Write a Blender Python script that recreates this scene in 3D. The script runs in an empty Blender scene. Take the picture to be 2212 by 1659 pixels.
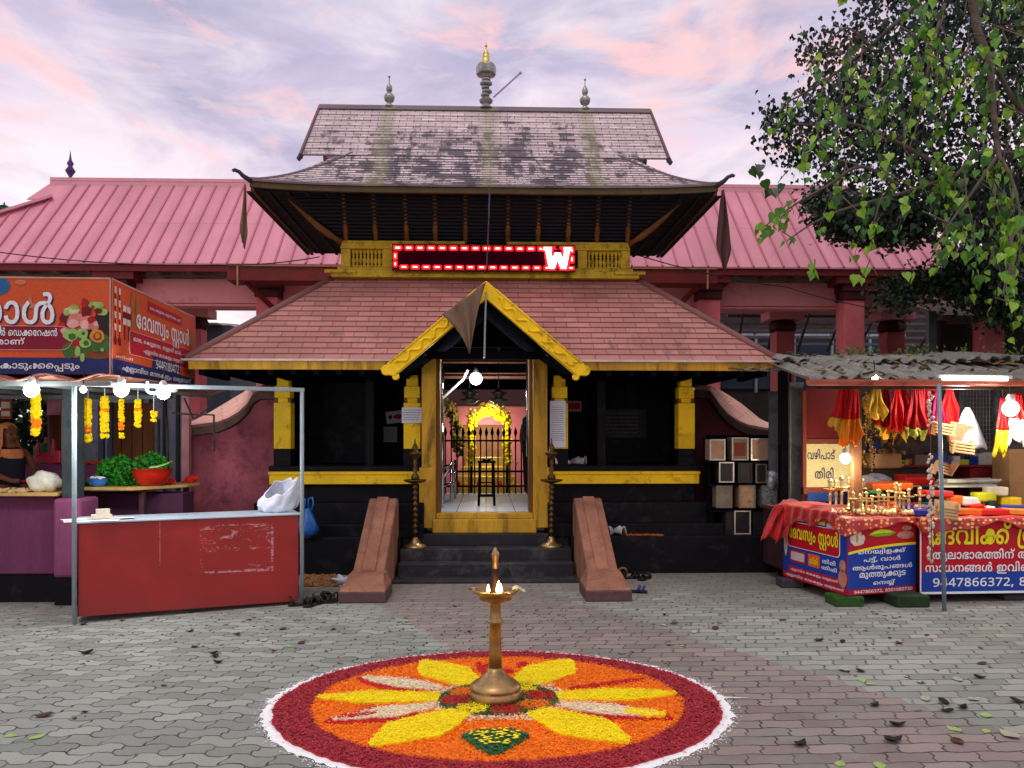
import bpy, math, random
from mathutils import Vector, Matrix
random.seed(7)
SC = bpy.context.scene
COL = SC.collection
R = math.radians

# ---------------------------------------------------------------- camera
HCAM = 1.55
FPX = 1726.0            # focal length in pixels of a 2212 px wide picture
HORY = 950.0            # horizon row in that picture
YAW = math.atan(56.0 / FPX)
cam_d = bpy.data.cameras.new("camera")
cam = bpy.data.objects.new("camera", cam_d)
COL.objects.link(cam)
cam.location = (0, 0, HCAM)
cam.rotation_euler = (R(90), 0, -YAW)
cam_d.sensor_width = 36
cam_d.lens = FPX / 2212 * 36
cam_d.shift_y = (HORY - 829.5) / 2212
cam_d.clip_start = 0.05
cam_d.clip_end = 3000
SC.camera = cam

# ---------------------------------------------------------------- exposure
SC.view_settings.view_transform = 'Standard'
SC.view_settings.look = 'None'
SC.view_settings.exposure = 0.33
SC.view_settings.gamma = 1.0
SC.cycles.use_denoising = True
SC.cycles.max_bounces = 8
SC.cycles.diffuse_bounces = 4
SC.cycles.glossy_bounces = 3
SC.cycles.sample_clamp_indirect = 4

# ---------------------------------------------------------------- sky and sun
SUN_EL, SUN_AZ = R(66), R(205)
W = bpy.data.worlds.new("World")
SC.world = W
W.use_nodes = True
wt = W.node_tree
wn, wl = wt.nodes, wt.links
wn.clear()
def wnode(t, **k):
    n = wn.new(t)
    for a, b in k.items():
        setattr(n, a, b)
    return n
wout = wnode('ShaderNodeOutputWorld')
sky = wnode('ShaderNodeTexSky', sky_type='NISHITA', sun_disc=False)
sky.sun_elevation = R(12)
sky.sun_rotation = SUN_AZ
tc = wnode('ShaderNodeTexCoord')
sep = wnode('ShaderNodeSeparateXYZ')
wl.new(tc.outputs['Generated'], sep.inputs[0])
# flatten the dome onto a cloud layer so that clouds foreshorten towards the horizon
zz = wnode('ShaderNodeMath', operation='MAXIMUM'); zz.inputs[1].default_value = 0.0
wl.new(sep.outputs['Z'], zz.inputs[0])
za = wnode('ShaderNodeMath', operation='ADD'); za.inputs[1].default_value = 0.42
wl.new(zz.outputs[0], za.inputs[0])
dx = wnode('ShaderNodeMath', operation='DIVIDE'); wl.new(sep.outputs['X'], dx.inputs[0]); wl.new(za.outputs[0], dx.inputs[1])
dz = wnode('ShaderNodeMath', operation='MULTIPLY'); wl.new(sep.outputs['Z'], dz.inputs[0]); dz.inputs[1].default_value = 3.3
cmb = wnode('ShaderNodeCombineXYZ'); wl.new(dx.outputs[0], cmb.inputs[0]); wl.new(sep.outputs['Y'], cmb.inputs[1]); wl.new(dz.outputs[0], cmb.inputs[2])
def wnoise(scale, detail, rough, off, dist=0.3):
    mp = wnode('ShaderNodeMapping'); mp.inputs['Location'].default_value = off
    mp.inputs['Rotation'].default_value = (0, R(14), 0)
    wl.new(cmb.outputs[0], mp.inputs[0])
    n = wnode('ShaderNodeTexNoise'); n.inputs['Scale'].default_value = scale
    n.inputs['Detail'].default_value = detail; n.inputs['Roughness'].default_value = rough
    n.inputs['Distortion'].default_value = dist
    wl.new(mp.outputs[0], n.inputs['Vector'])
    return n.outputs['Fac']
def wramp(src, stops):
    r = wnode('ShaderNodeValToRGB')
    el = r.color_ramp.elements
    while len(el) < len(stops):
        el.new(0.5)
    for e, (p, c) in zip(el, stops):
        e.position = p; e.color = (*c, 1) if len(c) == 3 else c
    wl.new(src, r.inputs[0])
    return r.outputs[0]
def wmix(f, a, b, mode='MIX'):
    m = wnode('ShaderNodeMix', data_type='RGBA', blend_type=mode)
    if hasattr(f, 'node'): wl.new(f, m.inputs[0])
    else: m.inputs[0].default_value = f
    for i, v in ((6, a), (7, b)):
        if hasattr(v, 'node'): wl.new(v, m.inputs[i])
        else: m.inputs[i].default_value = (*v, 1)
    return m.outputs[2]
def lin(c):
    return tuple(((v / 255) / 12.92 if v <= 10 else (((v / 255) + 0.055) / 1.055) ** 2.4) for v in c)
basec = wramp(sep.outputs['Z'], [(0.0, lin((252, 246, 250))), (0.18, lin((252, 244, 250))), (0.30, lin((236, 218, 230))), (0.42, lin((194, 182, 208))), (0.56, lin((206, 206, 214))), (1.0, lin((238, 246, 244)))])
greys = wramp(wnoise(3.1, 10, 0.6, (3.1, 0.4, 1.7), .6), [(0.42, (0, 0, 0)), (0.64, (1, 1, 1))])
c1 = wmix(greys, basec, lin((158, 156, 186)))
c1 = wmix(0.8, basec, c1)
bright = wramp(wnoise(4.4, 10, 0.6, (-2.3, 1.9, 0.2), .6), [(0.47, (0, 0, 0)), (0.72, (.65, .65, .65))])
c2 = wmix(bright, c1, lin((252, 236, 236)))
pink = wramp(wnoise(5.2, 10, 0.6, (0.9, 5.2, 3.3), 0.8), [(0.50, (0, 0, 0)), (0.66, (0.8, 0.8, 0.8))])
c3 = wmix(pink, c2, lin((247, 196, 194)))
nis = wmix(0.12, (0, 0, 0), sky.outputs[0])
nis2 = wnode('ShaderNodeMix', data_type='RGBA', blend_type='MIX'); nis2.inputs[0].default_value = 0.06
wl.new(c3, nis2.inputs[6]); wl.new(nis, nis2.inputs[7])
bg = wnode('ShaderNodeBackground'); bg.inputs['Strength'].default_value = 1.0
wl.new(nis2.outputs[2], bg.inputs['Color'])
wl.new(bg.outputs[0], wout.inputs[0])

sun_d = bpy.data.lights.new("sun", 'SUN')
sun_d.energy = 0.7
sun_d.angle = R(25)
sun_d.color = (1.0, 0.93, 0.9)
sun = bpy.data.objects.new("sun", sun_d)
COL.objects.link(sun)
sun.rotation_euler = (R(90) - SUN_EL, 0, R(180) - SUN_AZ)

# ---------------------------------------------------------------- helpers
def P(px, py, Y):
    """a world point at depth Y seen at column px, row py of the 2212 wide photo"""
    u = (px - 1106.0) / FPX
    s, c = math.sin(YAW), math.cos(YAW)
    d = Y / (c - u * s)
    return Vector((d * (s + u * c), Y, HCAM - (py - HORY) / FPX * d))
def PX(px, Y): return P(px, HORY, Y).x
def PZ(px, py, Y): return P(px, py, Y).z
def PG(px, py, z=0.0):
    """point on the horizontal plane z seen at px, py"""
    d = (HCAM - z) * FPX / (py - HORY)
    u = (px - 1106.0) / FPX
    s, c = math.sin(YAW), math.cos(YAW)
    return Vector((d * (s + u * c), d * (c - u * s), z))
def rnd(a, b): return random.uniform(a, b)

class MB:
    def __init__(self):
        self.v = []; self.f = []; self.uv = []; self.m = []
    def face(self, pts, uv=None, m=0):
        n = len(self.v)
        self.v += [Vector(p) for p in pts]
        self.f.append(tuple(range(n, n + len(pts))))
        self.uv.append(uv); self.m.append(m)
        return self
    def raw(self, vs, fs, m=0):
        n = len(self.v)
        self.v += [Vector(p) for p in vs]
        for f in fs:
            self.f.append(tuple(i + n for i in f)); self.uv.append(None); self.m.append(m)
        return self
    def box(self, x0, x1, y0, y1, z0, z1, m=0):
        vs = [(x, y, z) for x in (x0, x1) for y in (y0, y1) for z in (z0, z1)]
        return self.raw(vs, [(0, 1, 3, 2), (4, 6, 7, 5), (0, 4, 5, 1), (2, 3, 7, 6), (0, 2, 6, 4), (1, 5, 7, 3)], m)
    def obox(self, c, size, rot=(0, 0, 0), m=0):
        from mathutils import Euler
        e = Euler(rot).to_matrix()
        vs = []
        for x in (-.5, .5):
            for y in (-.5, .5):
                for z in (-.5, .5):
                    vs.append(Vector(c) + e @ Vector((x * size[0], y * size[1], z * size[2])))
        return self.raw(vs, [(0, 1, 3, 2), (4, 6, 7, 5), (0, 4, 5, 1), (2, 3, 7, 6), (0, 2, 6, 4), (1, 5, 7, 3)], m)
    def bar(self, a, b, w, h=None, up=(0, 0, 1), m=0):
        """a beam of width w, height h from a to b"""
        a, b = Vector(a), Vector(b); h = h or w
        d = (b - a).normalized(); s = d.cross(Vector(up))
        if s.length < 1e-4: s = d.cross(Vector((0, 1, 0)))
        s.normalize(); t = s.cross(d).normalized()
        vs = [p + s * (i * w / 2) + t * (j * h / 2) for p in (a, b) for i in (-1, 1) for j in (-1, 1)]
        return self.raw(vs, [(0, 1, 3, 2), (4, 6, 7, 5), (0, 4, 5, 1), (2, 3, 7, 6), (0, 2, 6, 4), (1, 5, 7, 3)], m)
    def tube(self, path, rad, seg=8, cap=True, m=0):
        path = [Vector(p) for p in path]
        n = len(path)
        rads = rad if isinstance(rad, (list, tuple)) else [rad] * n
        vs = []; fs = []
        prev = None
        for i, p in enumerate(path):
            d = (path[min(i + 1, n - 1)] - path[max(i - 1, 0)])
            d = d.normalized() if d.length > 1e-9 else Vector((0, 0, 1))
            if prev is None:
                s = d.cross(Vector((0, 0, 1)))
                if s.length < 1e-3: s = d.cross(Vector((0, 1, 0)))
            else:
                s = prev - d * prev.dot(d)
            s.normalize(); prev = s; t = d.cross(s)
            for k in range(seg):
                a = 2 * math.pi * k / seg
                vs.append(p + (s * math.cos(a) + t * math.sin(a)) * rads[i])
        for i in range(n - 1):
            for k in range(seg):
                k2 = (k + 1) % seg
                fs.append((i * seg + k, i * seg + k2, (i + 1) * seg + k2, (i + 1) * seg + k))
        if cap:
            fs.append(tuple(range(seg))[::-1]); fs.append(tuple(range((n - 1) * seg, n * seg)))
        return self.raw(vs, fs, m)
    def lathe(self, c, prof, seg=16, m=0, cap=True, sq=(1, 1)):
        """prof: list of (radius, height above c)"""
        c = Vector(c); vs = []; fs = []
        for r, z in prof:
            for k in range(seg):
                a = 2 * math.pi * k / seg
                vs.append(c + Vector((math.cos(a) * r * sq[0], math.sin(a) * r * sq[1], z)))
        for i in range(len(prof) - 1):
            for k in range(seg):
                k2 = (k + 1) % seg
                fs.append((i * seg + k, i * seg + k2, (i + 1) * seg + k2, (i + 1) * seg + k))
        if cap:
            fs.append(tuple(range(seg))[::-1]); fs.append(tuple(range((len(prof) - 1) * seg, len(prof) * seg)))
        return self.raw(vs, fs, m)
    def ball(self, c, r, seg=10, rings=6, sq=(1, 1, 1), m=0, jit=0):
        prof = []
        c = Vector(c); vs = []; fs = []
        for i in range(rings + 1):
            th = math.pi * i / rings
            for k in range(seg):
                a = 2 * math.pi * k / seg
                j = 1 + rnd(-jit, jit)
                vs.append(c + Vector((math.sin(th) * math.cos(a) * r * sq[0] * j, math.sin(th) * math.sin(a) * r * sq[1] * j, -math.cos(th) * r * sq[2] * j)))
        for i in range(rings):
            for k in range(seg):
                k2 = (k + 1) % seg
                fs.append((i * seg + k, i * seg + k2, (i + 1) * seg + k2, (i + 1) * seg + k))
        return self.raw(vs, fs, m)
    def prism(self, poly, axis, a, b, m=0):
        """extrude a 2D polygon along axis ('x': poly is (y,z); 'y': (x,z); 'z': (x,y))"""
        def q(p, t):
            return {'x': (t, p[0], p[1]), 'y': (p[0], t, p[1]), 'z': (p[0], p[1], t)}[axis]
        n = len(poly)
        vs = [q(p, a) for p in poly] + [q(p, b) for p in poly]
        fs = [tuple(range(n)), tuple(range(n, 2 * n))[::-1]] + [(i, i + n, (i + 1) % n + n, (i + 1) % n) for i in range(n)]
        return self.raw(vs, fs, m)
    def grid(self, fn, nu, nv, m=0, uvs=None):
        n = len(self.v)
        for j in range(nv + 1):
            for i in range(nu + 1):
                self.v.append(Vector(fn(i / nu, j / nv)))
        for j in range(nv):
            for i in range(nu):
                a = n + j * (nu + 1) + i
                self.f.append((a, a + 1, a + nu + 2, a + nu + 1))
                if uvs:
                    (su, sv) = uvs
                    self.uv.append([(i / nu * su, j / nv * sv), ((i + 1) / nu * su, j / nv * sv), ((i + 1) / nu * su, (j + 1) / nv * sv), (i / nu * su, (j + 1) / nv * sv)])
                else: self.uv.append(None)
                self.m.append(m)
        return self

def worldmat(o):
    m = Matrix.Translation(o.location) @ o.rotation_euler.to_matrix().to_4x4()
    return (worldmat(o.parent) @ m) if o.parent else m

def put(name, mb, mat, parent=None, smooth=False, bevel=0.0, local=False, thick=0.0, kind=None, label=None, subd=0, fixn=True):
    """link the collected shapes as ONE mesh object; points are world points unless local"""
    me = bpy.data.meshes.new(name)
    vs = mb.v
    loc = Vector((0, 0, 0))
    if parent is not None:
        if not local:
            inv = worldmat(parent).inverted()
            vs = [inv @ v for v in vs]
    else:
        xs = [v.x for v in vs]; ys = [v.y for v in vs]; zs = [v.z for v in vs]
        loc = Vector(((min(xs) + max(xs)) / 2, (min(ys) + max(ys)) / 2, min(zs)))
        vs = [v - loc for v in vs]
    me.from_pydata([tuple(v) for v in vs], [], mb.f)
    mats = mat if isinstance(mat, (list, tuple)) else [mat]
    for m in mats: me.materials.append(m)
    if len(mats) > 1: me.polygons.foreach_set('material_index', mb.m)
    if any(u is not None for u in mb.uv):
        ul = me.uv_layers.new(name='UVMap')
        for p, u in zip(me.polygons, mb.uv):
            if u:
                for li, t in zip(p.loop_indices, u): ul.data[li].uv = t
    if fixn and len(mb.f) < 40000:
        import bmesh
        bm = bmesh.new(); bm.from_mesh(me)
        bmesh.ops.recalc_face_normals(bm, faces=bm.faces)
        bm.to_mesh(me); bm.free()
    if smooth: me.polygons.foreach_set('use_smooth', [True] * len(me.polygons))
    me.update()
    o = bpy.data.objects.new(name, me)
    o.location = loc
    COL.objects.link(o)
    if parent is not None: o.parent = parent
    if thick:
        s = o.modifiers.new('solid', 'SOLIDIFY'); s.thickness = thick; s.offset = 0
    if subd:
        s = o.modifiers.new('sub', 'SUBSURF'); s.levels = subd; s.render_levels = subd
    if bevel:
        b = o.modifiers.new('bevel', 'BEVEL'); b.width = bevel; b.segments = 2; b.limit_method = 'ANGLE'
    if kind: o['kind'] = kind
    if label: o['label'] = label
    return o
def thing(name, label, cat, loc=(0, 0, 0), rz=0.0, group=None):
    o = bpy.data.objects.new(name, None)
    o.empty_display_size = 0.2
    o.location = loc; o.rotation_euler = (0, 0, rz)
    COL.objects.link(o)
    o['label'] = label; o['category'] = cat
    if group: o['group'] = group
    return o
def tag(o, label, cat, group=None):
    o['label'] = label; o['category'] = cat
    if group: o['group'] = group
    return o
def dup(root, loc, rz=0.0, label=None, group=None, scale=None):
    def cp(o, parent):
        c = o.copy(); COL.objects.link(c)
        if parent is not None: c.parent = parent
        for ch in [x for x in kids.get(o.name, [])]: cp(ch, c)
        return c
    kids = {}
    for x in list(COL.objects):
        if x.parent: kids.setdefault(x.parent.name, []).append(x)
    r = cp(root, None)
    r.location = loc; r.rotation_euler = (0, 0, rz)
    if label: r['label'] = label
    if group: r['group'] = group
    if scale: r.scale = (scale,) * 3 if not isinstance(scale, tuple) else scale
    return r

# ---------------------------------------------------------------- materials
def newmat(name):
    m = bpy.data.materials.new(name); m.use_nodes = True
    nt = m.node_tree
    return m, nt, nt.nodes['Principled BSDF']
def nd(nt, t, **k):
    n = nt.nodes.new(t)
    for a, b in k.items(): setattr(n, a, b)
    return n
def mixc(nt, f, a, b, mode='MIX'):
    m = nd(nt, 'ShaderNodeMix', data_type='RGBA', blend_type=mode)
    for i, v in ((0, f), (6, a), (7, b)):
        if hasattr(v, 'node'): nt.links.new(v, m.inputs[i])
        elif i == 0: m.inputs[0].default_value = v
        else: m.inputs[i].default_value = (*v[:3], 1)
    return m.outputs[2]
def noise(nt, vec, scale, detail=4, rough=0.55, dist=0.0):
    n = nd(nt, 'ShaderNodeTexNoise')
    n.inputs['Scale'].default_value = scale; n.inputs['Detail'].default_value = detail
    n.inputs['Roughness'].default_value = rough; n.inputs['Distortion'].default_value = dist
    if vec is not None: nt.links.new(vec, n.inputs['Vector'])
    return n.outputs['Fac']
def ramp(nt, src, stops):
    r = nd(nt, 'ShaderNodeValToRGB')
    el = r.color_ramp.elements
    while len(el) < len(stops): el.new(0.5)
    for e, (p, c) in zip(el, stops):
        e.position = p
        c = (c, c, c) if not isinstance(c, (tuple, list)) else c
        e.color = (*c[:3], 1)
    nt.links.new(src, r.inputs[0])
    return r.outputs[0]
def mth(nt, op, a, b=None, c=None):
    n = nd(nt, 'ShaderNodeMath', operation=op)
    for i, v in enumerate((a, b, c)):
        if v is None: continue
        if hasattr(v, 'node'): nt.links.new(v, n.inputs[i])
        else: n.inputs[i].default_value = v
    return n.outputs[0]
def pos(nt): return nd(nt, 'ShaderNodeNewGeometry').outputs['Position']
def scaled(nt, vec, s):
    m = nd(nt, 'ShaderNodeMapping'); m.inputs['Scale'].default_value = s
    nt.links.new(vec, m.inputs[0]); return m.outputs[0]
def bump(nt, bs, h, strength=0.3, dist=0.01):
    b = nd(nt, 'ShaderNodeBump'); b.inputs['Strength'].default_value = strength; b.inputs['Distance'].default_value = dist
    nt.links.new(h, b.inputs['Height']); nt.links.new(b.outputs[0], bs.inputs['Normal'])
MATS = {}
def M(name, rgb, rough=0.75, var=0.25, scale=6, bmp=0.15, metal=0.0, dirt=0.0, dirtc=(40, 34, 30), fine=60, spec=None, streak=False, sheen=0, trans=0):
    """painted, plastered, cloth or metal surface: base colour with large mottling, grain, dirt patches"""
    if name in MATS: return MATS[name]
    m, nt, bs = newmat(name)
    c = lin(rgb)
    p = pos(nt)
    if streak: p = scaled(nt, p, (1, 1, 0.18))
    big = noise(nt, p, scale, 5, 0.6)
    dark = tuple(v * (1 - var) for v in c); light = tuple(min(1, v * (1 + var * 0.6)) for v in c)
    col = ramp(nt, big, [(0.3, dark), (0.7, light)])
    fn = noise(nt, p, fine, 3, 0.6)
    col = mixc(nt, 0.35, col, mixc(nt, 1.0, col, ramp(nt, fn, [(0.3, 0.6), (0.7, 1.25)]), 'MULTIPLY'))
    if dirt:
        d = noise(nt, p, scale * 1.7, 7, 0.7, 0.4)
        dm = ramp(nt, d, [(0.62 - dirt * 0.3, 0), (0.74 - dirt * 0.15, 0.85)])
        col = mixc(nt, dm, col, lin(dirtc))
    nt.links.new(col, bs.inputs['Base Color'])
    bs.inputs['Metallic'].default_value = metal
    rr = ramp(nt, big, [(0.3, max(0.05, rough - 0.1)), (0.7, min(1, rough + 0.1))])
    nt.links.new(rr, bs.inputs['Roughness'])
    bs.inputs['Specular IOR Level'].default_value = spec if spec is not None else (.5 if rough < .36 else .2)
    if sheen: bs.inputs['Sheen Weight'].default_value = sheen
    if bmp: bump(nt, bs, mth(nt, 'ADD', big, fn), bmp, 0.008)
    if trans:
        t = nd(nt, 'ShaderNodeBsdfTranslucent'); nt.links.new(col, t.inputs[0])
        mx = nd(nt, 'ShaderNodeMixShader'); mx.inputs[0].default_value = trans
        nt.links.new(bs.outputs[0], mx.inputs[1]); nt.links.new(t.outputs[0], mx.inputs[2])
        nt.links.new(mx.outputs[0], nt.nodes['Material Output'].inputs[0])
    MATS[name] = m
    return m
def EM(name, rgb, strength):
    if name in MATS: return MATS[name]
    m, nt, bs = newmat(name)
    bs.inputs['Base Color'].default_value = (*lin(rgb), 1)
    bs.inputs['Emission Color'].default_value = (*lin(rgb), 1)
    bs.inputs['Emission Strength'].default_value = strength
    MATS[name] = m
    return m
def lamp(name, loc, watts, color, radius=0.05, parent=None):
    d = bpy.data.lights.new(name, 'POINT'); d.energy = watts; d.color = color; d.shadow_soft_size = radius
    o = bpy.data.objects.new(name, d); COL.objects.link(o)
    if parent is not None:
        o.parent = parent; o.location = worldmat(parent).inverted() @ Vector(loc)
    else: o.location = loc
    return o
GLYPHS = {
3:[62],
6:[91,[45,-2,31,0,15,10,8,22,6,35,9,49,15,60,31,71,45,73,59,71,75,60,82,49,84,35,82,21,75,10,59,0],[45,59,30,53,26,48,23,35,26,22,30,17,45,11,61,17,65,22,67,35,67,43,61,53]],
10:[329,[105,108,126,99,135,93,141,82,141,67,137,59,124,51,139,42,144,27,142,17,137,8,122,-1,97,-2,81,4,75,9,66,22,61,47,65,68,71,81,86,98,103,108],[108,95,96,89,86,76,79,57,81,28,91,15,107,11,122,15,127,28,125,36,117,42,100,44,100,58,116,60,123,65,125,74,122,85],[73,113,104,109,105,108,120,112,142,113,167,104,182,89,187,49,187,0,170,0,170,65,166,83,157,93,138,100,112,97,108,95,107,95,78,99,64,99,47,94,31,78,26,55,29,36,37,22,50,11,40,-2,24,11,16,23,10,38,8,55,12,78,19,91,37,105,53,111],[283,73,287,48,285,26,273,7,260,0,245,-2,223,3,211,17,207,34,213,57,232,71,261,76],[268,62,247,61,232,54,225,40,228,20,237,13,253,13,264,20,268,27,271,45],[223,113,244,111,268,97,282,75,283,73,285,73,301,65,318,45,323,28,322,1,312,-19,295,-33,280,-38,261,-40,228,-34,233,-20,262,-26,276,-24,288,-20,300,-9,306,6,305,31,299,46,287,57,270,62,268,62,267,71,259,85,250,92,239,97,224,99,210,97,198,90,188,73,187,41,176,90,188,103,198,108]],
11:[197,[24,60,24,54,28,43,36,37,52,39,57,45,59,54,56,64,52,68,43,70,32,68],[28,78,24,73,24,60,18,54,13,66,24,76],[66,113,92,109,108,95,112,100,128,111,150,113,169,106,178,97,187,80,189,61,187,40,175,18,157,5,133,1,37,-1,28,-8,29,-19,36,-24,47,-26,185,-26,185,-40,44,-40,29,-37,15,-29,10,-18,11,-5,17,5,25,10,43,14,139,16,157,23,168,38,172,60,166,84,154,96,134,98,123,91,118,80,117,24,100,24,99,70,96,85,91,92,81,97,60,99,38,92,28,78,36,82,52,83,63,79,70,73,74,64,75,49,72,39,61,27,49,23,35,24,24,28,12,41,8,54,9,71,15,88,35,106]],
17:[255,[46,69,68,64,81,51,85,40,84,25,78,14,173,14,173,0,66,0,60,10,68,27,66,44,58,52,46,55,34,52,24,41,24,24,35,10,26,-1,16,8,9,19,6,33,9,46,20,61,31,67],[181,113,200,111,222,99,234,86,244,59,245,26,240,-2,228,-30,215,-46,203,-36,217,-15,224,1,228,44,221,73,214,85,203,94,180,99,161,95,147,83,134,54,132,21,136,-10,147,-28,155,-31,165,-30,169,-21,170,81,187,81,187,-17,180,-37,164,-45,143,-42,130,-31,117,-1,115,41,118,63,126,82,137,97,152,107]],
23:[208,[43,-2,23,2,16,6,7,21,7,36,11,47,17,55,32,62,59,66,163,65,177,62,188,56,200,42,200,21,192,6,177,-1,160,-2,146,0,150,13,164,12,175,14,183,25,182,40,172,48,142,52,40,49,26,40,24,27,28,17,36,12,48,12,70,21,80,10,61,0],[105,113,123,110,137,100,146,85,151,56,149,33,141,16,122,1,105,-2,85,1,70,12,61,31,58,56,59,72,70,98,80,106,91,112],[105,99,88,94,82,88,78,80,75,56,76,38,81,25,88,16,104,12,116,14,128,25,134,56,133,73,128,86,121,95]],
33:[113,[54,113,84,109,107,100,98,87,79,95,54,99,37,96,26,87,25,76,32,67,86,60,96,55,103,45,106,32,100,14,85,2,68,-2,37,-1,4,12,13,25,36,15,59,12,76,14,87,24,88,36,80,45,29,52,17,57,8,70,8,87,16,102,35,111]],
35:[245,[119,-2,99,3,88,14,82,29,77,86,71,94,60,99,49,98,39,94,32,85,27,73,25,58,28,38,37,22,49,10,39,-2,32,3,18,21,9,42,8,69,18,95,30,107,46,112,69,112,84,104,92,94,96,83,99,36,103,22,112,14,125,12,136,17,143,30,145,111,162,111,164,31,172,17,188,12,199,14,208,21,215,32,219,45,218,67,214,79,195,100,207,113,226,91,235,70,236,43,227,17,214,5,197,-2,172,0,161,6,153,16,150,10,140,2]],
38:[203,[100,90,88,78,80,59,80,30,87,17,101,12,116,17,121,24,124,36,123,59,110,83],[89,97,97,104,115,111,145,113,162,109,175,101,185,91,191,78,195,64,195,47,191,31,184,18,163,-2,153,11,171,30,177,54,172,78,158,94,143,99,119,98,101,91,100,90,91,97],[101,-2,79,3,69,13,63,27,61,52,65,68,72,81,89,97,75,99,54,97,40,89,31,78,26,55,31,31,50,11,40,-2,20,17,10,38,8,63,12,78,19,91,30,101,44,109,61,113,77,113,105,105,126,87,138,67,141,56,140,27,134,13,124,3]],
40:[128,[75,113,99,109,110,102,116,93,118,82,116,71,110,62,98,55,110,50,118,40,120,29,116,12,103,1,94,-1,61,0,65,14,81,12,93,14,100,19,103,29,100,38,92,45,64,48,64,62,87,63,99,71,101,81,98,91,89,97,64,98,48,92,33,72,28,43,33,2,17,-1,10,44,18,80,23,90,39,104,61,112]],
41:[182,[125,-2,105,2,90,18,88,11,78,2,56,-2,38,1,30,5,18,17,8,43,9,69,18,90,39,112,50,100,31,79,27,67,26,45,29,32,36,21,50,13,70,15,80,27,83,45,83,111,100,111,101,31,107,20,121,12,137,14,146,21,153,32,156,45,155,67,151,79,133,100,144,112,160,97,173,70,174,52,172,33,164,16,151,5]],
42:[182,[58,113,78,109,92,93,94,100,105,108,126,113,144,110,164,94,174,68,173,42,165,21,143,-2,133,11,151,32,155,44,156,66,153,79,147,90,132,98,112,96,102,84,100,65,100,0,82,0,81,80,73,94,61,98,51,98,40,94,29,79,26,66,27,44,31,32,49,11,38,-2,22,14,10,41,8,58,11,78,19,95,31,106]],
44:[179,[46,69,68,64,81,51,85,40,84,25,78,14,148,14,148,111,165,111,165,0,66,0,60,10,68,27,66,44,58,52,46,55,34,52,24,41,24,24,35,10,26,-1,16,8,9,19,6,33,9,46,20,61,31,67]],
47:[131,[79,113,102,110,114,104,123,91,123,79,119,70,111,64,76,61,71,59,70,51,74,47,103,45,115,41,122,32,122,14,113,3,96,-2,75,-1,50,5,57,19,88,12,100,13,107,19,107,26,103,30,68,34,55,44,54,60,60,69,71,74,102,77,106,79,106,89,99,95,87,98,67,98,50,92,33,72,28,43,33,2,17,-1,10,44,11,57,18,80,24,90,41,104,64,112]],
48:[145,[71,113,90,112,105,107,117,99,126,87,132,60,133,0,12,0,12,60,19,87,28,99,39,107,53,112],[61,99,47,95,34,80,29,57,29,14,54,35,67,50,74,65,76,87,70,97],[94,79,92,63,85,48,74,32,54,13,115,14,115,59,112,74,103,90,86,99,92,91]],
49:[207,[103,3,93,9,80,20,68,39,62,68,64,82,70,95,77,103,88,110,101,113,117,112,136,100,142,91,147,66,146,55,139,34,127,17,116,8],[104,18,116,27,123,37,128,51,129,74,126,86,117,96,100,99,92,95,85,89,80,66,83,46,92,28],[132,-2,104,3,103,3,94,0,75,-2,55,0,39,7,26,17,16,31,10,48,8,67,10,84,17,98,28,107,51,113,71,109,84,98,72,86,61,97,42,98,31,89,26,73,28,48,35,32,56,15,77,11,103,16,104,18,107,16,129,11,143,12,152,14,166,23,179,44,181,62,180,78,167,104,180,113,191,98,197,81,198,54,194,37,187,22,168,6,152,0]],
50:[147,[122,55,120,57,109,65,99,67,85,63,76,47,76,29,81,18,88,13,97,12,111,15,117,23,122,41],[120,70,128,60,134,41,129,42,122,55,121,66],[73,113,93,111,110,105,123,95,135,74,139,48,137,28,130,12,112,0,89,-2,75,3,66,13,59,32,59,51,63,61,68,70,85,80,103,80,115,75,120,70,117,78,103,91,90,97,73,99,55,96,41,90,31,79,26,64,27,42,34,26,50,11,40,-2,24,11,12,30,8,46,8,63,12,77,18,90,29,101,44,108]],
51:[135,[68,113,94,109,107,101,117,91,127,64,125,39,116,18,95,-2,85,11,101,25,108,41,109,63,104,77,96,89,84,96,68,99,52,96,34,83,26,63,26,48,31,31,50,11,40,-2,24,11,12,30,8,46,10,71,19,91,29,101,50,111]],
52:[172,[158,111,158,0,13,0,14,80,18,92,30,105,54,113,76,112,87,108,97,101,104,92,109,64,109,44,30,44,30,14,140,14,140,111],[61,99,43,96,37,91,31,75,30,58,92,58,91,75,84,91,71,98]],
53:[145,[24,60,24,55,28,43,36,37,52,39,57,45,59,54,56,64,52,68,43,70,32,68],[27,78,24,74,24,60,18,54,13,66,24,76],[80,99,59,97,43,92,31,84,27,78,36,82,52,83,63,79,70,73,75,59,74,44,69,34,61,27,49,23,30,25,19,31,10,47,8,63,10,76,16,89,27,99,49,109,69,113,92,113,111,110,124,103,132,93,135,80,132,68,127,61,108,53,89,56,89,62,103,63,113,68,117,83,114,90,107,95],[137,29,133,14,121,4,106,0,37,-1,30,-5,27,-12,32,-22,42,-25,133,-26,133,-40,39,-39,21,-34,11,-22,12,-1,25,10,43,14,103,14,115,19,120,31,117,40,106,47,89,48,89,59,110,57,126,51,134,41]],
54:[131,[81,46,95,52,104,67,106,79,104,89,99,97,88,99,77,97,71,90,71,70],[85,33,70,30,42,33,25,42,14,55,10,63,8,91,18,113,32,106,25,89,27,66,34,55,51,46,78,44,81,46,84,39],[53,81,54,89,62,104,77,112,88,113,103,111,113,104,120,95,123,84,123,70,117,54,98,36,85,33,87,21,79,5,63,-2,39,-1,22,5,29,19,40,14,54,12,64,14,69,18,69,35,55,65]],
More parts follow.
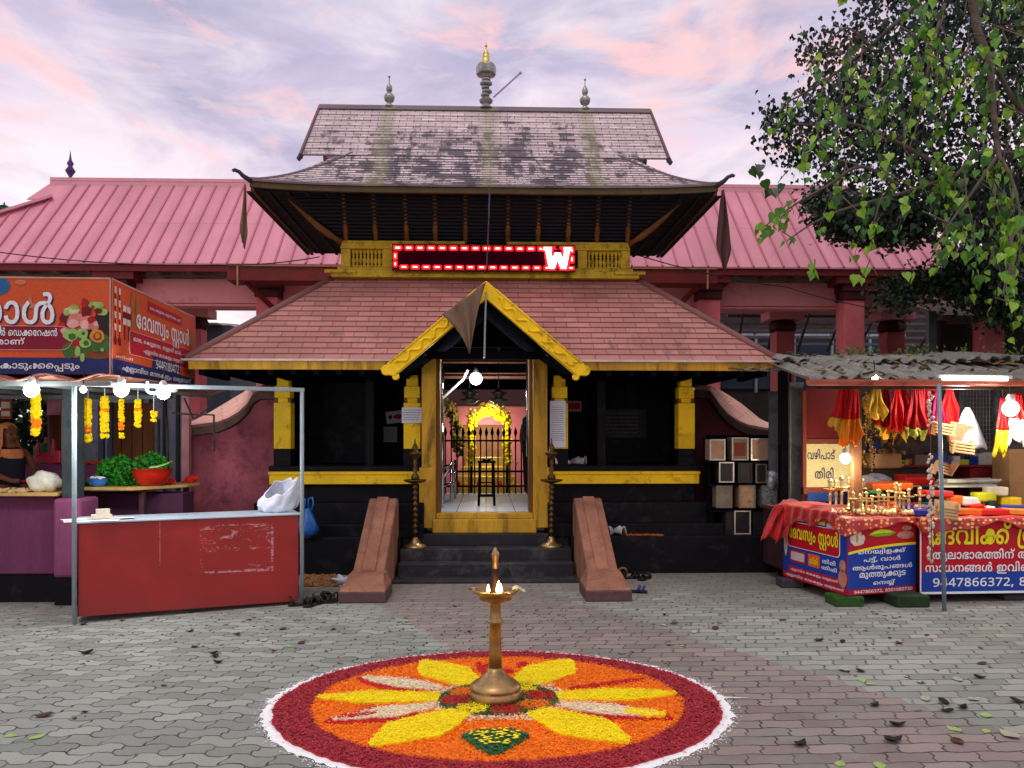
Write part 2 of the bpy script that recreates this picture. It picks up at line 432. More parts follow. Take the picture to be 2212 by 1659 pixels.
55:[192,[111,14,108,11,103,14],[68,113,86,111,101,105,117,91,123,78,127,64,126,43,120,27,111,14,160,14,160,111,177,111,177,0,93,0,87,12,98,22,106,36,109,63,101,84,90,93,76,98,52,96,39,89,31,77,26,55,29,36,37,22,50,11,40,-2,24,11,16,23,10,38,8,55,12,78,23,97,35,105,50,111]],
56:[208,[183,53,181,57,170,65,160,67,146,63,136,47,137,29,142,18,149,13,158,12,172,15,180,28,184,50],[181,70,189,60,195,41,189,42,183,53,182,67],[137,113,155,111,171,105,183,96,196,75,200,58,200,37,195,19,185,7,166,-2,150,-2,136,3,123,19,119,39,124,61,129,70,146,80,164,80,176,75,181,70,174,83,158,95,138,99,119,96,104,82,100,69,96,26,91,15,80,3,63,-2,46,-2,30,4,18,15,8,42,9,69,18,90,39,113,50,101,31,79,26,60,26,45,29,31,35,21,44,14,55,12,68,14,77,25,83,76,93,96,109,108]],
57:[230,[46,69,68,64,81,51,85,40,84,25,78,14,135,14,138,0,66,0,60,10,68,27,66,44,58,52,46,55,34,52,24,41,24,24,35,10,26,-1,16,8,9,19,6,33,9,46,20,61,31,67],[131,61,131,87,128,95,122,99,113,99,107,95,104,80,111,66,125,61],[132,0,131,61,145,61,159,65,176,77,199,111,216,111,216,0],[149,49,149,14,198,14,199,87,185,66,172,56,156,49],[118,113,136,109,146,96,149,85,149,49,123,48,106,52,95,60,87,77,88,93,101,109]],
58:[245,[125,113,146,108,157,97,162,82,167,25,174,16,185,12,201,14,209,21,216,32,219,53,216,74,208,89,195,101,206,113,218,102,231,84,236,61,234,32,227,15,214,4,198,-2,175,-1,161,6,152,16,148,28,146,75,142,89,133,97,119,99,108,94,101,81,100,0,82,0,81,80,73,94,57,99,45,96,36,90,29,79,26,66,27,44,31,32,49,11,38,-2,18,20,10,41,8,68,18,94,30,106,47,112,73,111,83,104,92,94,95,100,105,109]],
64:[101,[93,56,90,34,86,21,74,6,62,0,40,-2,24,3,10,17,3,34,21,37,30,19,41,12,58,14,70,27,74,40,75,64,70,84,63,94,53,99,42,99,31,92,21,74,4,77,9,90,18,102,36,112,63,111,79,101,88,84]],
65:[46,[-7,169,6,167,17,162,23,156,29,143,31,113,31,0,14,0,14,115,10,145,2,153,-15,153,-24,144,-24,128,-41,125,-42,142,-34,158,-19,167]],
67:[66,[31,-45,21,-44,4,-36,-4,-20,-5,-11,-3,2,3,12,12,20,31,24,44,22,59,13,65,2,67,-11,65,-23,59,-34,50,-41],[31,-32,45,-27,51,-11,45,5,31,11,17,5,11,-11,17,-27],[21,113,40,109,47,101,51,91,51,62,40,17,24,20,33,61,33,89,24,98,7,97,3,111]],
68:[66,[31,-45,20,-44,4,-36,-1,-29,-5,-11,-3,2,3,12,12,20,31,24,44,22,59,13,65,2,67,-11,65,-23,59,-34,50,-41],[31,11,15,6,8,-11,11,-23,14,-27,31,-33,47,-27,51,-23,54,-11,51,2,47,6],[31,-20,18,-17,14,-13,9,-3,9,9,16,19,25,14,19,8,21,-3,28,-6,38,-5,43,4,39,11,46,19,54,6,52,-8,44,-16],[21,113,40,109,47,101,51,91,51,62,40,17,24,20,33,61,33,89,24,98,7,97,3,111]],
71:[143,[24,43,27,27,35,15,48,12,59,16,65,32,60,46,51,51,41,51,27,45],[27,59,24,46,24,43,19,37,15,50],[47,-2,34,0,22,7,10,27,8,56,17,82,34,101,57,111,85,113,109,105,125,91,134,71,135,47,128,24,120,12,103,-2,93,11,109,25,116,41,117,63,112,78,104,89,91,96,74,99,56,96,41,87,30,73,27,59,30,61,49,66,66,62,78,51,82,33,77,14,66,2]],
72:[119,[75,100,70,90,73,78,83,73,93,77,95,90,87,99],[59,98,59,100,77,103,75,100,69,100],[75,10,76,10,88,13,95,22,92,34,86,38,78,37,70,30,69,21],[57,13,75,10,76,8,58,12],[73,-2,41,4,22,17,10,38,8,56,10,74,22,95,34,104,49,110,73,113,95,110,108,100,111,91,111,81,105,68,98,63,84,60,72,62,60,70,56,82,59,98,51,97,39,89,30,78,26,56,31,33,39,22,51,14,57,13,56,15,55,34,62,45,71,49,87,51,100,46,107,39,111,25,106,11,94,1]],
77:[0,[-22,118,-36,120,-51,129,-58,144,-56,164,-42,161,-42,147,-40,140,-32,134,-22,132,-6,137,-2,147,-2,159,12,164,14,144,7,129,-8,120]],
117:[212,[58,113,78,109,89,100,94,91,100,45,100,0,82,0,82,76,76,91,66,98,51,98,40,94,29,79,26,66,27,44,31,32,49,11,38,-2,22,14,12,33,8,58,14,87,31,106],[164,91,157,83,147,67,142,49,144,29,148,20,157,13,171,12,181,20,187,43,184,64,178,76],[152,97,166,114,173,126,173,134,167,142,158,144,143,142,139,156,156,158,174,156,183,151,189,140,190,127,181,109,164,91,164,91,152,97],[164,-2,149,0,137,7,127,26,125,43,126,58,134,78,152,97,138,99,117,95,106,85,100,66,100,20,84,20,84,58,90,90,93,95,106,106,117,111,137,113,157,110,178,100,190,88,198,74,204,52,203,31,194,10,176,-1]],
118:[147,[98,90,92,83,82,67,77,49,78,29,82,20,92,13,106,12,116,20,122,43,118,64,109,82],[86,97,101,114,108,126,108,134,101,142,92,144,77,142,74,156,91,158,109,156,118,151,124,140,125,127,116,109,98,90,89,96],[99,-2,84,0,72,7,61,26,59,43,61,58,69,78,86,97,70,99,53,96,40,89,31,77,26,55,29,36,37,22,50,11,40,-2,24,11,16,23,10,38,8,55,10,71,15,85,24,97,36,105,52,111,70,113,87,112,104,105,119,94,129,81,136,67,139,44,135,19,129,10,111,-1]],
120:[209,[161,90,146,72,140,55,139,35,144,20,153,13,168,12,178,20,183,43,182,58,176,73,168,85],[171,102,161,90,155,95,132,99,115,94,104,82,100,69,96,28,92,16,84,7,69,-1,56,-2,38,0,24,9,10,32,8,61,11,77,18,90,39,113,50,101,31,79,25,53,29,31,39,17,49,13,60,12,73,19,80,35,83,76,93,96,103,105,115,110,140,113,159,109],[157,158,170,156,179,151,186,140,186,127,178,109,171,102,174,100,186,89,194,75,201,44,196,19,191,10,173,-1,153,-2,134,7,123,26,121,51,127,71,139,89,165,117,169,126,169,134,163,142,154,144,139,142,135,156]],
132:[113,[54,113,84,109,107,100,98,87,79,95,54,99,37,96,26,87,25,76,32,67,86,60,96,55,103,45,106,32,100,14,85,2,68,-2,37,-1,4,12,13,25,36,15,59,12,76,14,87,24,88,36,80,45,29,52,17,57,8,70,8,87,16,102,35,111],[90,118,76,120,62,129,55,144,56,164,71,161,70,151,73,140,80,134,90,132,106,137,111,147,110,159,125,164,126,144,119,129,104,120]],
136:[274,[25,42,26,32,33,18,44,12,55,13,60,16,65,31,63,43,56,49,47,52,37,50],[26,58,25,48,25,42,19,37,16,50,25,58],[72,113,98,108,115,94,117,100,122,105,141,113,156,113,170,108,179,100,182,95,191,105,203,111,218,113,236,110,250,100,263,78,265,50,260,28,252,15,235,-2,224,11,237,22,245,38,248,58,247,73,242,85,234,94,223,98,208,98,198,91,193,80,191,0,174,0,172,81,169,89,162,96,144,99,131,93,124,80,122,0,105,0,104,68,101,84,96,91,86,97,62,98,46,92,35,81,27,66,26,58,43,65,56,65,66,62,75,55,80,45,82,33,80,20,75,9,61,-1,41,-2,28,3,18,12,11,27,8,48,12,73,17,84,31,100,50,110],[251,118,237,120,223,129,216,144,217,164,232,161,231,147,234,140,241,134,251,132,267,137,272,147,271,159,286,164,287,144,280,129,265,120]],
141:[182,[58,113,78,109,92,93,94,100,105,108,126,113,144,110,164,94,174,68,173,42,165,21,143,-2,133,11,151,32,155,44,156,66,153,79,147,90,132,98,112,96,102,84,100,65,100,0,82,0,81,80,73,94,61,98,51,98,40,94,29,79,26,66,27,44,31,32,49,11,38,-2,22,14,10,41,8,58,11,78,19,95,31,106],[160,118,146,120,131,129,124,144,126,164,141,161,139,151,142,140,150,134,160,132,176,137,180,147,180,159,194,164,196,144,189,129,174,120]],
153:[192,[111,14,108,11,103,14],[68,113,86,111,101,105,117,91,123,78,127,64,126,43,120,27,111,14,160,14,160,111,177,111,177,0,93,0,87,12,98,22,106,36,109,63,101,84,90,93,76,98,52,96,39,89,31,77,26,55,29,36,37,22,50,11,40,-2,24,11,16,23,10,38,8,55,12,78,23,97,35,105,50,111],[169,118,155,120,141,129,134,144,135,164,150,161,149,147,152,140,159,134,169,132,185,137,190,147,189,159,204,164,205,144,198,129,183,120]],
160:[49,[-11,-13,-10,-29,0,-39,16,-39,27,-30,29,-12,10,45,9,69,13,86,24,111,42,111,29,82,27,61,30,40,46,-10,46,-30,42,-39,36,-46,19,-53,-2,-53,-11,-50,-24,-37,-29,-19,-29,-15]],
161:[46,[31,111,31,-32,-37,-32,-37,-18,14,-18,14,111]],
162:[49,[50,111,31,55,27,6,29,-7,39,-19,49,-22,67,-21,68,-36,59,-37,34,-34,21,-26,13,-14,9,4,12,45,27,100,32,111]],
163:[301,[105,113,123,110,137,100,146,85,151,56,149,33,141,16,122,1,105,-2,85,1,70,12,61,31,58,56,59,72,70,98,80,106,91,112],[105,99,88,94,82,88,78,80,75,56,76,38,81,25,88,16,104,12,116,14,128,25,134,56,133,73,128,86,121,95],[169,66,192,66,219,62,229,57,236,48,240,35,239,21,231,6,224,2,205,-2,191,0,179,6,171,17,167,32,167,52],[184,50,182,35,187,20,196,13,215,13,221,19,223,36,217,45,207,50],[43,-2,23,2,16,6,7,21,7,36,11,47,17,55,32,62,59,66,169,66,170,69,177,84,191,100,217,112,252,111,267,105,279,97,287,85,292,71,293,47,289,31,278,12,261,-2,251,11,264,21,272,35,276,54,273,70,267,84,256,93,232,99,218,97,199,87,190,75,184,61,184,50,50,51,35,48,26,40,24,27,28,17,36,12,48,12,70,21,80,10,61,0]],
175:[312,[25,42,30,22,40,13,48,12,57,14,65,28,60,46,52,51,41,51,31,48],[26,58,24,46,25,42,19,37,15,50],[138,107,142,106,159,99,171,89,175,78,175,67,171,59,158,51,169,46,177,33,176,17,167,5,156,-1,140,-2,115,4,100,22,95,47,98,68,104,81,114,93],[140,94,135,92,119,76,112,52,115,28,125,15,140,11,152,13,160,23,160,32,155,39,145,43,134,44,134,58,150,60,157,65,159,74,156,84,140,94],[96,99,68,96,56,92,38,81,28,65,26,58,30,61,43,65,61,64,71,59,78,51,81,40,80,20,74,9,60,-1,47,-2,34,0,22,7,10,27,8,47,11,68,20,85,33,97,51,106,72,111,96,113,122,111,138,107,141,110,167,113,195,107,216,89,221,45,221,0,203,0,202,73,199,83,190,93,172,100,151,99,140,94],[260,113,276,111,289,106,297,98,302,88,302,78,298,67,282,55,294,50,302,40,303,19,295,6,279,-1,249,0,253,14,273,12,282,16,286,23,286,34,279,44,269,47,252,48,252,62,271,63,283,72,284,86,273,97,248,98,231,88,222,68,221,16,206,16,206,49,212,88,223,101,233,107]],
184:[113,[54,113,84,109,107,100,98,87,71,97,54,99,37,96,26,87,26,73,36,66,79,62,96,55,105,39,103,18,95,9,76,1,8,0,8,14,72,15,83,19,88,26,88,36,80,46,29,52,17,57,8,70,8,87,16,102,35,111],[58,-51,32,-48,4,-37,13,-23,31,-31,47,-35,65,-36,80,-32,87,-24,88,-14,81,-3,72,2,79,14,85,12,93,7,102,-4,106,-17,103,-29,96,-39,85,-46]],
196:[352,[101,105,119,95,126,87,138,67,142,44,138,19,124,3,110,-2,93,-2,74,7,65,19,61,35,61,52,68,75,77,87,97,104],[101,90,88,78,80,59,79,36,84,20,97,12,109,13,116,17,123,29,125,44,123,59,114,78,106,88],[70,113,94,109,101,105,115,111,140,113,163,105,178,88,184,56,184,0,167,0,167,64,162,84,152,95,136,99,119,98,101,91,101,90,91,97,62,99,40,89,31,78,26,63,26,48,31,31,50,11,40,-2,24,11,16,23,10,38,8,63,12,78,19,91,36,105,52,111],[251,106,269,95,282,78,287,68,291,44,286,19,273,3,259,-2,242,-2,223,7,214,19,210,35,210,52,217,75,226,87,246,104],[251,91,250,91,237,78,229,59,228,36,233,20,246,12,258,13,265,17,272,30,274,44,270,65,264,77,256,87],[221,113,245,110,251,106,264,111,285,113,303,111,318,105,334,91,340,78,344,56,342,39,337,24,323,7,312,-2,302,11,317,25,325,41,326,62,321,77,307,93,283,99,265,97,251,91,242,96,216,99,197,93,189,82,185,66,184,8,169,8,169,42,174,91,195,108]],
208:[179,[67,-11,85,-15,95,-25,98,-37,96,-48,95,-50,148,-50,148,14,165,14,165,-64,82,-64,77,-53,83,-45,83,-35,76,-26,67,-25,58,-26,51,-35,53,-47,59,-54,50,-64,38,-49,38,-29,50,-15],[46,69,68,64,81,51,85,40,84,25,78,14,148,14,148,111,165,111,165,0,66,0,60,10,68,27,66,44,58,52,46,55,34,52,24,41,24,24,35,10,26,-1,16,8,9,19,6,33,9,46,20,61,31,67]],
219:[207,[104,3,93,9,80,20,68,39,62,68,64,82,70,95,77,103,88,110,101,113,117,112,136,100,142,91,147,66,146,55,139,34,127,17,116,8],[104,18,116,27,123,37,128,51,129,74,126,86,117,96,100,99,92,95,85,89,80,66,83,46,92,28],[132,-2,106,2,104,3,94,0,75,-2,55,0,39,7,26,17,16,31,10,48,8,67,10,84,17,98,28,107,51,113,71,109,84,98,72,86,61,97,42,98,31,89,26,73,28,48,35,32,56,15,77,11,103,16,104,18,107,16,129,11,143,12,152,14,166,23,179,44,181,62,180,78,167,104,180,113,191,98,197,81,198,53,194,36,182,16,168,6,152,0],[182,25,182,-54,80,-54,72,-40,115,-9,144,7,160,5,93,-43,164,-40,164,12]],
222:[172,[61,113,82,110,92,105,100,97,108,79,109,44,30,44,30,14,141,14,141,111,158,111,158,0,13,0,13,63,16,86,30,105,47,112],[61,99,43,96,37,91,31,75,30,58,92,58,91,75,84,91,71,98],[31,-35,31,-43,36,-52,43,-55,55,-52,58,-38,52,-30,38,-30],[32,-22,31,-24,31,-35,25,-39,22,-30],[120,-67,106,-65,95,-58,87,-43,85,-20,81,-9,71,-2,60,0,46,-3,39,-8,32,-22,34,-21,43,-17,61,-20,70,-29,72,-35,69,-55,66,-60,53,-67,36,-66,29,-63,19,-51,17,-42,16,-25,21,-9,32,3,47,9,67,10,81,7,92,1,98,-7,104,-46,112,-52,127,-53,136,-48,141,-37,140,-18,127,1,136,11,147,0,155,-13,157,-37,153,-49,146,-59,135,-65]],
231:[245,[125,113,146,108,157,97,162,82,167,25,174,16,185,12,201,14,209,21,216,32,219,53,216,74,208,89,195,101,206,113,218,102,231,84,236,61,235,36,231,23,224,12,203,1,189,-1,176,0,161,7,152,17,148,28,146,75,142,89,133,97,119,99,108,94,101,81,100,0,82,0,81,80,73,94,57,99,45,96,36,90,29,79,26,66,27,44,31,32,49,11,38,-2,18,20,10,41,8,68,18,94,30,106,47,112,73,111,83,104,92,94,95,100,105,109],[91,12,108,10,126,-2,134,-21,132,-45,125,-57,114,-67,104,-57,115,-46,119,-36,116,-15,110,-8,102,-3,83,-2,70,-9,64,-22,65,-41,78,-57,68,-67,50,-46,47,-29,49,-15,56,-2,67,7],[189,10,206,8,224,-4,232,-22,230,-45,222,-57,212,-67,202,-57,212,-46,216,-36,213,-15,204,-5,189,-1,180,-2,168,-9,161,-22,162,-41,175,-57,165,-67,147,-46,145,-29,147,-16,153,-4,164,5]],
276:[50,[35,23,34,11,20,-26,6,-26,16,23]],
280:[114,[57,-2,47,-1,31,6,19,21,12,43,10,71,12,101,24,131,38,141,57,145,76,141,90,130,99,112,105,71,102,39,93,16,78,2],[57,13,69,15,80,26,85,44,87,71,85,98,80,116,69,128,57,130,46,128,35,116,29,98,28,78,28,56,33,30,42,17]],
281:[114,[71,0,54,0,55,124,27,101,18,113,57,143,71,143]],
282:[114,[10,0,10,15,70,77,76,88,80,106,77,119,64,129,42,128,21,116,11,128,25,138,45,144,63,145,77,141,88,133,96,122,98,107,96,92,81,66,32,17,104,16,104,0]],
283:[114,[48,-2,27,0,9,5,9,22,29,15,49,12,69,16,81,25,84,46,77,58,61,65,31,66,31,81,59,83,73,90,80,103,80,115,74,124,62,130,42,129,19,118,10,130,38,143,62,145,83,138,96,124,99,109,95,93,85,82,69,75,88,69,99,57,102,49,102,31,96,16,84,5,67,0]],
284:[114,[73,0,73,32,4,32,4,47,71,144,90,144,90,48,111,48,111,32,90,32,90,0],[21,48,73,48,74,125]],
286:[114,[59,-2,37,3,26,11,19,23,14,37,11,61,15,100,25,121,40,136,68,145,94,143,94,128,67,130,51,124,39,113,32,96,28,73,38,82,50,88,72,89,91,80,103,62,104,37,95,14,84,4],[59,12,68,13,80,21,84,28,87,46,87,55,80,68,68,75,60,76,49,74,39,69,30,58,29,49,32,32,40,21,50,14]],
287:[114,[27,0,86,127,9,127,9,143,105,143,105,129,47,0]],
288:[114,[58,-2,34,2,21,9,13,20,10,36,16,56,23,64,40,75,25,85,17,97,15,111,17,125,30,139,57,145,84,139,97,125,100,111,97,97,88,86,73,76,97,58,102,49,104,37,102,21,93,10,81,2],[57,12,78,18,83,23,87,37,84,48,79,54,54,67,32,52,27,36,31,23,35,18],[58,82,78,96,83,106,82,117,75,126,70,129,50,130,35,121,32,105,41,92]],
289:[114,[38,-2,20,0,20,15,45,12,58,16,69,22,80,37,86,70,73,59,60,54,42,54,28,59,14,74,10,88,10,106,15,122,24,134,46,144,63,144,83,136,92,126,99,113,104,83,101,52,93,28,80,11,62,1],[54,67,66,69,75,74,84,85,86,93,84,107,78,119,68,127,55,130,47,129,34,121,30,115,27,97,28,88,34,75,46,68]],
}
TEXTS = {
'സ്റ്റാൾ': [231,64,120],
'കാർ ഡെക്കറേഷൻ': [23,64,118,3,71,35,163,72,51,57,117],
'ലഭ്യമാണ്': [52,47,160,48,64,136],
'കൊടുക്കപ്പെടും': [71,23,64,33,67,163,71,208,33,67,6],
'ദേവസ്വം സ്റ്റാൾ': [72,40,55,58,161,6,3,231,64,120],
'മാല, കെട്ടുമാല, തുളസി മാല, പൂവ്': [48,64,52,276,3,71,23,184,67,48,64,52,276,3,38,67,53,58,65,3,48,64,52,276,3,44,68,153],
'9446180472': [289,284,284,286,281,288,280,284,287,282],
'എല്ലാവിധ മാലകളും ലഭ്യമാണ്': [17,222,64,55,65,41,3,48,64,52,23,53,67,6,3,52,47,160,48,64,136],
'നെയ്വിളക്ക്': [71,42,49,161,65,53,163,77],
'പട്ട്, വാൾ': [44,184,77,276,3,55,64,120],
'ആൾരൂപങ്ങൾ': [10,120,50,68,44,175,120],
'മുത്തുക്കുട': [48,67,196,67,163,67,33],
'നെയ്യ്': [71,42,219,77],
'9447866372, 8301080730': [289,284,284,287,288,286,286,283,287,282,276,3,288,283,280,281,280,288,280,287,283,280],
'ദേവിക്ക് ത്രിമധുരം': [72,40,55,65,163,77,3,162,38,65,48,41,67,50,6],
'തുലാഭാരത്തിന് ആവശ്യമായ': [38,67,52,64,47,64,50,196,65,141,3,10,55,56,160,48,64,49],
'സാധനങ്ങൾ ഇവിടെ': [58,64,41,42,175,120,3,11,55,65,71,33],
'വഴിപാട്': [55,54,65,44,64,132],
'തിരി': [38,65,50,65],
}
def glyph(i):
    g = GLYPHS[i]
    return g[0] * 5, [[(c[k] * 5, c[k + 1] * 5) for k in range(0, len(c), 2)] for c in g[1:]]
TEXT_CACHE = {}
def text2d(key):
    """flat lettering as (points, faces), filled from the outlines: clockwise loops are ink, the others holes"""
    if key in TEXT_CACHE: return TEXT_CACHE[key]
    from mathutils.geometry import tessellate_polygon
    area = lambda c: sum(c[i - 1][0] * c[i][1] - c[i][0] * c[i - 1][1] for i in range(len(c)))
    x = 0; vs = []; fs = []
    for g in TEXTS[key]:
        adv, cs = glyph(g)
        holes = [c for c in cs if area(c) > 0]
        for c in cs:
            if area(c) > 0: continue
            loops = [c] + [h for h in holes if inside_loop(h, c)]
            pts = [p for l in loops for p in l]; n = len(vs)
            for t in tessellate_polygon([[Vector((a, b, 0)) for a, b in l] for l in loops]): fs.append(tuple(n + k for k in t))
            vs += [(x + a, b) for a, b in pts]
        x += adv + 24
    TEXT_CACHE[key] = (vs, fs)
    return vs, fs
def inside_loop(h, c):
    cx = sum(p[0] for p in h) / len(h); cy = sum(p[1] for p in h) / len(h); r = False; j = len(c) - 1
    for i in range(len(c)):
        if (c[i][1] > cy) != (c[j][1] > cy) and cx < (c[j][0] - c[i][0]) * (cy - c[i][1]) / (c[j][1] - c[i][1]) + c[i][0]: r = not r
        j = i
    return r
class Frame:
    """a flat panel: origin, unit vectors along it and up it, outward normal"""
    def __init__(s, o, u, v):
        s.o = Vector(o); s.u = Vector(u).normalized(); s.v = Vector(v).normalized(); s.n = s.u.cross(s.v).normalized()
    def pt(s, a, b, off=0.0): return s.o + s.u * a + s.v * b + s.n * off
def write(mb, fr, key, a0, a1, b0, b1, off=0.003, bold=14, m=0):
    vs, fs = text2d(key)
    xs = [v[0] for v in vs]; ys = [v[1] for v in vs]
    x0, x1, y0, y1 = min(xs), max(xs), min(ys), max(ys)
    w = bold * .7
    for k, (sx, sy) in enumerate(((0, 0), (w, 0), (-w, 0), (0, w), (0, -w), (w * .7, w * .7), (-w * .7, -w * .7))):   # bold: the strokes thickened by shifted layers
        mb.raw([fr.pt(a0 + (x + sx - x0) / (x1 - x0) * (a1 - a0), b0 + (y + sy - y0) / (y1 - y0) * (b1 - b0), off + k * .0001) for x, y in vs], fs, m)
def rrect(a0, a1, b0, b1, r, seg=5):
    pts = []
    for cx, cy, s in ((a1 - r, b0 + r, -90), (a1 - r, b1 - r, 0), (a0 + r, b1 - r, 90), (a0 + r, b0 + r, 180)):
        for k in range(seg + 1):
            t = R(s + 90 * k / seg); pts.append((cx + r * math.cos(t), cy + r * math.sin(t)))
    return pts
def flat(mb, fr, pts, off, m=0):
    mb.face([fr.pt(a, b, off) for a, b in pts], m=m)
def ell(cx, cy, rx, ry, n=14, a0=0, wob=0):
    return [(cx + rx * math.cos(R(a0 + 360 * k / n)) * (1 + rnd(-wob, wob)), cy + ry * math.sin(R(a0 + 360 * k / n)) * (1 + rnd(-wob, wob))) for k in range(n)]

def line(parent, mat, fr, key, a0, a1, b0, b1, off=0.003, bold=14, name='lettering'):
    q = MB(); write(q, fr, key, a0, a1, b0, b1, off, bold); return put(name, q, mat, parent)
# ================================================================ the courtyard
def paving_material():
    m, nt, bs = newmat('interlocking_pavers')
    L = nt.links
    p = pos(nt)
    sp = nd(nt, 'ShaderNodeSeparateXYZ'); L.new(p, sp.inputs[0])
    x, y = sp.outputs[0], sp.outputs[1]
    # the reddish walk: a diagonal band between two lines of the courtyard
    wob = mth(nt, 'MULTIPLY', mth(nt, 'SUBTRACT', noise(nt, p, 1.6, 2), 0.5), 0.25)
    def stepx(v): return mth(nt, 'MULTIPLY', mth(nt, 'FLOOR', mth(nt, 'DIVIDE', v, 0.115)), 0.115)
    yq = stepx(y)
    e1 = mth(nt, 'SUBTRACT', x, mth(nt, 'ADD', mth(nt, 'MULTIPLY', yq, -0.45), 2.38))       # left edge
    e2 = mth(nt, 'SUBTRACT', mth(nt, 'ADD', mth(nt, 'MULTIPLY', yq, -0.56), 5.06), x)       # right edge
    red = mth(nt, 'MULTIPLY', mth(nt, 'GREATER_THAN', mth(nt, 'ADD', e1, wob), 0), mth(nt, 'GREATER_THAN', e2, 0))
    isleft = mth(nt, 'LESS_THAN', mth(nt, 'ADD', e1, 0.25), 0)
    # wavy uni-paver outlines
    def wave(v, per, ph=0.0): return mth(nt, 'SINE', mth(nt, 'ADD', mth(nt, 'MULTIPLY', v, 2 * math.pi / per), ph))
    def trap(v, per, ph=0.0):
        return mth(nt, 'MAXIMUM', mth(nt, 'MINIMUM', mth(nt, 'MULTIPLY', wave(v, per, ph), 1.6), 1), -1)
    nj = mth(nt, 'MULTIPLY', mth(nt, 'SUBTRACT', noise(nt, p, 9, 2), 0.5), 0.03)
    tilt = mth(nt, 'MULTIPLY', isleft, mth(nt, 'MULTIPLY', x, 0.06))
    amp = mth(nt, 'ADD', 0.005, mth(nt, 'MULTIPLY', isleft, 0.014))
    y2 = mth(nt, 'ADD', mth(nt, 'ADD', y, tilt), mth(nt, 'ADD', mth(nt, 'MULTIPLY', trap(x, 0.23), amp), nj))
    x2 = mth(nt, 'ADD', x, mth(nt, 'ADD', mth(nt, 'MULTIPLY', trap(y2, 0.118), 0.012), nj))
    cb = nd(nt, 'ShaderNodeCombineXYZ'); L.new(x2, cb.inputs[0]); L.new(y2, cb.inputs[1])
    br = nd(nt, 'ShaderNodeTexBrick'); L.new(cb.outputs[0], br.inputs['Vector'])
    br.offset = 0.5
    br.inputs['Scale'].default_value = 1.0
    br.inputs['Brick Width'].default_value = 0.23; br.inputs['Row Height'].default_value = 0.118
    br.inputs['Mortar Size'].default_value = 0.0065; br.inputs['Mortar Smooth'].default_value = 0.35; br.inputs['Bias'].default_value = 0.0
    br.inputs['Color1'].default_value = (0, 0, 0, 1); br.inputs['Color2'].default_value = (1, 1, 1, 1)
    br.inputs['Mortar'].default_value = (0.5, 0.5, 0.5, 1)
    per = br.outputs['Color']
    perr = mth(nt, 'ADD', mth(nt, 'MULTIPLY', per, .7), mth(nt, 'MULTIPLY', noise(nt, p, 2.4, 4, .6), .3))
    grey = ramp(nt, perr, [(0.0, lin((120, 125, 119))), (0.5, lin((143, 148, 141))), (1.0, lin((164, 167, 160)))])
    redc = ramp(nt, perr, [(0.0, lin((116, 104, 101))), (0.5, lin((138, 126, 121))), (1.0, lin((154, 143, 137)))])
    col = mixc(nt, mth(nt, 'MULTIPLY', red, ramp(nt, mth(nt, 'ADD', noise(nt, p, 3.2, 4, .6), mth(nt, 'MULTIPLY', per, .35)), [(.42, .35), (.7, 1.0)])), grey, redc)
    big = noise(nt, p, 0.55, 5, 0.6)
    col = mixc(nt, 1.0, col, ramp(nt, big, [(0.3, (0.86, 0.84, 0.82)), (0.7, (1.1, 1.1, 1.1))]), 'MULTIPLY')
    # muddy ground towards the temple and the stalls: laid dirt, not shade
    mud = mth(nt, 'ADD', mth(nt, 'MULTIPLY', mth(nt, 'SUBTRACT', y, 6.4), 0.55), mth(nt, 'MULTIPLY', mth(nt, 'SUBTRACT', noise(nt, p, 1.7, 6, 0.65), 0.5), 3.2))
    mudm = ramp(nt, mud, [(0.25, 0), (1.0, 0.62)])
    col = mixc(nt, mudm, col, ramp(nt, noise(nt, p, 14, 5, 0.7), [(0.3, lin((104, 96, 90))), (0.7, lin((140, 132, 126)))]))
    fine = noise(nt, p, 120, 4, 0.7)
    col = mixc(nt, 1.0, col, ramp(nt, fine, [(0.3, 0.78), (0.7, 1.14)]), 'MULTIPLY')
    spots = ramp(nt, noise(nt, p, 26, 3, 0.6), [(0.7, 0), (0.78, 0.45)])
    col = mixc(nt, spots, col, lin((86, 80, 76)))
    joint = mth(nt, 'MULTIPLY', br.outputs['Fac'], mth(nt, 'SUBTRACT', 1.0, mth(nt, 'MULTIPLY', mudm, 0.6)))
    jvar = ramp(nt, noise(nt, p, 5, 4), [(0.3, 0.35), (0.62, 1.0)])
    joint = mth(nt, 'MULTIPLY', joint, jvar)
    col = mixc(nt, joint, col, lin((52, 48, 50)))
    L.new(col, bs.inputs['Base Color'])
    bs.inputs['Roughness'].default_value = 0.85; bs.inputs['Specular IOR Level'].default_value = .2
    h = mth(nt, 'ADD', mth(nt, 'MULTIPLY', br.outputs['Fac'], -1.0), mth(nt, 'ADD', mth(nt, 'MULTIPLY', fine, 0.25), mth(nt, 'MULTIPLY', per, 0.35)))
    bump(nt, bs, h, 0.55, 0.008)
    return m
g = MB()
g.grid(lambda u, v: (-60 + 120 * u, -20 + 120 * v, 0), 24, 24)
o = put('courtyard', g, paving_material(), kind='structure')
far = MB(); far.grid(lambda u, v: (-900 + 1800 * u, -300 + 1500 * v, -0.03), 4, 4)
put('ground', far, M('earth', (120, 100, 86), 0.9, 0.3, 0.4), kind='structure')

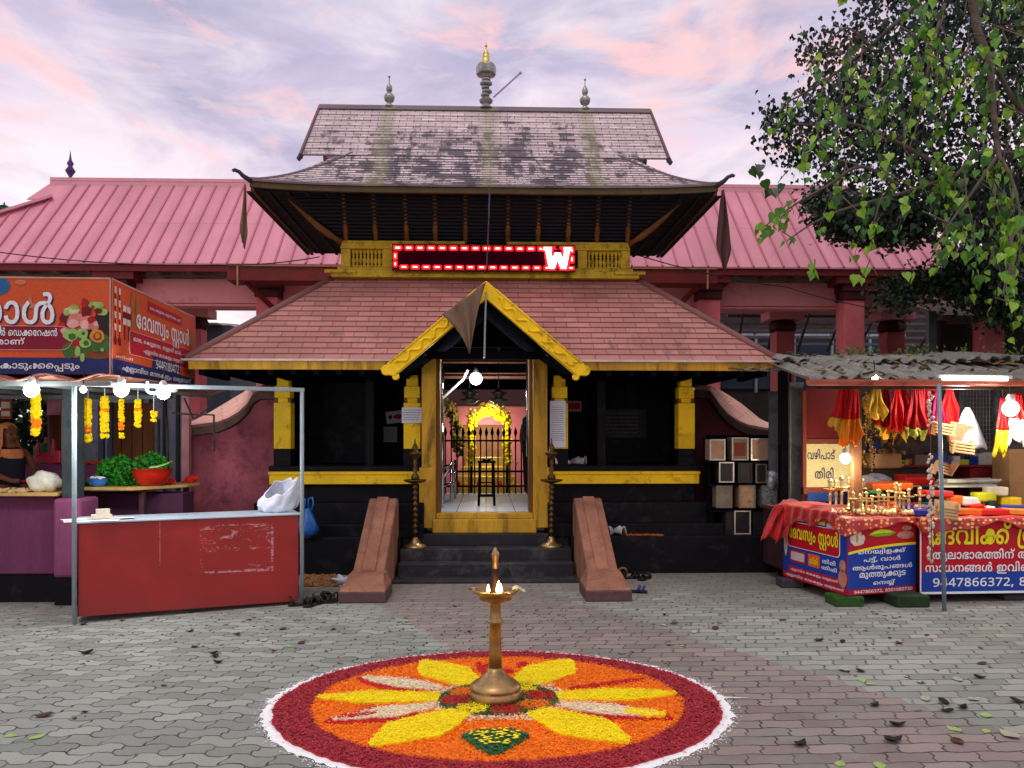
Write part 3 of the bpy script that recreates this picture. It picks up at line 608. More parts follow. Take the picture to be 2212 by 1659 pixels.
# ================================================================ flower carpet
FC = Vector((PX(1077, 4.62), 4.72, 0.0)); FRX, FRY = 1.345, 1.13
def fpt(r, a): return (FC.x + FRX * r * math.cos(a), FC.y + FRY * r * math.sin(a))
carpet = thing('flower_carpet', 'round floral carpet of orange, yellow and maroon petals ringed with white powder on the paving', 'flower carpet', (FC.x, FC.y, 0))
def petalmat(name, c, var=0.3, glow=0.0):
    m, nt, bs = newmat(name)
    p = pos(nt)
    n = noise(nt, p, 70, 3, 0.7)
    n2 = noise(nt, p, 9, 4, 0.6)
    cc = lin(c)
    col = ramp(nt, n, [(0.28, tuple(v * (1 - var * 1.3) for v in cc)), (0.5, cc), (0.75, tuple(min(1, v * 1.3 + 0.02) for v in cc))])
    col = mixc(nt, 0.25, col, mixc(nt, 1.0, col, ramp(nt, n2, [(0.3, 0.7), (0.7, 1.2)]), 'MULTIPLY'))
    nt.links.new(col, bs.inputs['Base Color']); bs.inputs['Roughness'].default_value = 0.7
    bs.inputs['Specular IOR Level'].default_value = 0.25
    bump(nt, bs, n, 0.6, 0.01)
    return m
PM = {'white': petalmat('white_powder', (246, 248, 250), 0.04), 'maroon': petalmat('maroon_petals', (176, 48, 60), 0.35),
      'orange': petalmat('orange_petals', (255, 128, 14), 0.3), 'yellow': petalmat('yellow_petals', (255, 232, 8), 0.1),
      'cream': petalmat('cream_petals', (246, 226, 188), 0.35), 'red': petalmat('red_petals', (206, 30, 38), 0.35),
      'green': petalmat('shredded_leaf', (50, 104, 62), 0.5)}
def inpoly(x, y, poly):
    c = False; j = len(poly) - 1
    for i in range(len(poly)):
        xi, yi = poly[i]; xj, yj = poly[j]
        if (yi > y) != (yj > y) and x < (xj - xi) * (y - yi) / (yj - yi) + xi: c = not c
        j = i
    return c
def bed(name, poly, mat, z, dens, size, holes=(), sheet=True, jag=0.012, label=None, stuff=True, tilt=.5):
    """a patch of loose petals: a low lumpy sheet inside the outline and many small tilted petals on it"""
    mb = MB()
    if sheet:
        n = len(poly)
        if holes:      # ring
            inner = holes[0]
            vs = [(x, y, z * rnd(.8, 1)) for x, y in poly] + [(x, y, z) for x, y in inner] + [(x, y, 0.001) for x, y in poly]
            fs = [(i, (i + 1) % n, n + (i + 1) % n, n + i) for i in range(n)] + [(i, (i + 1) % n, 2 * n + (i + 1) % n, 2 * n + i) for i in range(n)]
            mb.raw(vs, fs)
        else:
            cx = sum(p[0] for p in poly) / n; cy = sum(p[1] for p in poly) / n
            vs = [(x, y, z) for x, y in poly] + [(cx, cy, z * 1.05)] + [(x, y, 0.001) for x, y in poly]
            fs = [(i, (i + 1) % n, n) for i in range(n)] + [(i, (i + 1) % n, n + 1 + (i + 1) % n, n + 1 + i) for i in range(n)]
            mb.raw(vs, fs)
    xs = [p[0] for p in poly]; ys = [p[1] for p in poly]
    area = (max(xs) - min(xs)) * (max(ys) - min(ys))
    for _ in range(int(area * dens)):
        x, y = rnd(min(xs), max(xs)), rnd(min(ys), max(ys))
        xj, yj = x + rnd(-jag, jag), y + rnd(-jag, jag)
        if not inpoly(x, y, poly) or any(inpoly(x, y, h) for h in holes): continue
        s = size * rnd(.6, 1.3); a = rnd(0, 6.28); t = rnd(-tilt, tilt); t2 = rnd(-tilt * .8, tilt)
        ca, sa = math.cos(a), math.sin(a)
        zz = z + rnd(0.0, 0.010)
        q = []
        for u, v, w in ((-1, 0, 0), (0, -.45, .1), (1, 0, 0), (0, .45, .1)):
            lx, ly, lz = u * s, v * s, u * s * t + v * s * t2 + w * s
            q.append((xj + lx * ca - ly * sa, yj + lx * sa + ly * ca, max(0.002, zz + lz)))
        mb.face(q)
    o = put(name, mb, mat, carpet, fixn=False)
    if stuff: o['kind'] = 'stuff'
    if label: o['label'] = label
    return o
def circ(r0, n=96, wob=0.0, r1=None):
    return [fpt(r0 + rnd(-wob, wob), 2 * math.pi * k / n) for k in range(n)]
# white rice powder, ragged outside, with thrown streaks
mb = MB(); n = 220
outer = []
for k in range(n):
    a = 2 * math.pi * k / n
    outer.append(fpt(1.0 + rnd(-.008, .014) + (rnd(0.0, .02) if random.random() < .12 else 0), a))
inner = [fpt(0.93, 2 * math.pi * k / n) for k in range(n)]
mb.raw([(x, y, 0.003) for x, y in outer] + [(x, y, 0.006) for x, y in inner], [(i, (i + 1) % n, n + (i + 1) % n, n + i) for i in range(n)])
for a, l, w in ((R(2), .13, .012), (R(178), .03, .03), (R(176), .04, .02), (R(38), .03, .03)):
    x, y = fpt(1.0, a); x2, y2 = fpt(1.0 + l, a - .02)
    mb.face([(x, y - w, .004), (x2, y2, .003), (x, y + w, .004)])
for _ in range(1500):
    a = rnd(0, 6.28); rr = 1.0 + abs(random.gauss(0, .018)); x, y = fpt(rr, a); s = rnd(.002, .006)
    mb.face([(x - s, y, .003), (x, y - s, .003), (x + s, y, .004), (x, y + s, .003)])
put('white_border', mb, PM['white'], carpet, fixn=False, kind='stuff')
bed('maroon_ring', circ(.962, 140, .006), PM['maroon'], 0.014, 15000, .009, holes=[circ(.80, 140, .006)])
bed('orange_field', circ(.805, 120, .004), PM['orange'], 0.017, 15000, .008)
def petal_poly(a, r0, r1, w0, wmax, tipw=.0, n=16, pos_max=.62):
    """long petal from radius r0 to r1 along angle a; half-widths in carpet units"""
    ca, sa = math.cos(a), math.sin(a); L_, R_ = [], []
    for k in range(n + 1):
        t = k / n; r = r0 + (r1 - r0) * t
        w = w0 + (wmax - w0) * (t / pos_max) ** .8 if t < pos_max else tipw + (wmax - tipw) * (1 - (t - pos_max) / (1 - pos_max)) ** .75
        w += rnd(-.007, .007)
        ex, ey = r * ca, r * sa
        L_.append((FC.x + FRX * (ex - sa * w), FC.y + FRY * (ey + ca * w))); R_.append((FC.x + FRX * (ex + sa * w), FC.y + FRY * (ey - ca * w)))
    return L_ + R_[::-1]
for a in (62, 118, 3, 177, 233, 307):
    w = .095 if a in (3, 177) else .134
    bed('yellow_petal', petal_poly(R(a), .26, .80, .055, w, .004, pos_max=.55), PM['yellow'], 0.032, 17000, .0075, tilt=.35)
for a in (150, 205, 335):
    bed('red_outline', petal_poly(R(a), .34, .78, .02, .115, .006, pos_max=.42), PM['red'], 0.027, 12000, .007)
    bed('cream_petal', petal_poly(R(a), .30, .745, .022, .078, .006, pos_max=.45), PM['cream'], 0.036, 15000, .0075, tilt=.35)
bed('red_vein', petal_poly(R(205), .56, .72, .006, .02, .004), PM['red'], 0.043, 14000, .006)
bed('yellow_tip', petal_poly(R(335), .58, .75, .03, .045, .006), PM['yellow'], 0.043, 14000, .007)
for a, r0, r1, w in ((24, .36, .76, .022), (92, .56, .64, .05), (84, .45, .52, .04), (98, .44, .66, .018), (78, .58, .68, .03)):
    bed('red_scroll', petal_poly(R(a), r0, r1, .012, w, .006), PM['red'], 0.029, 14000, .007)
# green and yellow leaf shape at the front
bed('leaf_motif', petal_poly(R(268), .47, .75, .06, .135, .006, pos_max=.22), PM['green'], 0.032, 12000, .010)
mb = MB()
pp = petal_poly(R(268), .48, .72, .05, .115, .01, pos_max=.22)
for _ in range(190):
    x, y = FC.x + rnd(-.16, .16), FC.y + FRY * rnd(-.68, -.48)
    if inpoly(x, y, pp):
        if random.random() < .35: continue
        s = rnd(.008, .017)
        mb.face([(x - s, y, .046), (x, y - s * .4, .047), (x + s, y, .046), (x, y + s * .5, .049)])
put('yellow_fleck', mb, PM['yellow'], carpet, fixn=False, kind='stuff')
# inner medallion
bed('cream_ring', circ(.315, 60, .008), PM['cream'], 0.022, 12000, .008, holes=[circ(.268, 60, .006)])
bed('green_medallion', circ(.27, 50, .006), PM['green'], 0.022, 15000, .009)
for k in range(8):
    a = k * 45 + 10
    bed('medallion_patch', petal_poly(R(a), .13, .245, .04, .07, .04), PM[('red', 'yellow', 'red', 'orange')[k % 4]], 0.028, 15000, .0075)
for k in range(26):
    a = 2 * math.pi * k / 26
    if k % 3 == 0: bed('cream_tuft', [fpt(.33 + .022 * math.cos(t), a + .06 * math.sin(t)) for t in (0, 1, 2, 3, 4, 5)], PM['cream'], .022, 16000, .007)

for key, nn in (('orange', 500), ('yellow', 330), ('maroon', 420), ('red', 120)):
    mb = MB()
    for _ in range(nn):
        rr = rnd(.3, .8) if key != 'maroon' else rnd(.74, 1.02); x, y = fpt(rr, rnd(0, 6.28)); s = rnd(.005, .010); a = rnd(0, 6.28); z = .030 if rr < .955 else .008
        ca, sa = math.cos(a) * s, math.sin(a) * s
        mb.face([(x - ca, y - sa, z), (x + sa * .4, y - ca * .4, z + .004), (x + ca, y + sa, z), (x - sa * .4, y + ca * .4, z + .003)])
    put('stray_petal', mb, PM[key], carpet, fixn=False, kind='stuff')
# ================================================================ oil lamp on the carpet
def brass(name, c, rough, dirt=.25):
    m, nt, bs = newmat(name)
    p = pos(nt); n = noise(nt, p, 9, 6, .65); f = noise(nt, p, 90, 3)
    cc = lin(c)
    col = ramp(nt, n, [(.3, tuple(v * .45 for v in cc)), (.5, tuple(v * .8 for v in cc)), (.7, cc)])
    nt.links.new(col, bs.inputs['Base Color'])
    bs.inputs['Metallic'].default_value = 0.9
    nt.links.new(ramp(nt, n, [(.3, min(1, rough + .25)), (.7, rough)]), bs.inputs['Roughness'])
    bump(nt, bs, f, .12, .004)
    MATS[name] = m
    return m
BR_OLD = brass('aged_brass', (180, 148, 102), .32)
BR_NEW = brass('polished_brass', (255, 226, 160), .2)
BR_DARK = brass('blackened_bronze', (110, 84, 48), .38)
SOOT = M('soot', (30, 14, 12), .6, .4, 30, .3)
FLAME = EM('flame', (255, 190, 110), 14)
LC = PG(1070, 1507, 0.03); LC.z = .03
lampo = thing('oil_lamp', 'tall brass oil lamp with lit wicks standing in the middle of the flower carpet', 'oil lamp', LC)
b = MB()
b.lathe(LC, [(.15, 0), (.152, .02), (.148, .045), (.140, .05), (.152, .06), (.150, .075), (.125, .095), (.10, .11), (.07, .135), (.05, .16), (.042, .18)], 32)
put('base', b, BR_OLD, lampo, smooth=True)
b = MB()
b.lathe(LC, [(.041, .178), (.036, .30), (.034, .44), (.046, .445), (.046, .455), (.034, .462), (.036, .475), (.032, .485), (.031, .555), (.046, .565), (.052, .575)], 24)
put('stem', b, BR_OLD, lampo, smooth=True)
b = MB()
b.lathe(LC, [(.04, .565), (.085, .575), (.095, .585), (.088, .60), (.105, .605), (.13, .622), (.138, .640), (.132, .641), (.11, .622), (.03, .615)], 32, cap=False)
for k in range(5):
    a = R(72 * k + 20); b.prism([(LC.x + math.cos(a + s) * r, LC.y + math.sin(a + s) * r) for s, r in ((-.22, .125), (0, .165), (.22, .125))], 'z', LC.z + .628, LC.z + .641)
put('bowl', b, BR_OLD, lampo, smooth=True)
b = MB()
b.lathe(LC, [(.05, .615), (.046, .64), (.034, .66), (.03, .70), (.022, .72), (.018, .76)], 20)
put('wick_cone', b, SOOT, lampo, smooth=True)
b = MB()
b.lathe(LC, [(.017, .755), (.016, .80), (.022, .835), (.024, .845), (.015, .865), (.006, .885)], 18)
put('finial', b, BR_OLD, lampo, smooth=True)
for dx_, dy_, s_ in ((-.042, -.07, .8), (.018, -.10, 1.25), (.03, -.085, .9)):
    c = LC + Vector((dx_, dy_, .632))
    b = MB(); b.lathe(c, [(.004, 0), (.013 * s_, .012 * s_), (.012 * s_, .026 * s_), (.005 * s_, .05 * s_), (.001, .062 * s_)], 10)
    put('flame', b, FLAME, lampo, smooth=True)
lamp('lamp_glow', LC + Vector((.0, -.13, .69)), 1.6, (1, .5, .2), .02, lampo)
b = MB(); b.grid(lambda u, v: LC + Vector((.10 + .075 * u, -.06 + .05 * v, .645 + .012 * math.sin(u * 5) + .008 * v)), 5, 3)
put('cotton_wick', b, M('pale_leaf', (196, 190, 150), .6), lampo, smooth=True)
# ================================================================ temple gateway
def tiles(name, c_lo, c_hi, width, row, stain, green=False, mortar=(70, 52, 56)):
    """flat roofing tiles laid in courses; UV in metres, u along the course, v up the slope"""
    m, nt, bs = newmat(name); L = nt.links
    uv = nd(nt, 'ShaderNodeUVMap').outputs[0]; p = pos(nt)
    br = nd(nt, 'ShaderNodeTexBrick'); L.new(uv, br.inputs['Vector']); br.offset = 0.5
    for k, v in (('Scale', 1.0), ('Brick Width', width), ('Row Height', row), ('Mortar Size', .006), ('Mortar Smooth', .3), ('Bias', 0.0)): br.inputs[k].default_value = v
    br.inputs['Color1'].default_value = (0, 0, 0, 1); br.inputs['Color2'].default_value = (1, 1, 1, 1); br.inputs['Mortar'].default_value = (.5, .5, .5, 1)
    col = ramp(nt, br.outputs['Color'], [(0, lin(c_lo)), (1, lin(c_hi))])
    col = mixc(nt, 1.0, col, ramp(nt, noise(nt, p, 1.1, 5, .6), [(.3, .78), (.7, 1.12)]), 'MULTIPLY')
    col = mixc(nt, 1.0, col, ramp(nt, noise(nt, p, 60, 3, .7), [(.3, .8), (.7, 1.12)]), 'MULTIPLY')
    col = mixc(nt, mth(nt, 'MULTIPLY', br.outputs['Fac'], .8 if green else .6), col, lin(mortar))
    sp = nd(nt, 'ShaderNodeSeparateXYZ'); L.new(p, sp.inputs[0])
    # black lichen: grows tile by tile and runs down the slope
    sv = scaled(nt, uv, (3.4, 1.1, 1)); s1 = noise(nt, sv, 1.0, 5, .65)
    sv2 = scaled(nt, uv, (9, 5, 1)); s2 = noise(nt, sv2, 1.0, 4, .7)
    s = mth(nt, 'ADD', mth(nt, 'MULTIPLY', s1, .60), mth(nt, 'ADD', mth(nt, 'MULTIPLY', s2, .28), mth(nt, 'MULTIPLY', br.outputs['Color'], .13)))
    if stain[0] == 'band':   # strongest over the middle of the roof, along the curve of the slope
        zc, zw = stain[1], stain[2]
        d = mth(nt, 'ABSOLUTE', mth(nt, 'DIVIDE', mth(nt, 'SUBTRACT', sp.outputs[2], zc), zw))
        dxx = mth(nt, 'ABSOLUTE', mth(nt, 'DIVIDE', sp.outputs[0], 2.75))
        s = mth(nt, 'SUBTRACT', s, mth(nt, 'ADD', mth(nt, 'MULTIPLY', mth(nt, 'POWER', d, 2), .10), mth(nt, 'MULTIPLY', mth(nt, 'POWER', dxx, 3), .11)))
        msk = ramp(nt, s, [(stain[3], 0), (stain[3] + .07, .9)])
    else:
        zc, zw = stain[1], stain[2]
        d = mth(nt, 'ABSOLUTE', mth(nt, 'DIVIDE', mth(nt, 'SUBTRACT', sp.outputs[2], zc), zw))
        s = mth(nt, 'SUBTRACT', s, mth(nt, 'MULTIPLY', mth(nt, 'POWER', d, 2), .08))
        msk = ramp(nt, s, [(stain[3], 0), (stain[3] + .12, .8)])
    col = mixc(nt, msk, col, lin((74, 70, 80)))
    if green:   # streaks washed down from the finials
        for xc in (-1.30, .03, 1.34):
            w = mth(nt, 'ADD', sp.outputs[0], mth(nt, 'MULTIPLY', mth(nt, 'SUBTRACT', noise(nt, p, 2.2, 4), .5), .22))
            g_ = mth(nt, 'ABSOLUTE', mth(nt, 'DIVIDE', mth(nt, 'SUBTRACT', w, xc), .15))
            gm = mth(nt, 'MULTIPLY', ramp(nt, g_, [(.3, .5), (1.0, 0)]), ramp(nt, sp.outputs[2], [(0, 1), (1, 1)]))
            col = mixc(nt, gm, col, lin((150, 148, 116)))
    L.new(col, bs.inputs['Base Color'])
    bs.inputs['Roughness'].default_value = .75; bs.inputs['Specular IOR Level'].default_value = .2
    h = mth(nt, 'ADD', mth(nt, 'MULTIPLY', br.outputs['Fac'], -1), mth(nt, 'ADD', mth(nt, 'MULTIPLY', br.outputs['Color'], .3), mth(nt, 'MULTIPLY', noise(nt, p, 45, 3), .4)))
    bump(nt, bs, h, .5, .01)
    return m
T_UP = tiles('weathered_roof_tiles', (208, 188, 192), (246, 226, 228), .19, .072, ('band', 4.95, .85, .455), green=True, mortar=(66, 58, 66))
T_LO = tiles('red_roof_tiles', (172, 116, 108), (194, 136, 126), .27, .105, ('low', 2.60, .34, .545))
YEL = M('yellow_paint', (248, 204, 30), .5, .16, 3, .35, dirt=.2, dirtc=(120, 84, 20))
YEL2 = M('ochre_wood_paint', (212, 164, 50), .45, .3, 4, .4, dirt=.38, dirtc=(96, 64, 24), streak=True)
OLIVE = M('old_yellow_paint', (204, 172, 48), .6, .3, 5, .3, dirt=.35, dirtc=(80, 62, 20))
BLACK = M('black_painted_plaster', (20, 20, 25), .6, .4, 2.5, .2, dirt=.25, dirtc=(44, 43, 47), spec=.1)
BLACKW = M('black_wood', (20, 20, 26), .97, .4, 6, .1, spec=0.0)
STEP = M('worn_step_stone', (44, 43, 48), .6, .3, 3, .25, dirt=.35, dirtc=(84, 80, 80))
REDST = M('laterite_stone', (152, 104, 84), .85, .3, 3, .8, dirt=.5, dirtc=(112, 78, 68), streak=True)
BROWN = M('brown_carved_wood', (122, 82, 40), .55, .35, 8, .3, streak=True)
FLAREBRONZE = M('flare_pale_bronze', (156, 158, 150), .3, .4, 12, .3, metal=.6)  # bronze colour lightened to imitate the sky's flare around the finials
GOLD = M('gilded_metal', (222, 196, 110), .3, .2, 12, .2, metal=.85)

temple = thing('temple_gateway', 'two-tiered tiled temple gateway with yellow pillars and a red light sign on its balcony', 'temple', (0, 10.5, 0))
def courses(mb, prof, hw, row, lift=.012, u0=0):
    """prof: list of (y, z) from eave up; hw(t): half width; courses overlap like real tiles"""
    # resample the profile by length
    ds = [0]
    for i in range(1, len(prof)): ds.append(ds[-1] + math.dist(prof[i], prof[i - 1]))
    def at(s):
        for i in range(1, len(ds)):
            if s <= ds[i] + 1e-9:
                t = (s - ds[i - 1]) / (ds[i] - ds[i - 1]); return tuple(prof[i - 1][k] + (prof[i][k] - prof[i - 1][k]) * t for k in (0, 1))
        return prof[-1]
    n = max(1, round(ds[-1] / row)); out = []
    for i in range(n):
        s0, s1 = ds[-1] * i / n, ds[-1] * (i + 1) / n
        a, b_ = at(s0), at(s1)
        dy, dz_ = b_[0] - a[0], b_[1] - a[1]; l = math.hypot(dy, dz_) or 1
        ny, nz = -dz_ / l, dy / l
        out.append(((a[0] + ny * lift, a[1] + nz * lift), b_, a, s0 / ds[-1], s1 / ds[-1], i * row, (i + 1) * row))
    return out
def hip_roof(mb, x0, x1, y0, y1, z0, ix, iy, z1, power, row, up=0.0, lift=.012, cut=False):
    """frustum hip roof: eave rectangle at z0 to an inner rectangle at z1, concave when power > 1; corners turned up"""
    N = 18
    def zc(t): return z0 + (z1 - z0) * t ** power
    cx, cy = (x0 + x1) / 2, (y0 + y1) / 2
    def side(P0, P1, Q0, Q1):
        P0, P1, Q0, Q1 = map(Vector, (P0, P1, Q0, Q1))
        run = ((Q0 + Q1) / 2 - (P0 + P1) / 2).length
        prof = [(run * k / N, zc(k / N)) for k in range(N + 1)]
        NX = 48
        for (a, b_, a_, t0, t1, v0, v1) in courses(mb, prof, None, row, lift):
            r0, r1 = a[0] / run, b_[0] / run
            ra = a_[0] / run
            for k in range(NX):
                w0, w1 = k / NX, (k + 1) / NX
                def q(r, w, z, tt):
                    e0 = P0 + (Q0 - P0) * r; e1 = P1 + (Q1 - P1) * r
                    pt = e0 + (e1 - e0) * w
                    lf = up * abs(2 * w - 1) ** 5 * max(0, 1 - r) ** 2
                    return Vector((pt.x, pt.y, z + lf))
                A, B, C_, D = q(r0, w0, a[1], t0), q(r0, w1, a[1], t0), q(r1, w1, b_[1], t1), q(r1, w0, b_[1], t1)
                if cut and abs(A.y - y0) < (iy[0] - y0) + .02 and A.y < cy and max(abs(A.x), abs(B.x)) < 1.0 * (3.12 - A.z) / .83: continue
                def uu(pt): return (pt - P0).dot((P1 - P0).normalized())
                mb.face([A, B, C_, D], uv=[(uu(A), v0 + .004), (uu(B), v0 + .004), (uu(C_), v1 - .002), (uu(D), v1 - .002)])
                E_, F_ = q(ra, w0, a_[1] - .012, t0), q(ra, w1, a_[1] - .012, t0)
                mb.face([E_, F_, B, A], uv=[(uu(A), v0)] * 4)
    side((x0, y0, 0), (x1, y0, 0), (cx - ix, iy[0], 0), (cx + ix, iy[0], 0))
    side((x1, y0, 0), (x1, y1, 0), (cx + ix, iy[0], 0), (cx + ix, iy[1], 0))
    side((x1, y1, 0), (x0, y1, 0), (cx + ix, iy[1], 0), (cx - ix, iy[1], 0))
    side((x0, y1, 0), (x0, y0, 0), (cx - ix, iy[1], 0), (cx - ix, iy[0], 0))
# ---- lower roof
EY, EZ, EH = 8.75, 2.42, 3.25
TY, TZ, TH = 10.02, 3.56, 1.90
b = MB(); hip_roof(b, -EH, EH, EY, 13.7, EZ, TH, (TY, 12.4), TZ, 1.0, .105, lift=.012, cut=True)
lower_roof = put('lower_roof', b, T_LO, temple, fixn=False)
b = MB()
for sx in (-1, 1):
    path = [(sx * (EH - (EH - TH) * t), EY + (TY - EY) * t, EZ + (TZ - EZ) * t + .01) for t in (0, .25, .5, .75, 1)]
    b = MB(); b.tube(path, .04, 8); put('hip_ridge', b, T_LO, lower_roof, smooth=True)
b = MB()
b.box(-EH + .02, -.98, EY + .02, EY + .05, EZ - .105, EZ - .012)
put('eave_board', b, YEL2, temple, bevel=.006); b = MB(); b.box(.98, EH - .02, EY + .02, EY + .05, EZ - .105, EZ - .012)
put('eave_board', b, YEL2, temple, bevel=.006)
b = MB(); b.box(-EH - .03, -.98, EY - .05, EY + .06, EZ - .016, EZ + .006)
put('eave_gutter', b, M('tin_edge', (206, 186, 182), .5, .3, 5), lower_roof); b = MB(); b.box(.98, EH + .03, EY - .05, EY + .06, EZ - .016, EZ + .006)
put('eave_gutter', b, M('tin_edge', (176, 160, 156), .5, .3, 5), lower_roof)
b = MB(); b.box(-EH + .1, -.9, EY + .06, 13.6, EZ - .09, EZ - .06); b.box(.9, EH - .1, EY + .06, 13.6, EZ - .09, EZ - .06)
for k in range(26):
    x = -3.1 + k * 6.2 / 25
    if abs(x) < .9: continue
    b.box(x - .03, x + .03, EY + .06, 9.7, EZ - .16, EZ - .085)
put('eave_soffit', b, BLACKW, temple)
# ---- pillars, beams and walls
def pillar(x, z0):
    q = MB(); w = .1; y = 9.85; zt = 2.34
    zb = 1.44
    for (a, c, ww, m) in ((zb, 2.0, w * 1.02, 0), (2.0, 2.06, w * .62, 0), (2.06, 2.20, w * .95, 0), (2.20, zt, w * .72, 0)):
        q.box(x - ww, x + ww, y - ww, y + ww, a, c)
    pl = put('pillar', q, YEL, temple, bevel=.006)
    q = MB(); q.box(x - w - .004, x + w + .004, y - w - .004, y + w + .004, 1.235, zb - .003); put('pillar_base', q, BLACK, pl, bevel=.006)
    q = MB()
    for s in (-1, 1): q.box(x + s * w * 1.0 - .035 * (s > 0) - .0, x + s * w * 1.0 + .035 * (s < 0), y - .07, y + .07, 2.01, 2.055)
    put('pillar_bracket', q, BROWN, pl)
for x in (-2.465, -.90, .90, 2.465): pillar(x, 0)
for x0, x1 in ((-3.0, -.6), (.565, 3.0)): put('lintel_beam', MB().box(x0, x1, 9.78, 9.95, 2.30, 2.345), BLACKW, temple)
for sx in (-1, 1):
    b = MB(); b.box(min(sx * .58, sx * 2.6), max(sx * .58, sx * 2.6), 11.0, 11.15, .5, 2.5)
    b.box(sx * .60 - .02, sx * .60 + .02, 9.95, 11.0, .5, 2.5); b.box(sx * 2.58 - .03, sx * 2.58 + .03, 10.1, 11.0, .5, 2.5)
    put('recess_wall', b, BLACK, temple)
for sx in (-1, 1):
    b = MB()
    b.box(min(sx * .76, sx * 2.62), max(sx * .76, sx * 2.62), 9.72, 11.0, 1.17, 1.235)
    put('bench_slab', b, BLACK, temple, bevel=.01)
    b = MB()
    b.box(min(sx * .78, sx * 2.60), max(sx * .78, sx * 2.60), 9.665, 9.76, 1.015, 1.168)
    b.box(min(sx * .77, sx * 2.61), max(sx * .77, sx * 2.61), 9.645, 9.70, 1.13, 1.166)
    put('bench_beam', b, YEL, temple, bevel=.006)
    b = MB()
    b.box(min(sx * .72, sx * 2.58), max(sx * .72, sx * 2.58), 9.80, 11.0, .40, 1.17)
    b.box(min(sx * .74, sx * 2.75), max(sx * .74, sx * 2.75), 9.55, 9.80, .40, .80)
    b.box(min(sx * .74, sx * 2.9), max(sx * .74, sx * 2.9), 9.40, 9.56, .40, .56)
    x1 = -3.1 if sx < 0 else 4.4
    b.box(min(sx * .99, x1), max(sx * .99, x1), 9.22, 9.9, -.02, .432)
    put('plinth', b, BLACK, temple, bevel=.015)
# ---- steps
b = MB()
for k, (y, z) in enumerate(((8.92, .168), (9.16, .30), (9.47, .435))):
    b.box(-.985, .985, y, 10.0, z - .14 if k else -.02, z)
put('steps', b, STEP, temple, bevel=.012)
b = MB(); b.box(-1.1, 1.1, 8.62, 8.93, -.02, .028); put('step_slab', b, STEP, temple, bevel=.01)
# ---- sloping stone cheeks beside the steps
for sx in (-1, 1):
    q = MB()
    q.prism([(7.86, .17), (8.0, .22), (9.18, .88), (9.30, .87), (9.36, .80), (9.36, .0), (7.86, 0)], 'x', sx * 1.175 - .158, sx * 1.175 + .158)
    ch = put('stair_cheek', q, REDST, temple, bevel=.02)
    q = MB()
    q.prism([(8.02, .255), (9.16, .905), (9.16, .86), (8.02, .21)], 'x', sx * 1.175 - .068, sx * 1.175 + .068)
    put('raised_rib', q, REDST, ch, bevel=.012)
    q = MB()
    vs = []
    for (z, e, yb) in ((.105, .22, 7.62), (.13, .215, 7.66), (.17, .19, 7.74), (.235, .168, 7.90)):
        vs += [(sx * 1.175 - e, yb, z), (sx * 1.175 + e, yb, z), (sx * 1.175 + e, 8.12, z), (sx * 1.175 - e, 8.12, z)]
    fs = [tuple(range(4)), tuple(range(12, 16))]
    for i in range(3):
        for k in range(4): fs.append((i * 4 + k, i * 4 + (k + 1) % 4, i * 4 + 4 + (k + 1) % 4, i * 4 + 4 + k))
    q.raw(vs, fs)
    put('flared_foot', q, REDST, ch, bevel=.008)
    q = MB(); q.box(sx * 1.175 - .225, sx * 1.175 + .225, 7.61, 8.14, 0, .104)
    put('base_block', q, M('dark_base_stone', (92, 70, 66), .8, .3, 5, .4), ch, bevel=.012)
# ---- doorway
door = put('door_jamb', MB().box(-.775, -.60, 9.62, 9.80, .49, 2.60).box(-.80, -.61, 9.585, 9.63, .49, 1.22), YEL2, temple, bevel=.01)
put('door_jamb', MB().box(.565, .74, 9.62, 9.80, .49, 2.60).box(.575, .765, 9.585, 9.63, .49, 1.22), YEL2, temple, bevel=.01)
put('threshold', MB().box(-.64, .605, 9.55, 9.80, .435, .60).box(-.60, .565, 9.60, 9.82, .60, .668), YEL2, door, bevel=.012)
put('door_lining', MB().box(-.60, -.555, 9.66, 9.98, .60, 2.6), BROWN, door, bevel=.006); put('door_lining', MB().box(.52, .565, 9.66, 9.98, .60, 2.6), BROWN, door, bevel=.006)
STEEL = M('polished_steel', (200, 206, 214), .12, .1, 5, .05, metal=1)
b = MB(); b.tube([(.50, 9.72, 1.35), (.50, 9.72, 2.5)], .013, 10); b.tube([(-.535, 9.72, 1.75), (-.535, 9.72, 2.5)], .013, 10)
put('steel_strip', b, STEEL, door, smooth=True)
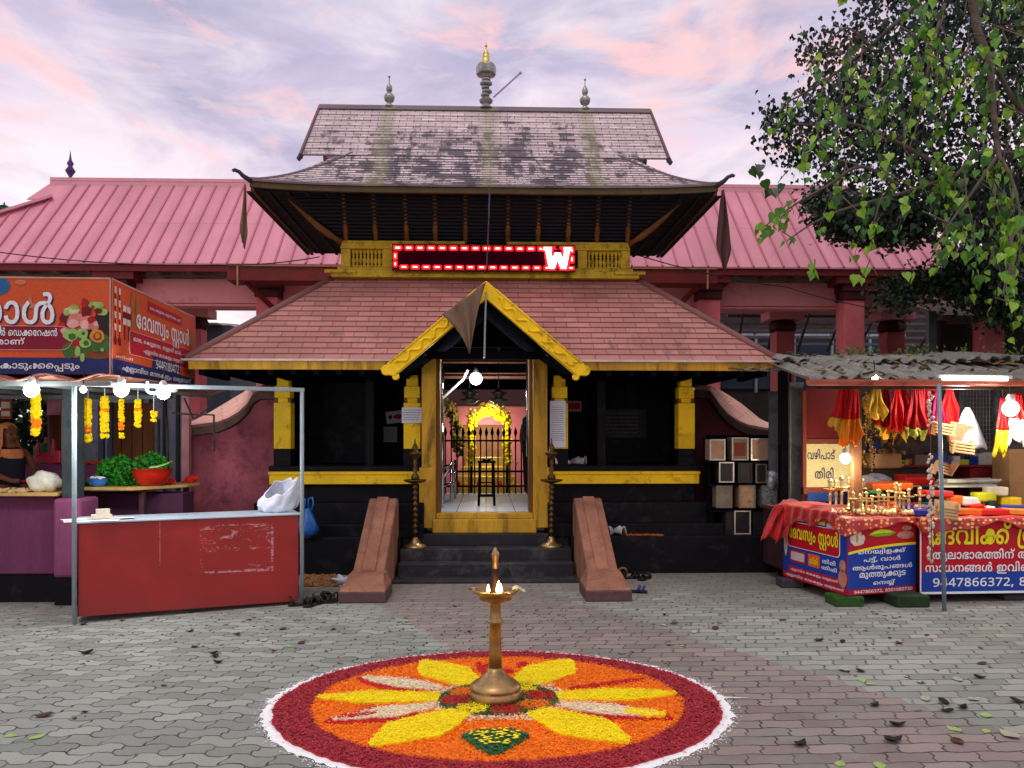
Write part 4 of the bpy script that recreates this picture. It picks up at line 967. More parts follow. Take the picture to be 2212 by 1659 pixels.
# ---- gable over the door
GY = 8.58; GA = Vector((0, GY, 3.16)); GX, GZ = 1.02, 2.29
gable = put('gable_roof', MB().prism([(-GX, GZ + .12), (0, 3.15), (GX, GZ + .12), (GX, GZ + .05), (0, 3.07), (-GX, GZ + .05)], 'y', GY + .03, 9.75), T_LO, temple)
for sx in (-1, 1):
    b = MB()
    a = Vector((0, 0)); e = Vector((sx * GX, GZ - GA.z)); d = e.normalized(); nn = Vector((-d.y, d.x)) * sx
    if nn.y < 0: nn = -nn
    def gp(s, w, y): return (d.x * s + nn.x * w, y, GA.z + d.y * s + nn.y * w)
    Lg = e.length
    h = .078
    top0 = h / abs(nn.y) if abs(nn.y) > .1 else h
    poly = [(0, GA.z + h / nn.y - .01), (d.x * (Lg - .02) + nn.x * h, GA.z + d.y * (Lg - .02) + nn.y * h), (d.x * (Lg + .07), GA.z + d.y * (Lg + .07)), (d.x * Lg - nn.x * h, GA.z + d.y * Lg - nn.y * h), (0, GA.z - h / nn.y)]
    b.prism(poly, 'y', GY - .035, GY + .03)
    bb = put('bargeboard', b, YEL, temple, bevel=.008)
    b = MB()
    pts = []
    for k in range(61):
        s = .16 + (Lg - .26) * k / 60
        pts.append(gp(s, .03 * math.sin(k * .62 * sx + .6), GY - .038))
    b.tube(pts, .014, 6)
    for k in range(13):
        s = .2 + (Lg - .3) * k / 12
        b.ball(gp(s, -.035 * (1 if k % 2 else -1), GY - .036), .019, 8, 5, (1.2, .5, .8))
    b.tube([gp(.08, .066, GY - .036), gp(Lg - .05, .066, GY - .036)], .010, 6)
    b.tube([gp(.14, -.066, GY - .036), gp(Lg - .02, -.066, GY - .036)], .010, 6)
    put('carved_scroll', b, YEL, bb, smooth=True)
    b = MB()
    c = gp(Lg + .03, .03, GY)
    b.lathe((c[0], 0, 0), [(.055, -.03), (.06, 0), (.055, .03)], 14)
    b.v = [Vector((v.x, GY + v.z, c[2] + v.y)) for v in b.v]
    c2 = gp(Lg - .0, -.085, GY)
    b2 = MB(); b2.lathe((0, 0, 0), [(.035, -.03), (.04, 0), (.035, .03)], 12)
    b.raw([(c2[0] + v.x, GY + v.z, c2[2] + v.y) for v in b2.v], b2.f)
    put('curled_end', b, YEL, bb, smooth=False, bevel=.004)
b = MB()
for k in range(5):
    t = .25 + k * .17
    b.bar((-GX * t, 8.75, 3.05 - (3.05 - GZ) * t), (-GX * t, 9.7, 3.02 - (3.05 - GZ) * t), .05); b.bar((GX * t, 8.75, 3.05 - (3.05 - GZ) * t), (GX * t, 9.7, 3.02 - (3.05 - GZ) * t), .05)
b.bar((-.75, 9.2, 2.52), (.75, 9.2, 2.52), .08)
put('gable_rafters', b, BLACKW, temple)
put('gable_dark_sheet', MB().prism([(-GX + .03, GZ + .035), (0, 3.055), (GX - .03, GZ + .035), (GX - .08, GZ + .01), (0, 2.99), (-GX + .08, GZ + .01)], 'y', GY + .035, 9.74), BLACKW, temple)  # black sheet added under the tiles to keep the gable underside dark
put('gable_back', MB().prism([(-.55, 2.68), (0, 3.06), (.55, 2.68)], 'y', 9.78, 9.82), BLACKW, temple)
# ---- balcony
bx = 1.80
put('upper_core', MB().box(-1.72, 1.72, 10.15, 12.3, 3.5, 4.42), M('dark_timber_wall', (30, 26, 34), .7, .35, 6, .3, spec=.2), temple)
b = MB()
b.box(-1.905, 1.905, 9.88, 10.12, 3.555, 3.60); b.box(-1.88, 1.88, 9.91, 10.12, 3.60, 3.645); b.box(-1.84, 1.84, 9.95, 10.12, 3.645, 3.69)
b.box(-1.98, -1.6, 9.86, 9.90, 3.60, 3.64); b.box(1.6, 1.98, 9.86, 9.90, 3.60, 3.64)
for k in range(60): b.box(-1.86 + k * .063, -1.83 + k * .063, 9.872, 9.90, 3.575, 3.592)
balc = put('balcony_base', b, OLIVE, temple, bevel=.005)
b = MB()
for x0, x1 in ((-bx, -.26), (.26, bx)):
    b.box(x0, x1, 9.93, 10.06, 3.915, 3.945); b.box(x0 + .01, x1 - .01, 9.94, 10.05, 3.945, 3.985); b.box(x0, x1, 9.935, 10.055, 3.985, 4.015)
put('balcony_rail', b, OLIVE, temple, bevel=.005)
for x0, x1 in ((-bx, -1.16), (1.14, bx)):
    n = 9
    for x in (x0 + .08, x1 - .04):
        put('balcony_post', MB().box(x - .075, x + .04, 9.945, 10.05, 3.69, 3.915), OLIVE, temple, bevel=.004)
    for k in range(n):
        x = x0 + .15 + (x1 - x0 - .27) * k / (n - 1)
        q = MB(); q.lathe((x, 10.0, 3.69), [(.026, 0), (.026, .03), (.014, .04), (.020, .06), (.025, .09), (.018, .12), (.012, .135), (.02, .15), (.012, .165), (.022, .19), (.026, .20), (.026, .225)], 10)
        put('baluster', q, OLIVE, temple, smooth=True)
# ---- struts and slatted screen under the upper eave
UY0, UY1, UZ, UH = 9.20, 12.45, 4.47, 2.70
def strut(x0, x1, ytop=9.42):
    q = MB(); pts = []; rr = []
    for k in range(9):
        t = k / 8
        pts.append((x0 + (x1 - x0) * t, 9.97 + (ytop - 9.97) * t, 4.01 + .42 * t + .03 * math.sin(t * math.pi)))
        rr.append(.028 if k not in (2, 6) else .036)
    q.tube(pts, rr, 6); return put('strut', q, BROWN, temple)
for px0, px1 in ((748, 741), (812, 806), (879, 874), (941, 939), (1006, 1005), (1097, 1098), (1162, 1165), (1227, 1231), (1289, 1294), (1355, 1362)):
    strut(PX(px0, 9.97), PX(px1, 9.42))
for sx in (-1, 1):
    q = MB(); pts = [(sx * (1.80 + .42 * t + .12 * t * t), 9.97 - .38 * t, 4.01 + .42 * t - .07 * math.sin(t * math.pi)) for t in (0, .12, .3, .5, .7, .85, 1)]
    q.tube(pts, [.05, .03, .045, .04, .035, .03, .03], 7); put('corner_strut', q, BROWN, temple, smooth=True)
SOF = M('slatted_dark_wood', (24, 24, 34), .7, .35, 9, .3, spec=.25)
b = MB()
for k in range(13):
    t = k / 13
    y, z = 10.0 - .62 * t, 4.03 + .40 * t
    b.bar((-1.75 - .6 * t, y, z), (1.75 + .6 * t, y, z), .03, .028)
b.face([(-1.78, 10.06, 4.0), (1.78, 10.06, 4.0), (2.4, 9.42, 4.44), (-2.4, 9.42, 4.44)])
put('slatted_screen', b, SOF, temple, fixn=True)
b = MB()
b.box(-UH + .06, UH - .06, UY0 + .06, UY1 - .06, 4.425, 4.44)
for k in range(44):
    x = .0
    y = UY0 + .1 + k * .072
    if y < UY1 - .1:
        b.box(-UH + .07, -1.74, y, y + .045, 4.412, 4.424); b.box(1.74, UH - .07, y, y + .045, 4.412, 4.424)
for sx in (-1, 1):
    for k in range(5):
        x = sx * (1.85 + k * .22); b.box(x - .02, x + .02, UY0 + .08, UY1 - .08, 4.39, 4.412)
put('upper_soffit', b, SOF, temple)
b = MB()
for k in range(28):
    w0, w1 = -1 + 2 * k / 28, -1 + 2 * (k + 1) / 28
    f = lambda w: .05 * abs(w) ** 5
    b.raw([(w0 * UH, UY0 + .02, UZ - .075 + f(w0)), (w1 * UH, UY0 + .02, UZ - .075 + f(w1)), (w1 * UH, UY0 + .02, UZ - .012 + f(w1)), (w0 * UH, UY0 + .02, UZ - .012 + f(w0)),
           (w0 * UH, UY0 + .06, UZ - .075 + f(w0)), (w1 * UH, UY0 + .06, UZ - .075 + f(w1)), (w1 * UH, UY0 + .06, UZ - .012 + f(w1)), (w0 * UH, UY0 + .06, UZ - .012 + f(w0))],
          [(0, 1, 2, 3), (4, 5, 6, 7), (0, 1, 5, 4), (3, 2, 6, 7)])
for sx in (-1, 1):
    b.box(sx * (UH - .02) - .02, sx * (UH - .02) + .02, UY0 + .06, UY1 - .02, UZ - .07, UZ - .01)
put('upper_eave_board', b, M('olive_brown_board', (92, 76, 50), .6, .3, 6, .3), temple)
# ---- upper roof
b = MB(); hip_roof(b, -UH, UH, UY0, UY1, UZ, 1.80, (10.05, 11.6), 5.13, 1.28, .072, up=.05, lift=.010)
# gabled crown with overhanging verges
RYM, RZ = 10.83, 6.03
for sgn in (1, -1):
    y0 = RYM - sgn * .83
    prof = [(0, 5.09), (.83, RZ)]
    for (a, b_, a_, t0, t1, v0, v1) in courses(b, prof, None, .072, .010):
        h0 = 2.28 - .06 * t0; h1 = 2.28 - .06 * t1
        N = 2
        A = [(-h0, y0 + sgn * a[0], a[1]), (h0, y0 + sgn * a[0], a[1]), (h1, y0 + sgn * b_[0], b_[1]), (-h1, y0 + sgn * b_[0], b_[1])]
        b.face(A, uv=[(-h0, 3 + v0 + .004), (h0, 3 + v0 + .004), (h1, 3 + v1 - .002), (-h1, 3 + v1 - .002)])
        b.face([(-h0, y0 + sgn * a_[0], a_[1] - .012), (h0, y0 + sgn * a_[0], a_[1] - .012), A[1], A[0]], uv=[(0, 3 + v0)] * 4)
upper = put('upper_roof', b, T_UP, temple, fixn=False)
b = MB()
b.prism([(RYM - .08, RZ - .05), (RYM - .03, RZ + .025), (RYM + .03, RZ + .025), (RYM + .08, RZ - .05)], 'x', -2.24, 2.24)
put('ridge_cap', b, T_UP, upper)
VERGE = M('verge_board', (120, 92, 98), .6, .3, 5, .3)
for sx in (-1, 1):
    b = MB()
    for sgn in (1, -1):
        b.bar((sx * 2.235, RYM, RZ - .02), (sx * 2.295, RYM - sgn * .86, 5.06), .025, .08)
    put('verge', b, VERGE, upper)
    b = MB(); b.bar((sx * 2.295, RYM - .85, 5.08), (sx * 2.315, RYM - .89, 5.01), .03, .05); put('verge_horn', b, M('dark_horn', (74, 64, 82), .6), upper)
    b = MB(); b.prism([(RYM - .70, 5.13), (RYM, 5.95), (RYM + .70, 5.13)], 'x', sx * 1.80 - .02, sx * 1.80 + .02); put('gable_wall', b, SOF, temple)
    b = MB()
    pts = [(sx * (UH - .02), UY0 + .02, UZ + .035), (sx * (UH + .05), UY0 - .05, UZ + .07), (sx * (UH + .085), UY0 - .085, UZ + .105), (sx * (UH + .125), UY0 - .12, UZ + .115), (sx * (UH + .145), UY0 - .13, UZ + .10)]
    b.tube(pts, [.03, .026, .022, .022, .018], 7); put('corner_horn', b, M('dark_horn', (74, 64, 82), .6), upper, smooth=True)
    b = MB()
    path = []
    for k in range(13):
        t = k / 12; path.append((sx * (UH - 1.03 * t), UY0 + .85 * t, UZ + (5.13 - UZ) * t ** 1.28 + .05 * (1 - t) ** 2 + .012))
    b.tube(path, .016, 7); put('hip_ridge', b, T_UP, upper, smooth=True)
# ---- finials
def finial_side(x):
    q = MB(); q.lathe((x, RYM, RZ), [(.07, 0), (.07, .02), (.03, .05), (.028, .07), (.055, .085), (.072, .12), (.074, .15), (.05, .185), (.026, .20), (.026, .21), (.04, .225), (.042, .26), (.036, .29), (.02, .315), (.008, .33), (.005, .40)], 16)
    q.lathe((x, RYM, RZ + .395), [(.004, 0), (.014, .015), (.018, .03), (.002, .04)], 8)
    put('roof_finial', q, FLAREBRONZE, temple, smooth=True)
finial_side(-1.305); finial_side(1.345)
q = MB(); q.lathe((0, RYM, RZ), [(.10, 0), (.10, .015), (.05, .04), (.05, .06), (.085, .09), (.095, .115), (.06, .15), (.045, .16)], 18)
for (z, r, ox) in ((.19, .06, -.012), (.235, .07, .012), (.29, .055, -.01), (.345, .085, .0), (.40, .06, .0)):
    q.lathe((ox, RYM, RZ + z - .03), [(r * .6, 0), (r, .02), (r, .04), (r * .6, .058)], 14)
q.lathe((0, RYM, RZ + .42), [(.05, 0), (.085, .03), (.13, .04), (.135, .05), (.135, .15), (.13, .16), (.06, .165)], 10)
cf = put('centre_finial', q, FLAREBRONZE, temple, smooth=False)
q = MB(); q.lathe((0, RYM, RZ + .585), [(.12, 0), (.12, .012), (.055, .02), (.05, .11), (.05, .13), (.045, .135), (.045, .16), (.03, .165), (.034, .19), (.02, .215), (.008, .23), (.006, .26), (.022, .265), (.012, .28), (.004, .32)], 16)
put('gilded_crown', q, GOLD, cf, smooth=True)
q = MB(); q.bar((.10, RYM, RZ + .16), (.46, RYM, RZ + .49), .018); q.ball((.465, RYM, RZ + .495), .02); tag(put('leaning_rod', q, M('grey_rod', (170, 150, 170), .5)), 'thin grey rod leaning out from the centre finial on the roof ridge', 'rod')
# ================================================================ light sign on the balcony
lx0, lx1 = PX(850, 9.84), PX(1240, 9.84); lz0, lz1 = PZ(1050, 584, 9.84), PZ(1050, 532, 9.84)
sign = thing('light_sign', 'long red light sign board with dashed border and a glowing letter W on the balcony', 'light sign', ((lx0 + lx1) / 2, 9.84, lz0))
put('board', MB().box(lx0, lx1, 9.82, 9.86, lz0, lz1), M('sign_board', (56, 6, 26), .95, .2, spec=0), sign, bevel=.004)
b = MB(); t = .014
b.box(lx0 - t, lx1 + t, 9.805, 9.865, lz1, lz1 + t); b.box(lx0 - t, lx1 + t, 9.805, 9.865, lz0 - t, lz0); b.box(lx0 - t, lx0, 9.805, 9.865, lz0, lz1); b.box(lx1, lx1 + t, 9.805, 9.865, lz0, lz1)
put('frame', b, M('sign_frame', (90, 20, 24), .4), sign)
REDE = EM('red_diode', (255, 8, 24), 4.0); HOTE = EM('overexposed_diode', (255, 206, 150), 3.0)  # red plates widened into the diodes' halo; pale plates imitate their overexposed middles
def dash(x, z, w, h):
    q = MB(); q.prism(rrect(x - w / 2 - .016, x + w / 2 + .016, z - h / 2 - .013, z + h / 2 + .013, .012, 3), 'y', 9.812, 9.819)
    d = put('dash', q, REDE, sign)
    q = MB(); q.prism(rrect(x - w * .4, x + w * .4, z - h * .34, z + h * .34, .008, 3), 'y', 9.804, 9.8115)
    put('overexposed_core', q, HOTE, d)
step_ = (lx1 - lx0) / 16.35
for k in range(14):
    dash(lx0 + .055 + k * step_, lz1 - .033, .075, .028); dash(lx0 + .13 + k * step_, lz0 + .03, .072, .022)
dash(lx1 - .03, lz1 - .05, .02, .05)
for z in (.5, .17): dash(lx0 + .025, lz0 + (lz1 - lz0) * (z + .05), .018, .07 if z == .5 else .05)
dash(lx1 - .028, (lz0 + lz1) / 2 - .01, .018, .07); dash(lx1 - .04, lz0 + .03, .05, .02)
b = MB()
for k in range(0, 30):
    x = lx0 + .09 + k * step_ * .5; b.box(x, x + .02, 9.815, 9.819, lz1 - .036, lz1 - .030); b.box(x, x + .02, 9.815, 9.819, lz0 + .027, lz0 + .033)
put('dim_diodes', b, EM('dim_red_diode', (255, 0, 40), .7), sign)
wx0, wx1 = PX(1177, 9.8), PX(1232, 9.8)
def W_(x0, x1, z0, z1, sw, y0, y1):
    q = MB(); c = (x0 + x1) / 2; w = x1 - x0
    pts = [(x0 + sw / 2, z1), (x0 + .27 * w, z0), (c, z1 - .25 * (z1 - z0)), (x1 - .27 * w, z0), (x1 - sw / 2, z1)]
    for (a, b_) in zip(pts, pts[1:]):
        q.raw([(a[0] - sw / 2, y0, a[1]), (a[0] + sw / 2, y0, a[1]), (b_[0] + sw / 2, y0, b_[1]), (b_[0] - sw / 2, y0, b_[1]), (a[0] - sw / 2, y1, a[1]), (a[0] + sw / 2, y1, a[1]), (b_[0] + sw / 2, y1, b_[1]), (b_[0] - sw / 2, y1, b_[1])],
              [(0, 1, 2, 3), (4, 5, 6, 7), (0, 3, 7, 4), (1, 2, 6, 5)])
        y0 -= .0011; y1 -= .0011
    for xx in (x0 + sw * .5, x1 - sw * .5): q.box(xx - sw * .75, xx + sw * .75, y0 - .001, y1 - .0025, z1 - .035, z1)
    return q
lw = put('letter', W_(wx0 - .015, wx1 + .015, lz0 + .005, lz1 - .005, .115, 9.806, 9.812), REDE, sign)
put('overexposed_core', W_(wx0, wx1, lz0 + .018, lz1 - .018, .066, 9.790, 9.797), EM('overexposed_letter', (255, 232, 222), 3.5), lw)  # paler inner letter stands in for its overexposed middle

# ================================================================ cloths and wires hanging on the gateway
CLB = M('brown_cloth', (140, 114, 96), .9, .3, 5, .3, streak=True, trans=.25)
def hang(name, label, cat, fn, mat, nu=10, nv=14, group=None, thick=.004):
    q = MB(); q.grid(fn, nu, nv)
    return tag(put(name, q, mat, smooth=True, thick=thick), label, cat, group)
def gable_cloth(u, v):
    a = Vector((0.0, 8.46, 3.22)); b_ = Vector((-.47, 8.46, 2.87))
    top = a + (b_ - a) * u
    tip = Vector((-.18, 8.45, 2.46))
    w = v ** 1.15
    p = top * (1 - w) + (tip + Vector((.02 * (0.5 - u), 0, .12 * (u - .35) ** 2))) * w
    p.y -= .035 * math.sin(u * 14 + v * 3) * (1 - w * .6)
    p.x += .05 * math.sin(v * math.pi) * (u - .3)
    return p
hang('draped_cloth', 'faded brown cloth draped over the peak of the yellow door gable', 'cloth', gable_cloth, CLB, 18, 16)
def tip_flag(x0, x1, z0, z1, w0, w1, y=9.06):
    def fn(u, v):
        w = w0 + (w1 - w0) * min(1, v / .75) if v < .75 else w1 * (1 - (v - .75) / .25 * .8)
        return Vector((x0 + (x1 - x0) * v + (u - .5) * w, y + .03 * math.sin(u * 9 + v * 4), z0 + (z1 - z0) * v - .08 * (u - .5) * v))
    return fn
hang('hanging_cloth', 'narrow tan cloth strip hanging from the left horn of the upper eave', 'cloth', tip_flag(PX(529, 9.06), PX(526, 9.06), PZ(528, 398, 9.06), PZ(525, 530, 9.06), .015, .10), CLB, 6, 14, 'cloth strips hanging from the eave horns')
hang('hanging_cloth', 'wider dark brown cloth strip hanging from the right horn of the upper eave', 'cloth', tip_flag(PX(1562, 9.06), PX(1563, 9.06), PZ(1562, 410, 9.06), PZ(1562, 580, 9.06), .03, .17), M('dark_brown_cloth', (104, 72, 66), .9, .3, 6, .3, streak=True, trans=.2), 8, 14, 'cloth strips hanging from the eave horns')
WIRE = M('black_wire', (34, 32, 38), .6, .2)
b = MB(); b.tube([P(1058, 402, 9.12), P(1056, 470, 9.2), P(1053, 540, 9.7), P(1051, 580, 9.78)], .009, 6)
tag(put('conduit', b, M('grey_blue_conduit', (82, 88, 104), .5)), 'thin grey conduit hanging down the middle of the slatted eave screen', 'conduit')
b = MB(); b.tube([(0.0, 8.50, 3.12), (-.012, 8.50, 2.75), (-.018, 8.50, 2.42)], .010, 8)
tag(put('hanging_rod', b, M('pale_conduit', (150, 152, 160), .4)), 'pale thin rod hanging from the gable peak above the doorway', 'rod')
def wire(pts, r, label):
    q = MB(); out = []
    for i in range(len(pts) - 1):
        a, b_ = pts[i], pts[i + 1]; L_ = (b_ - a).length
        for k in range(12):
            t = k / 12; out.append(a + (b_ - a) * t - Vector((0, 0, L_ * .02 * 4 * t * (1 - t))))
    out.append(pts[-1]); q.tube(out, r, 5)
    return tag(put('wire', q, WIRE), label, 'wire')
wire([P(0, 545, 14.2), P(470, 572, 14.0), P(690, 555, 12.9)], .010, 'thin black wire sagging in front of the left pink roof')
wire([P(1380, 552, 12.9), P(1700, 620, 14.0), P(1900, 668, 14.4)], .010, 'thin black wire sagging in front of the right pink roof')

# ================================================================ standing lamps beside the door
def standing_lamp(x, label, mat):
    t_ = thing('standing_lamp', label, 'standing lamp', (x, 9.33, .30), 0, 'standing lamps beside the door')
    c = Vector((x, 9.33, .30))
    put('base', MB().lathe(c, [(.14, 0), (.14, .012), (.11, .03), (.06, .05), (.04, .09), (.025, .12)], 24), BR_OLD, t_, smooth=True)
    pr = [(.02, .12)]
    for k in range(9):
        z = .15 + k * .065
        pr += [(.017, z), (.034, z + .02), (.034, z + .03), (.017, z + .05)]
    pr += [(.02, .74)]
    put('stem', MB().lathe(c, pr, 16), mat, t_, smooth=True)
    put('oil_tray', MB().lathe(c, [(.02, .735), (.05, .745), (.12, .765), (.135, .785), (.130, .787), (.06, .77), (.02, .775)], 24, cap=False), BR_DARK, t_, smooth=True)
    put('finial', MB().lathe(c, [(.02, .77), (.045, .79), (.05, .82), (.02, .86), (.03, .90), (.018, .95), (.028, .98), (.02, 1.0), (.03, 1.04), (.075, 1.085), (.08, 1.10), (.03, 1.12), (.035, 1.16), (.012, 1.21), (.004, 1.27)], 16), BR_DARK, t_, smooth=True)
    return t_
standing_lamp(-.825, 'tall dark bronze standing lamp on the step below the white and grey notices', BR_DARK)
standing_lamp(.765, 'tall dark bronze standing lamp on the step below the long white paper sheet', BR_DARK)

# ================================================================ notices and plaque
PAPER = M('white_paper', (214, 216, 228), .8, .08, 6, .05); PAPER2 = M('grey_paper', (168, 174, 178), .8, .1, 6, .05); INK = M('faint_ink', (120, 122, 136), .8, .1)
def notice(px0, px1, py0, py1, y, label, mat, rows, rot=0.0, margin=.12, ink=INK, cat='notice'):
    a, c = P(px0, py1, y), P(px1, py0, y)
    ce = (a + c) / 2; w, h = c.x - a.x, c.z - a.z
    fr = Frame(ce, (math.cos(rot), 0, math.sin(rot)), (-math.sin(rot), 0, math.cos(rot)))
    t_ = thing('notice', label, cat, (ce.x, y, ce.z - h / 2))
    q = MB(); q.raw([fr.pt(i * w / 2, j * h / 2, o) for o in (0, .003) for i, j in ((-1, -1), (1, -1), (1, 1), (-1, 1))], [(0, 1, 2, 3), (4, 5, 6, 7), (0, 1, 5, 4), (1, 2, 6, 5), (2, 3, 7, 6), (3, 0, 4, 7)])
    put('sheet', q, mat, t_)
    q = MB()
    for k in range(rows):
        b0 = h / 2 - h * margin - (k + .5) * h * (1 - 2 * margin) / rows
        x = -w / 2 + w * .1
        while x < w / 2 - w * .18:
            l = rnd(.04, .13) * w
            q.face([fr.pt(x, b0, .004), fr.pt(min(x + l, w * .42), b0, .004), fr.pt(min(x + l, w * .42), b0 + h * .22 / rows, .004), fr.pt(x, b0 + h * .22 / rows, .004)]); x += l + .02 * w
    if rows: put('print', q, ink, t_)
    return t_, fr, w, h
notice(868, 912, 880, 914, 9.72, 'white paper notice pinned across the left inner yellow pillar', PAPER, 5)
notice(808, 858, 922, 955, 10.97, 'grey paper notice on the dark wall left of the door', PAPER2, 7)
REDINK = M('red_print', (190, 40, 50), .7)
t_, fr, w, h = notice(834, 872, 888, 914, 10.9, 'small tilted paper with a red heart shape beside the left inner pillar', PAPER, 0, .12)
q = MB(); flat(q, fr, [(-w * .36, 0), (-w * .26, -h * .22), (-w * .14, h * .1), (-w * .2, h * .24), (-w * .26, h * .12), (-w * .33, h * .24)], .005); put('dark_mark', q, BLACK, t_)
q = MB(); flat(q, fr, ell(.17 * w, 0, w * .28, h * .2, 12, 0, .25), .005); put('red_mark', q, REDINK, t_)
notice(1188, 1222, 866, 966, 9.72, 'long white paper sheet hanging on the right inner pillar', PAPER, 16)
t_, fr, w, h = notice(1223, 1256, 866, 889, 10.9, 'small red and white sign on the dark wall right of the door', M('pinkish_board', (206, 170, 176), .6), 0)
q = MB(); flat(q, fr, rrect(-w * .4, w * .42, -h * .3, h * .3, .01), .005); put('red_mark', q, REDINK, t_)
t_, fr, w, h = notice(1285, 1396, 884, 946, 10.96, 'black wall plaque with faint lines of worn lettering', M('plaque_stone', (32, 32, 38), .5), 6, 0, .1, M('worn_letters', (84, 86, 92), .7), 'plaque')

# ================================================================ inside the doorway
FLOORT = None
m, nt, bs = newmat('white_floor_tiles'); br = nd(nt, 'ShaderNodeTexBrick'); nt.links.new(pos(nt), br.inputs['Vector']); br.offset = 0
for k, v in (('Scale', 1), ('Brick Width', .36), ('Row Height', .7), ('Mortar Size', .006)): br.inputs[k].default_value = v
br.inputs['Color1'].default_value = (*lin((214, 222, 232)), 1); br.inputs['Color2'].default_value = (*lin((228, 232, 238)), 1); br.inputs['Mortar'].default_value = (*lin((90, 92, 98)), 1)
nt.links.new(br.outputs[0], bs.inputs['Base Color']); bs.inputs['Roughness'].default_value = .45
put('passage_floor', MB().box(-1.45, 1.45, 9.83, 13.2, .4, .67), m, kind='structure')
for sx in (-1, 1): put('inner_wall', MB().box(sx * 1.45 - .05, sx * 1.45 + .05, 10.0, 13.4, .4, 3.3), BLACK, temple)
put('passage_ceiling', MB().box(-1.5, 1.5, 9.9, 13.4, 2.95, 3.0).box(-1.45, 1.45, 11.2, 11.35, 2.5, 2.62).box(-1.45, 1.45, 12.6, 12.75, 2.35, 2.5), BLACKW, temple)
PINKW = M('pink_plaster', (196, 116, 120), .8, .2, 1.2, .2, dirt=.2, dirtc=(150, 84, 88))
put('inner_court', MB().box(-14, 14, 13.2, 60, -.02, .30), M('court_stone', (120, 112, 106), .8, .3, 2), kind='structure')
sh = thing('shrine_building', 'pink walled shrine far behind the doorway', 'shrine', (0, 19, .3))
put('wall', MB().box(-4, -.55, 18.5, 18.8, .3, 2.35).box(.55, 4, 18.5, 18.8, .3, 2.35).box(-.55, .55, 18.5, 18.8, 1.9, 2.35), PINKW, sh)
put('shrine_roof', MB().prism([(18.0, 2.3), (20.5, 4.4), (23, 2.3)], 'x', -4.6, 4.6), T_LO, sh)
put('inner_niche', MB().box(-.6, .6, 18.9, 19.1, .3, 2.0), M('niche_bronze', (150, 104, 66), .5, .4, 5), sh)
lamp('shrine_glow', (0, 17.9, 1.7), 45, (1, .86, .66), .2, sh)
# tiered brass offering table with lamps
GOLD2 = brass('lit_brass', (255, 214, 110), .3)
ot = thing('offering_steps', 'tiered golden offering stand behind the black fence seen through the doorway', 'offering stand', (0, 14.6, .3))
for k in range(4):
    put('tier', MB().box(-.62 + k * .08, .62 - k * .08, 14.3 + k * .15, 14.9, .55 + k * .17, .72 + k * .17), GOLD2, ot, bevel=.01)
put('pedestal', MB().box(-.7, .7, 14.25, 14.95, .3, .55), BLACK, ot)
for k in range(9):
    x = -.5 + k * .125
    put('small_pot', MB().lathe((x, 14.36, .72), [(.03, 0), (.045, .03), (.04, .06), (.02, .08), (.03, .095)], 10), GOLD2 if k % 3 else M('red_pot', (200, 40, 40), .4), ot, smooth=True)
lamp('arch_fill', (0, 13.7, 1.95), 22, (1, .88, .62), .08, ot)  # added fill lamp without a bulb, set in front to brighten the arch
arch = thing('garland_arch', 'bright yellow marigold garland arch behind the doorway fence', 'garland arch', (0, 14.0, .3))
q = MB(); random.seed(11)
def flowers(q, pts, n, r, s):
    for _ in range(n):
        i = random.randrange(len(pts) - 1); t = random.random(); c = pts[i].lerp(pts[i + 1], t) + Vector((random.gauss(0, r), random.gauss(0, r), random.gauss(0, r)))
        q.ball(c, s * rnd(.7, 1.3), 6, 4, jit=.2)
ax0, ax1 = PX(1018, 14), PX(1096, 14)
zA = PZ(1050, 905, 14); zT = PZ(1050, 885, 14); zB = PZ(1050, 1000, 14)
flowers(q, [Vector((ax0, 14, zB)), Vector((ax0, 14, zA)), Vector(((ax0 + ax1) / 2, 14, zT)), Vector((ax1, 14, zA)), Vector((ax1, 14, zB))], 420, .035, .03)
put('garland', q, M('marigold', (240, 216, 20), .7, .25, 30, .5), arch)
q = MB(); flowers(q, [Vector((ax0 - .05, 14.05, zA + .04)), Vector(((ax0 + ax1) / 2, 14.05, zT + .1)), Vector((ax1 + .05, 14.05, zA + .04))], 90, .03, .035)
put('gold_trim', q, GOLD2, arch)
for x in (ax0, ax1): put('arch_post', MB().tube([(x, 14.05, .3), (x, 14.05, zA)], .025, 8), BLACKW, arch)
q = MB(); flowers(q, [P(972, 870, 13.9), P(985, 920, 13.9), P(992, 980, 13.9)], 150, .05, .035)
put('side_spray', q, M('dry_olive', (120, 104, 44), .8), arch)
# black picket fence
fe = thing('picket_fence', 'black iron fence with spear tops inside the doorway', 'fence', (0, 13.0, .67))
for k in range(15):
    x = -.66 + k * .095
    q = MB(); q.tube([(x, 13.0, .67), (x, 13.0, 1.62)], .011, 6); q.lathe((x, 13.0, 1.61), [(.012, 0), (.028, .05), (.018, .1), (.003, .15)], 8)
    put('picket', q, BLACKW, fe)
q = MB()
for z in (.78, 1.02, 1.52): q.box(-.72, .72, 12.985, 13.015, z, z + .03)
put('rail', q, BLACKW, fe)
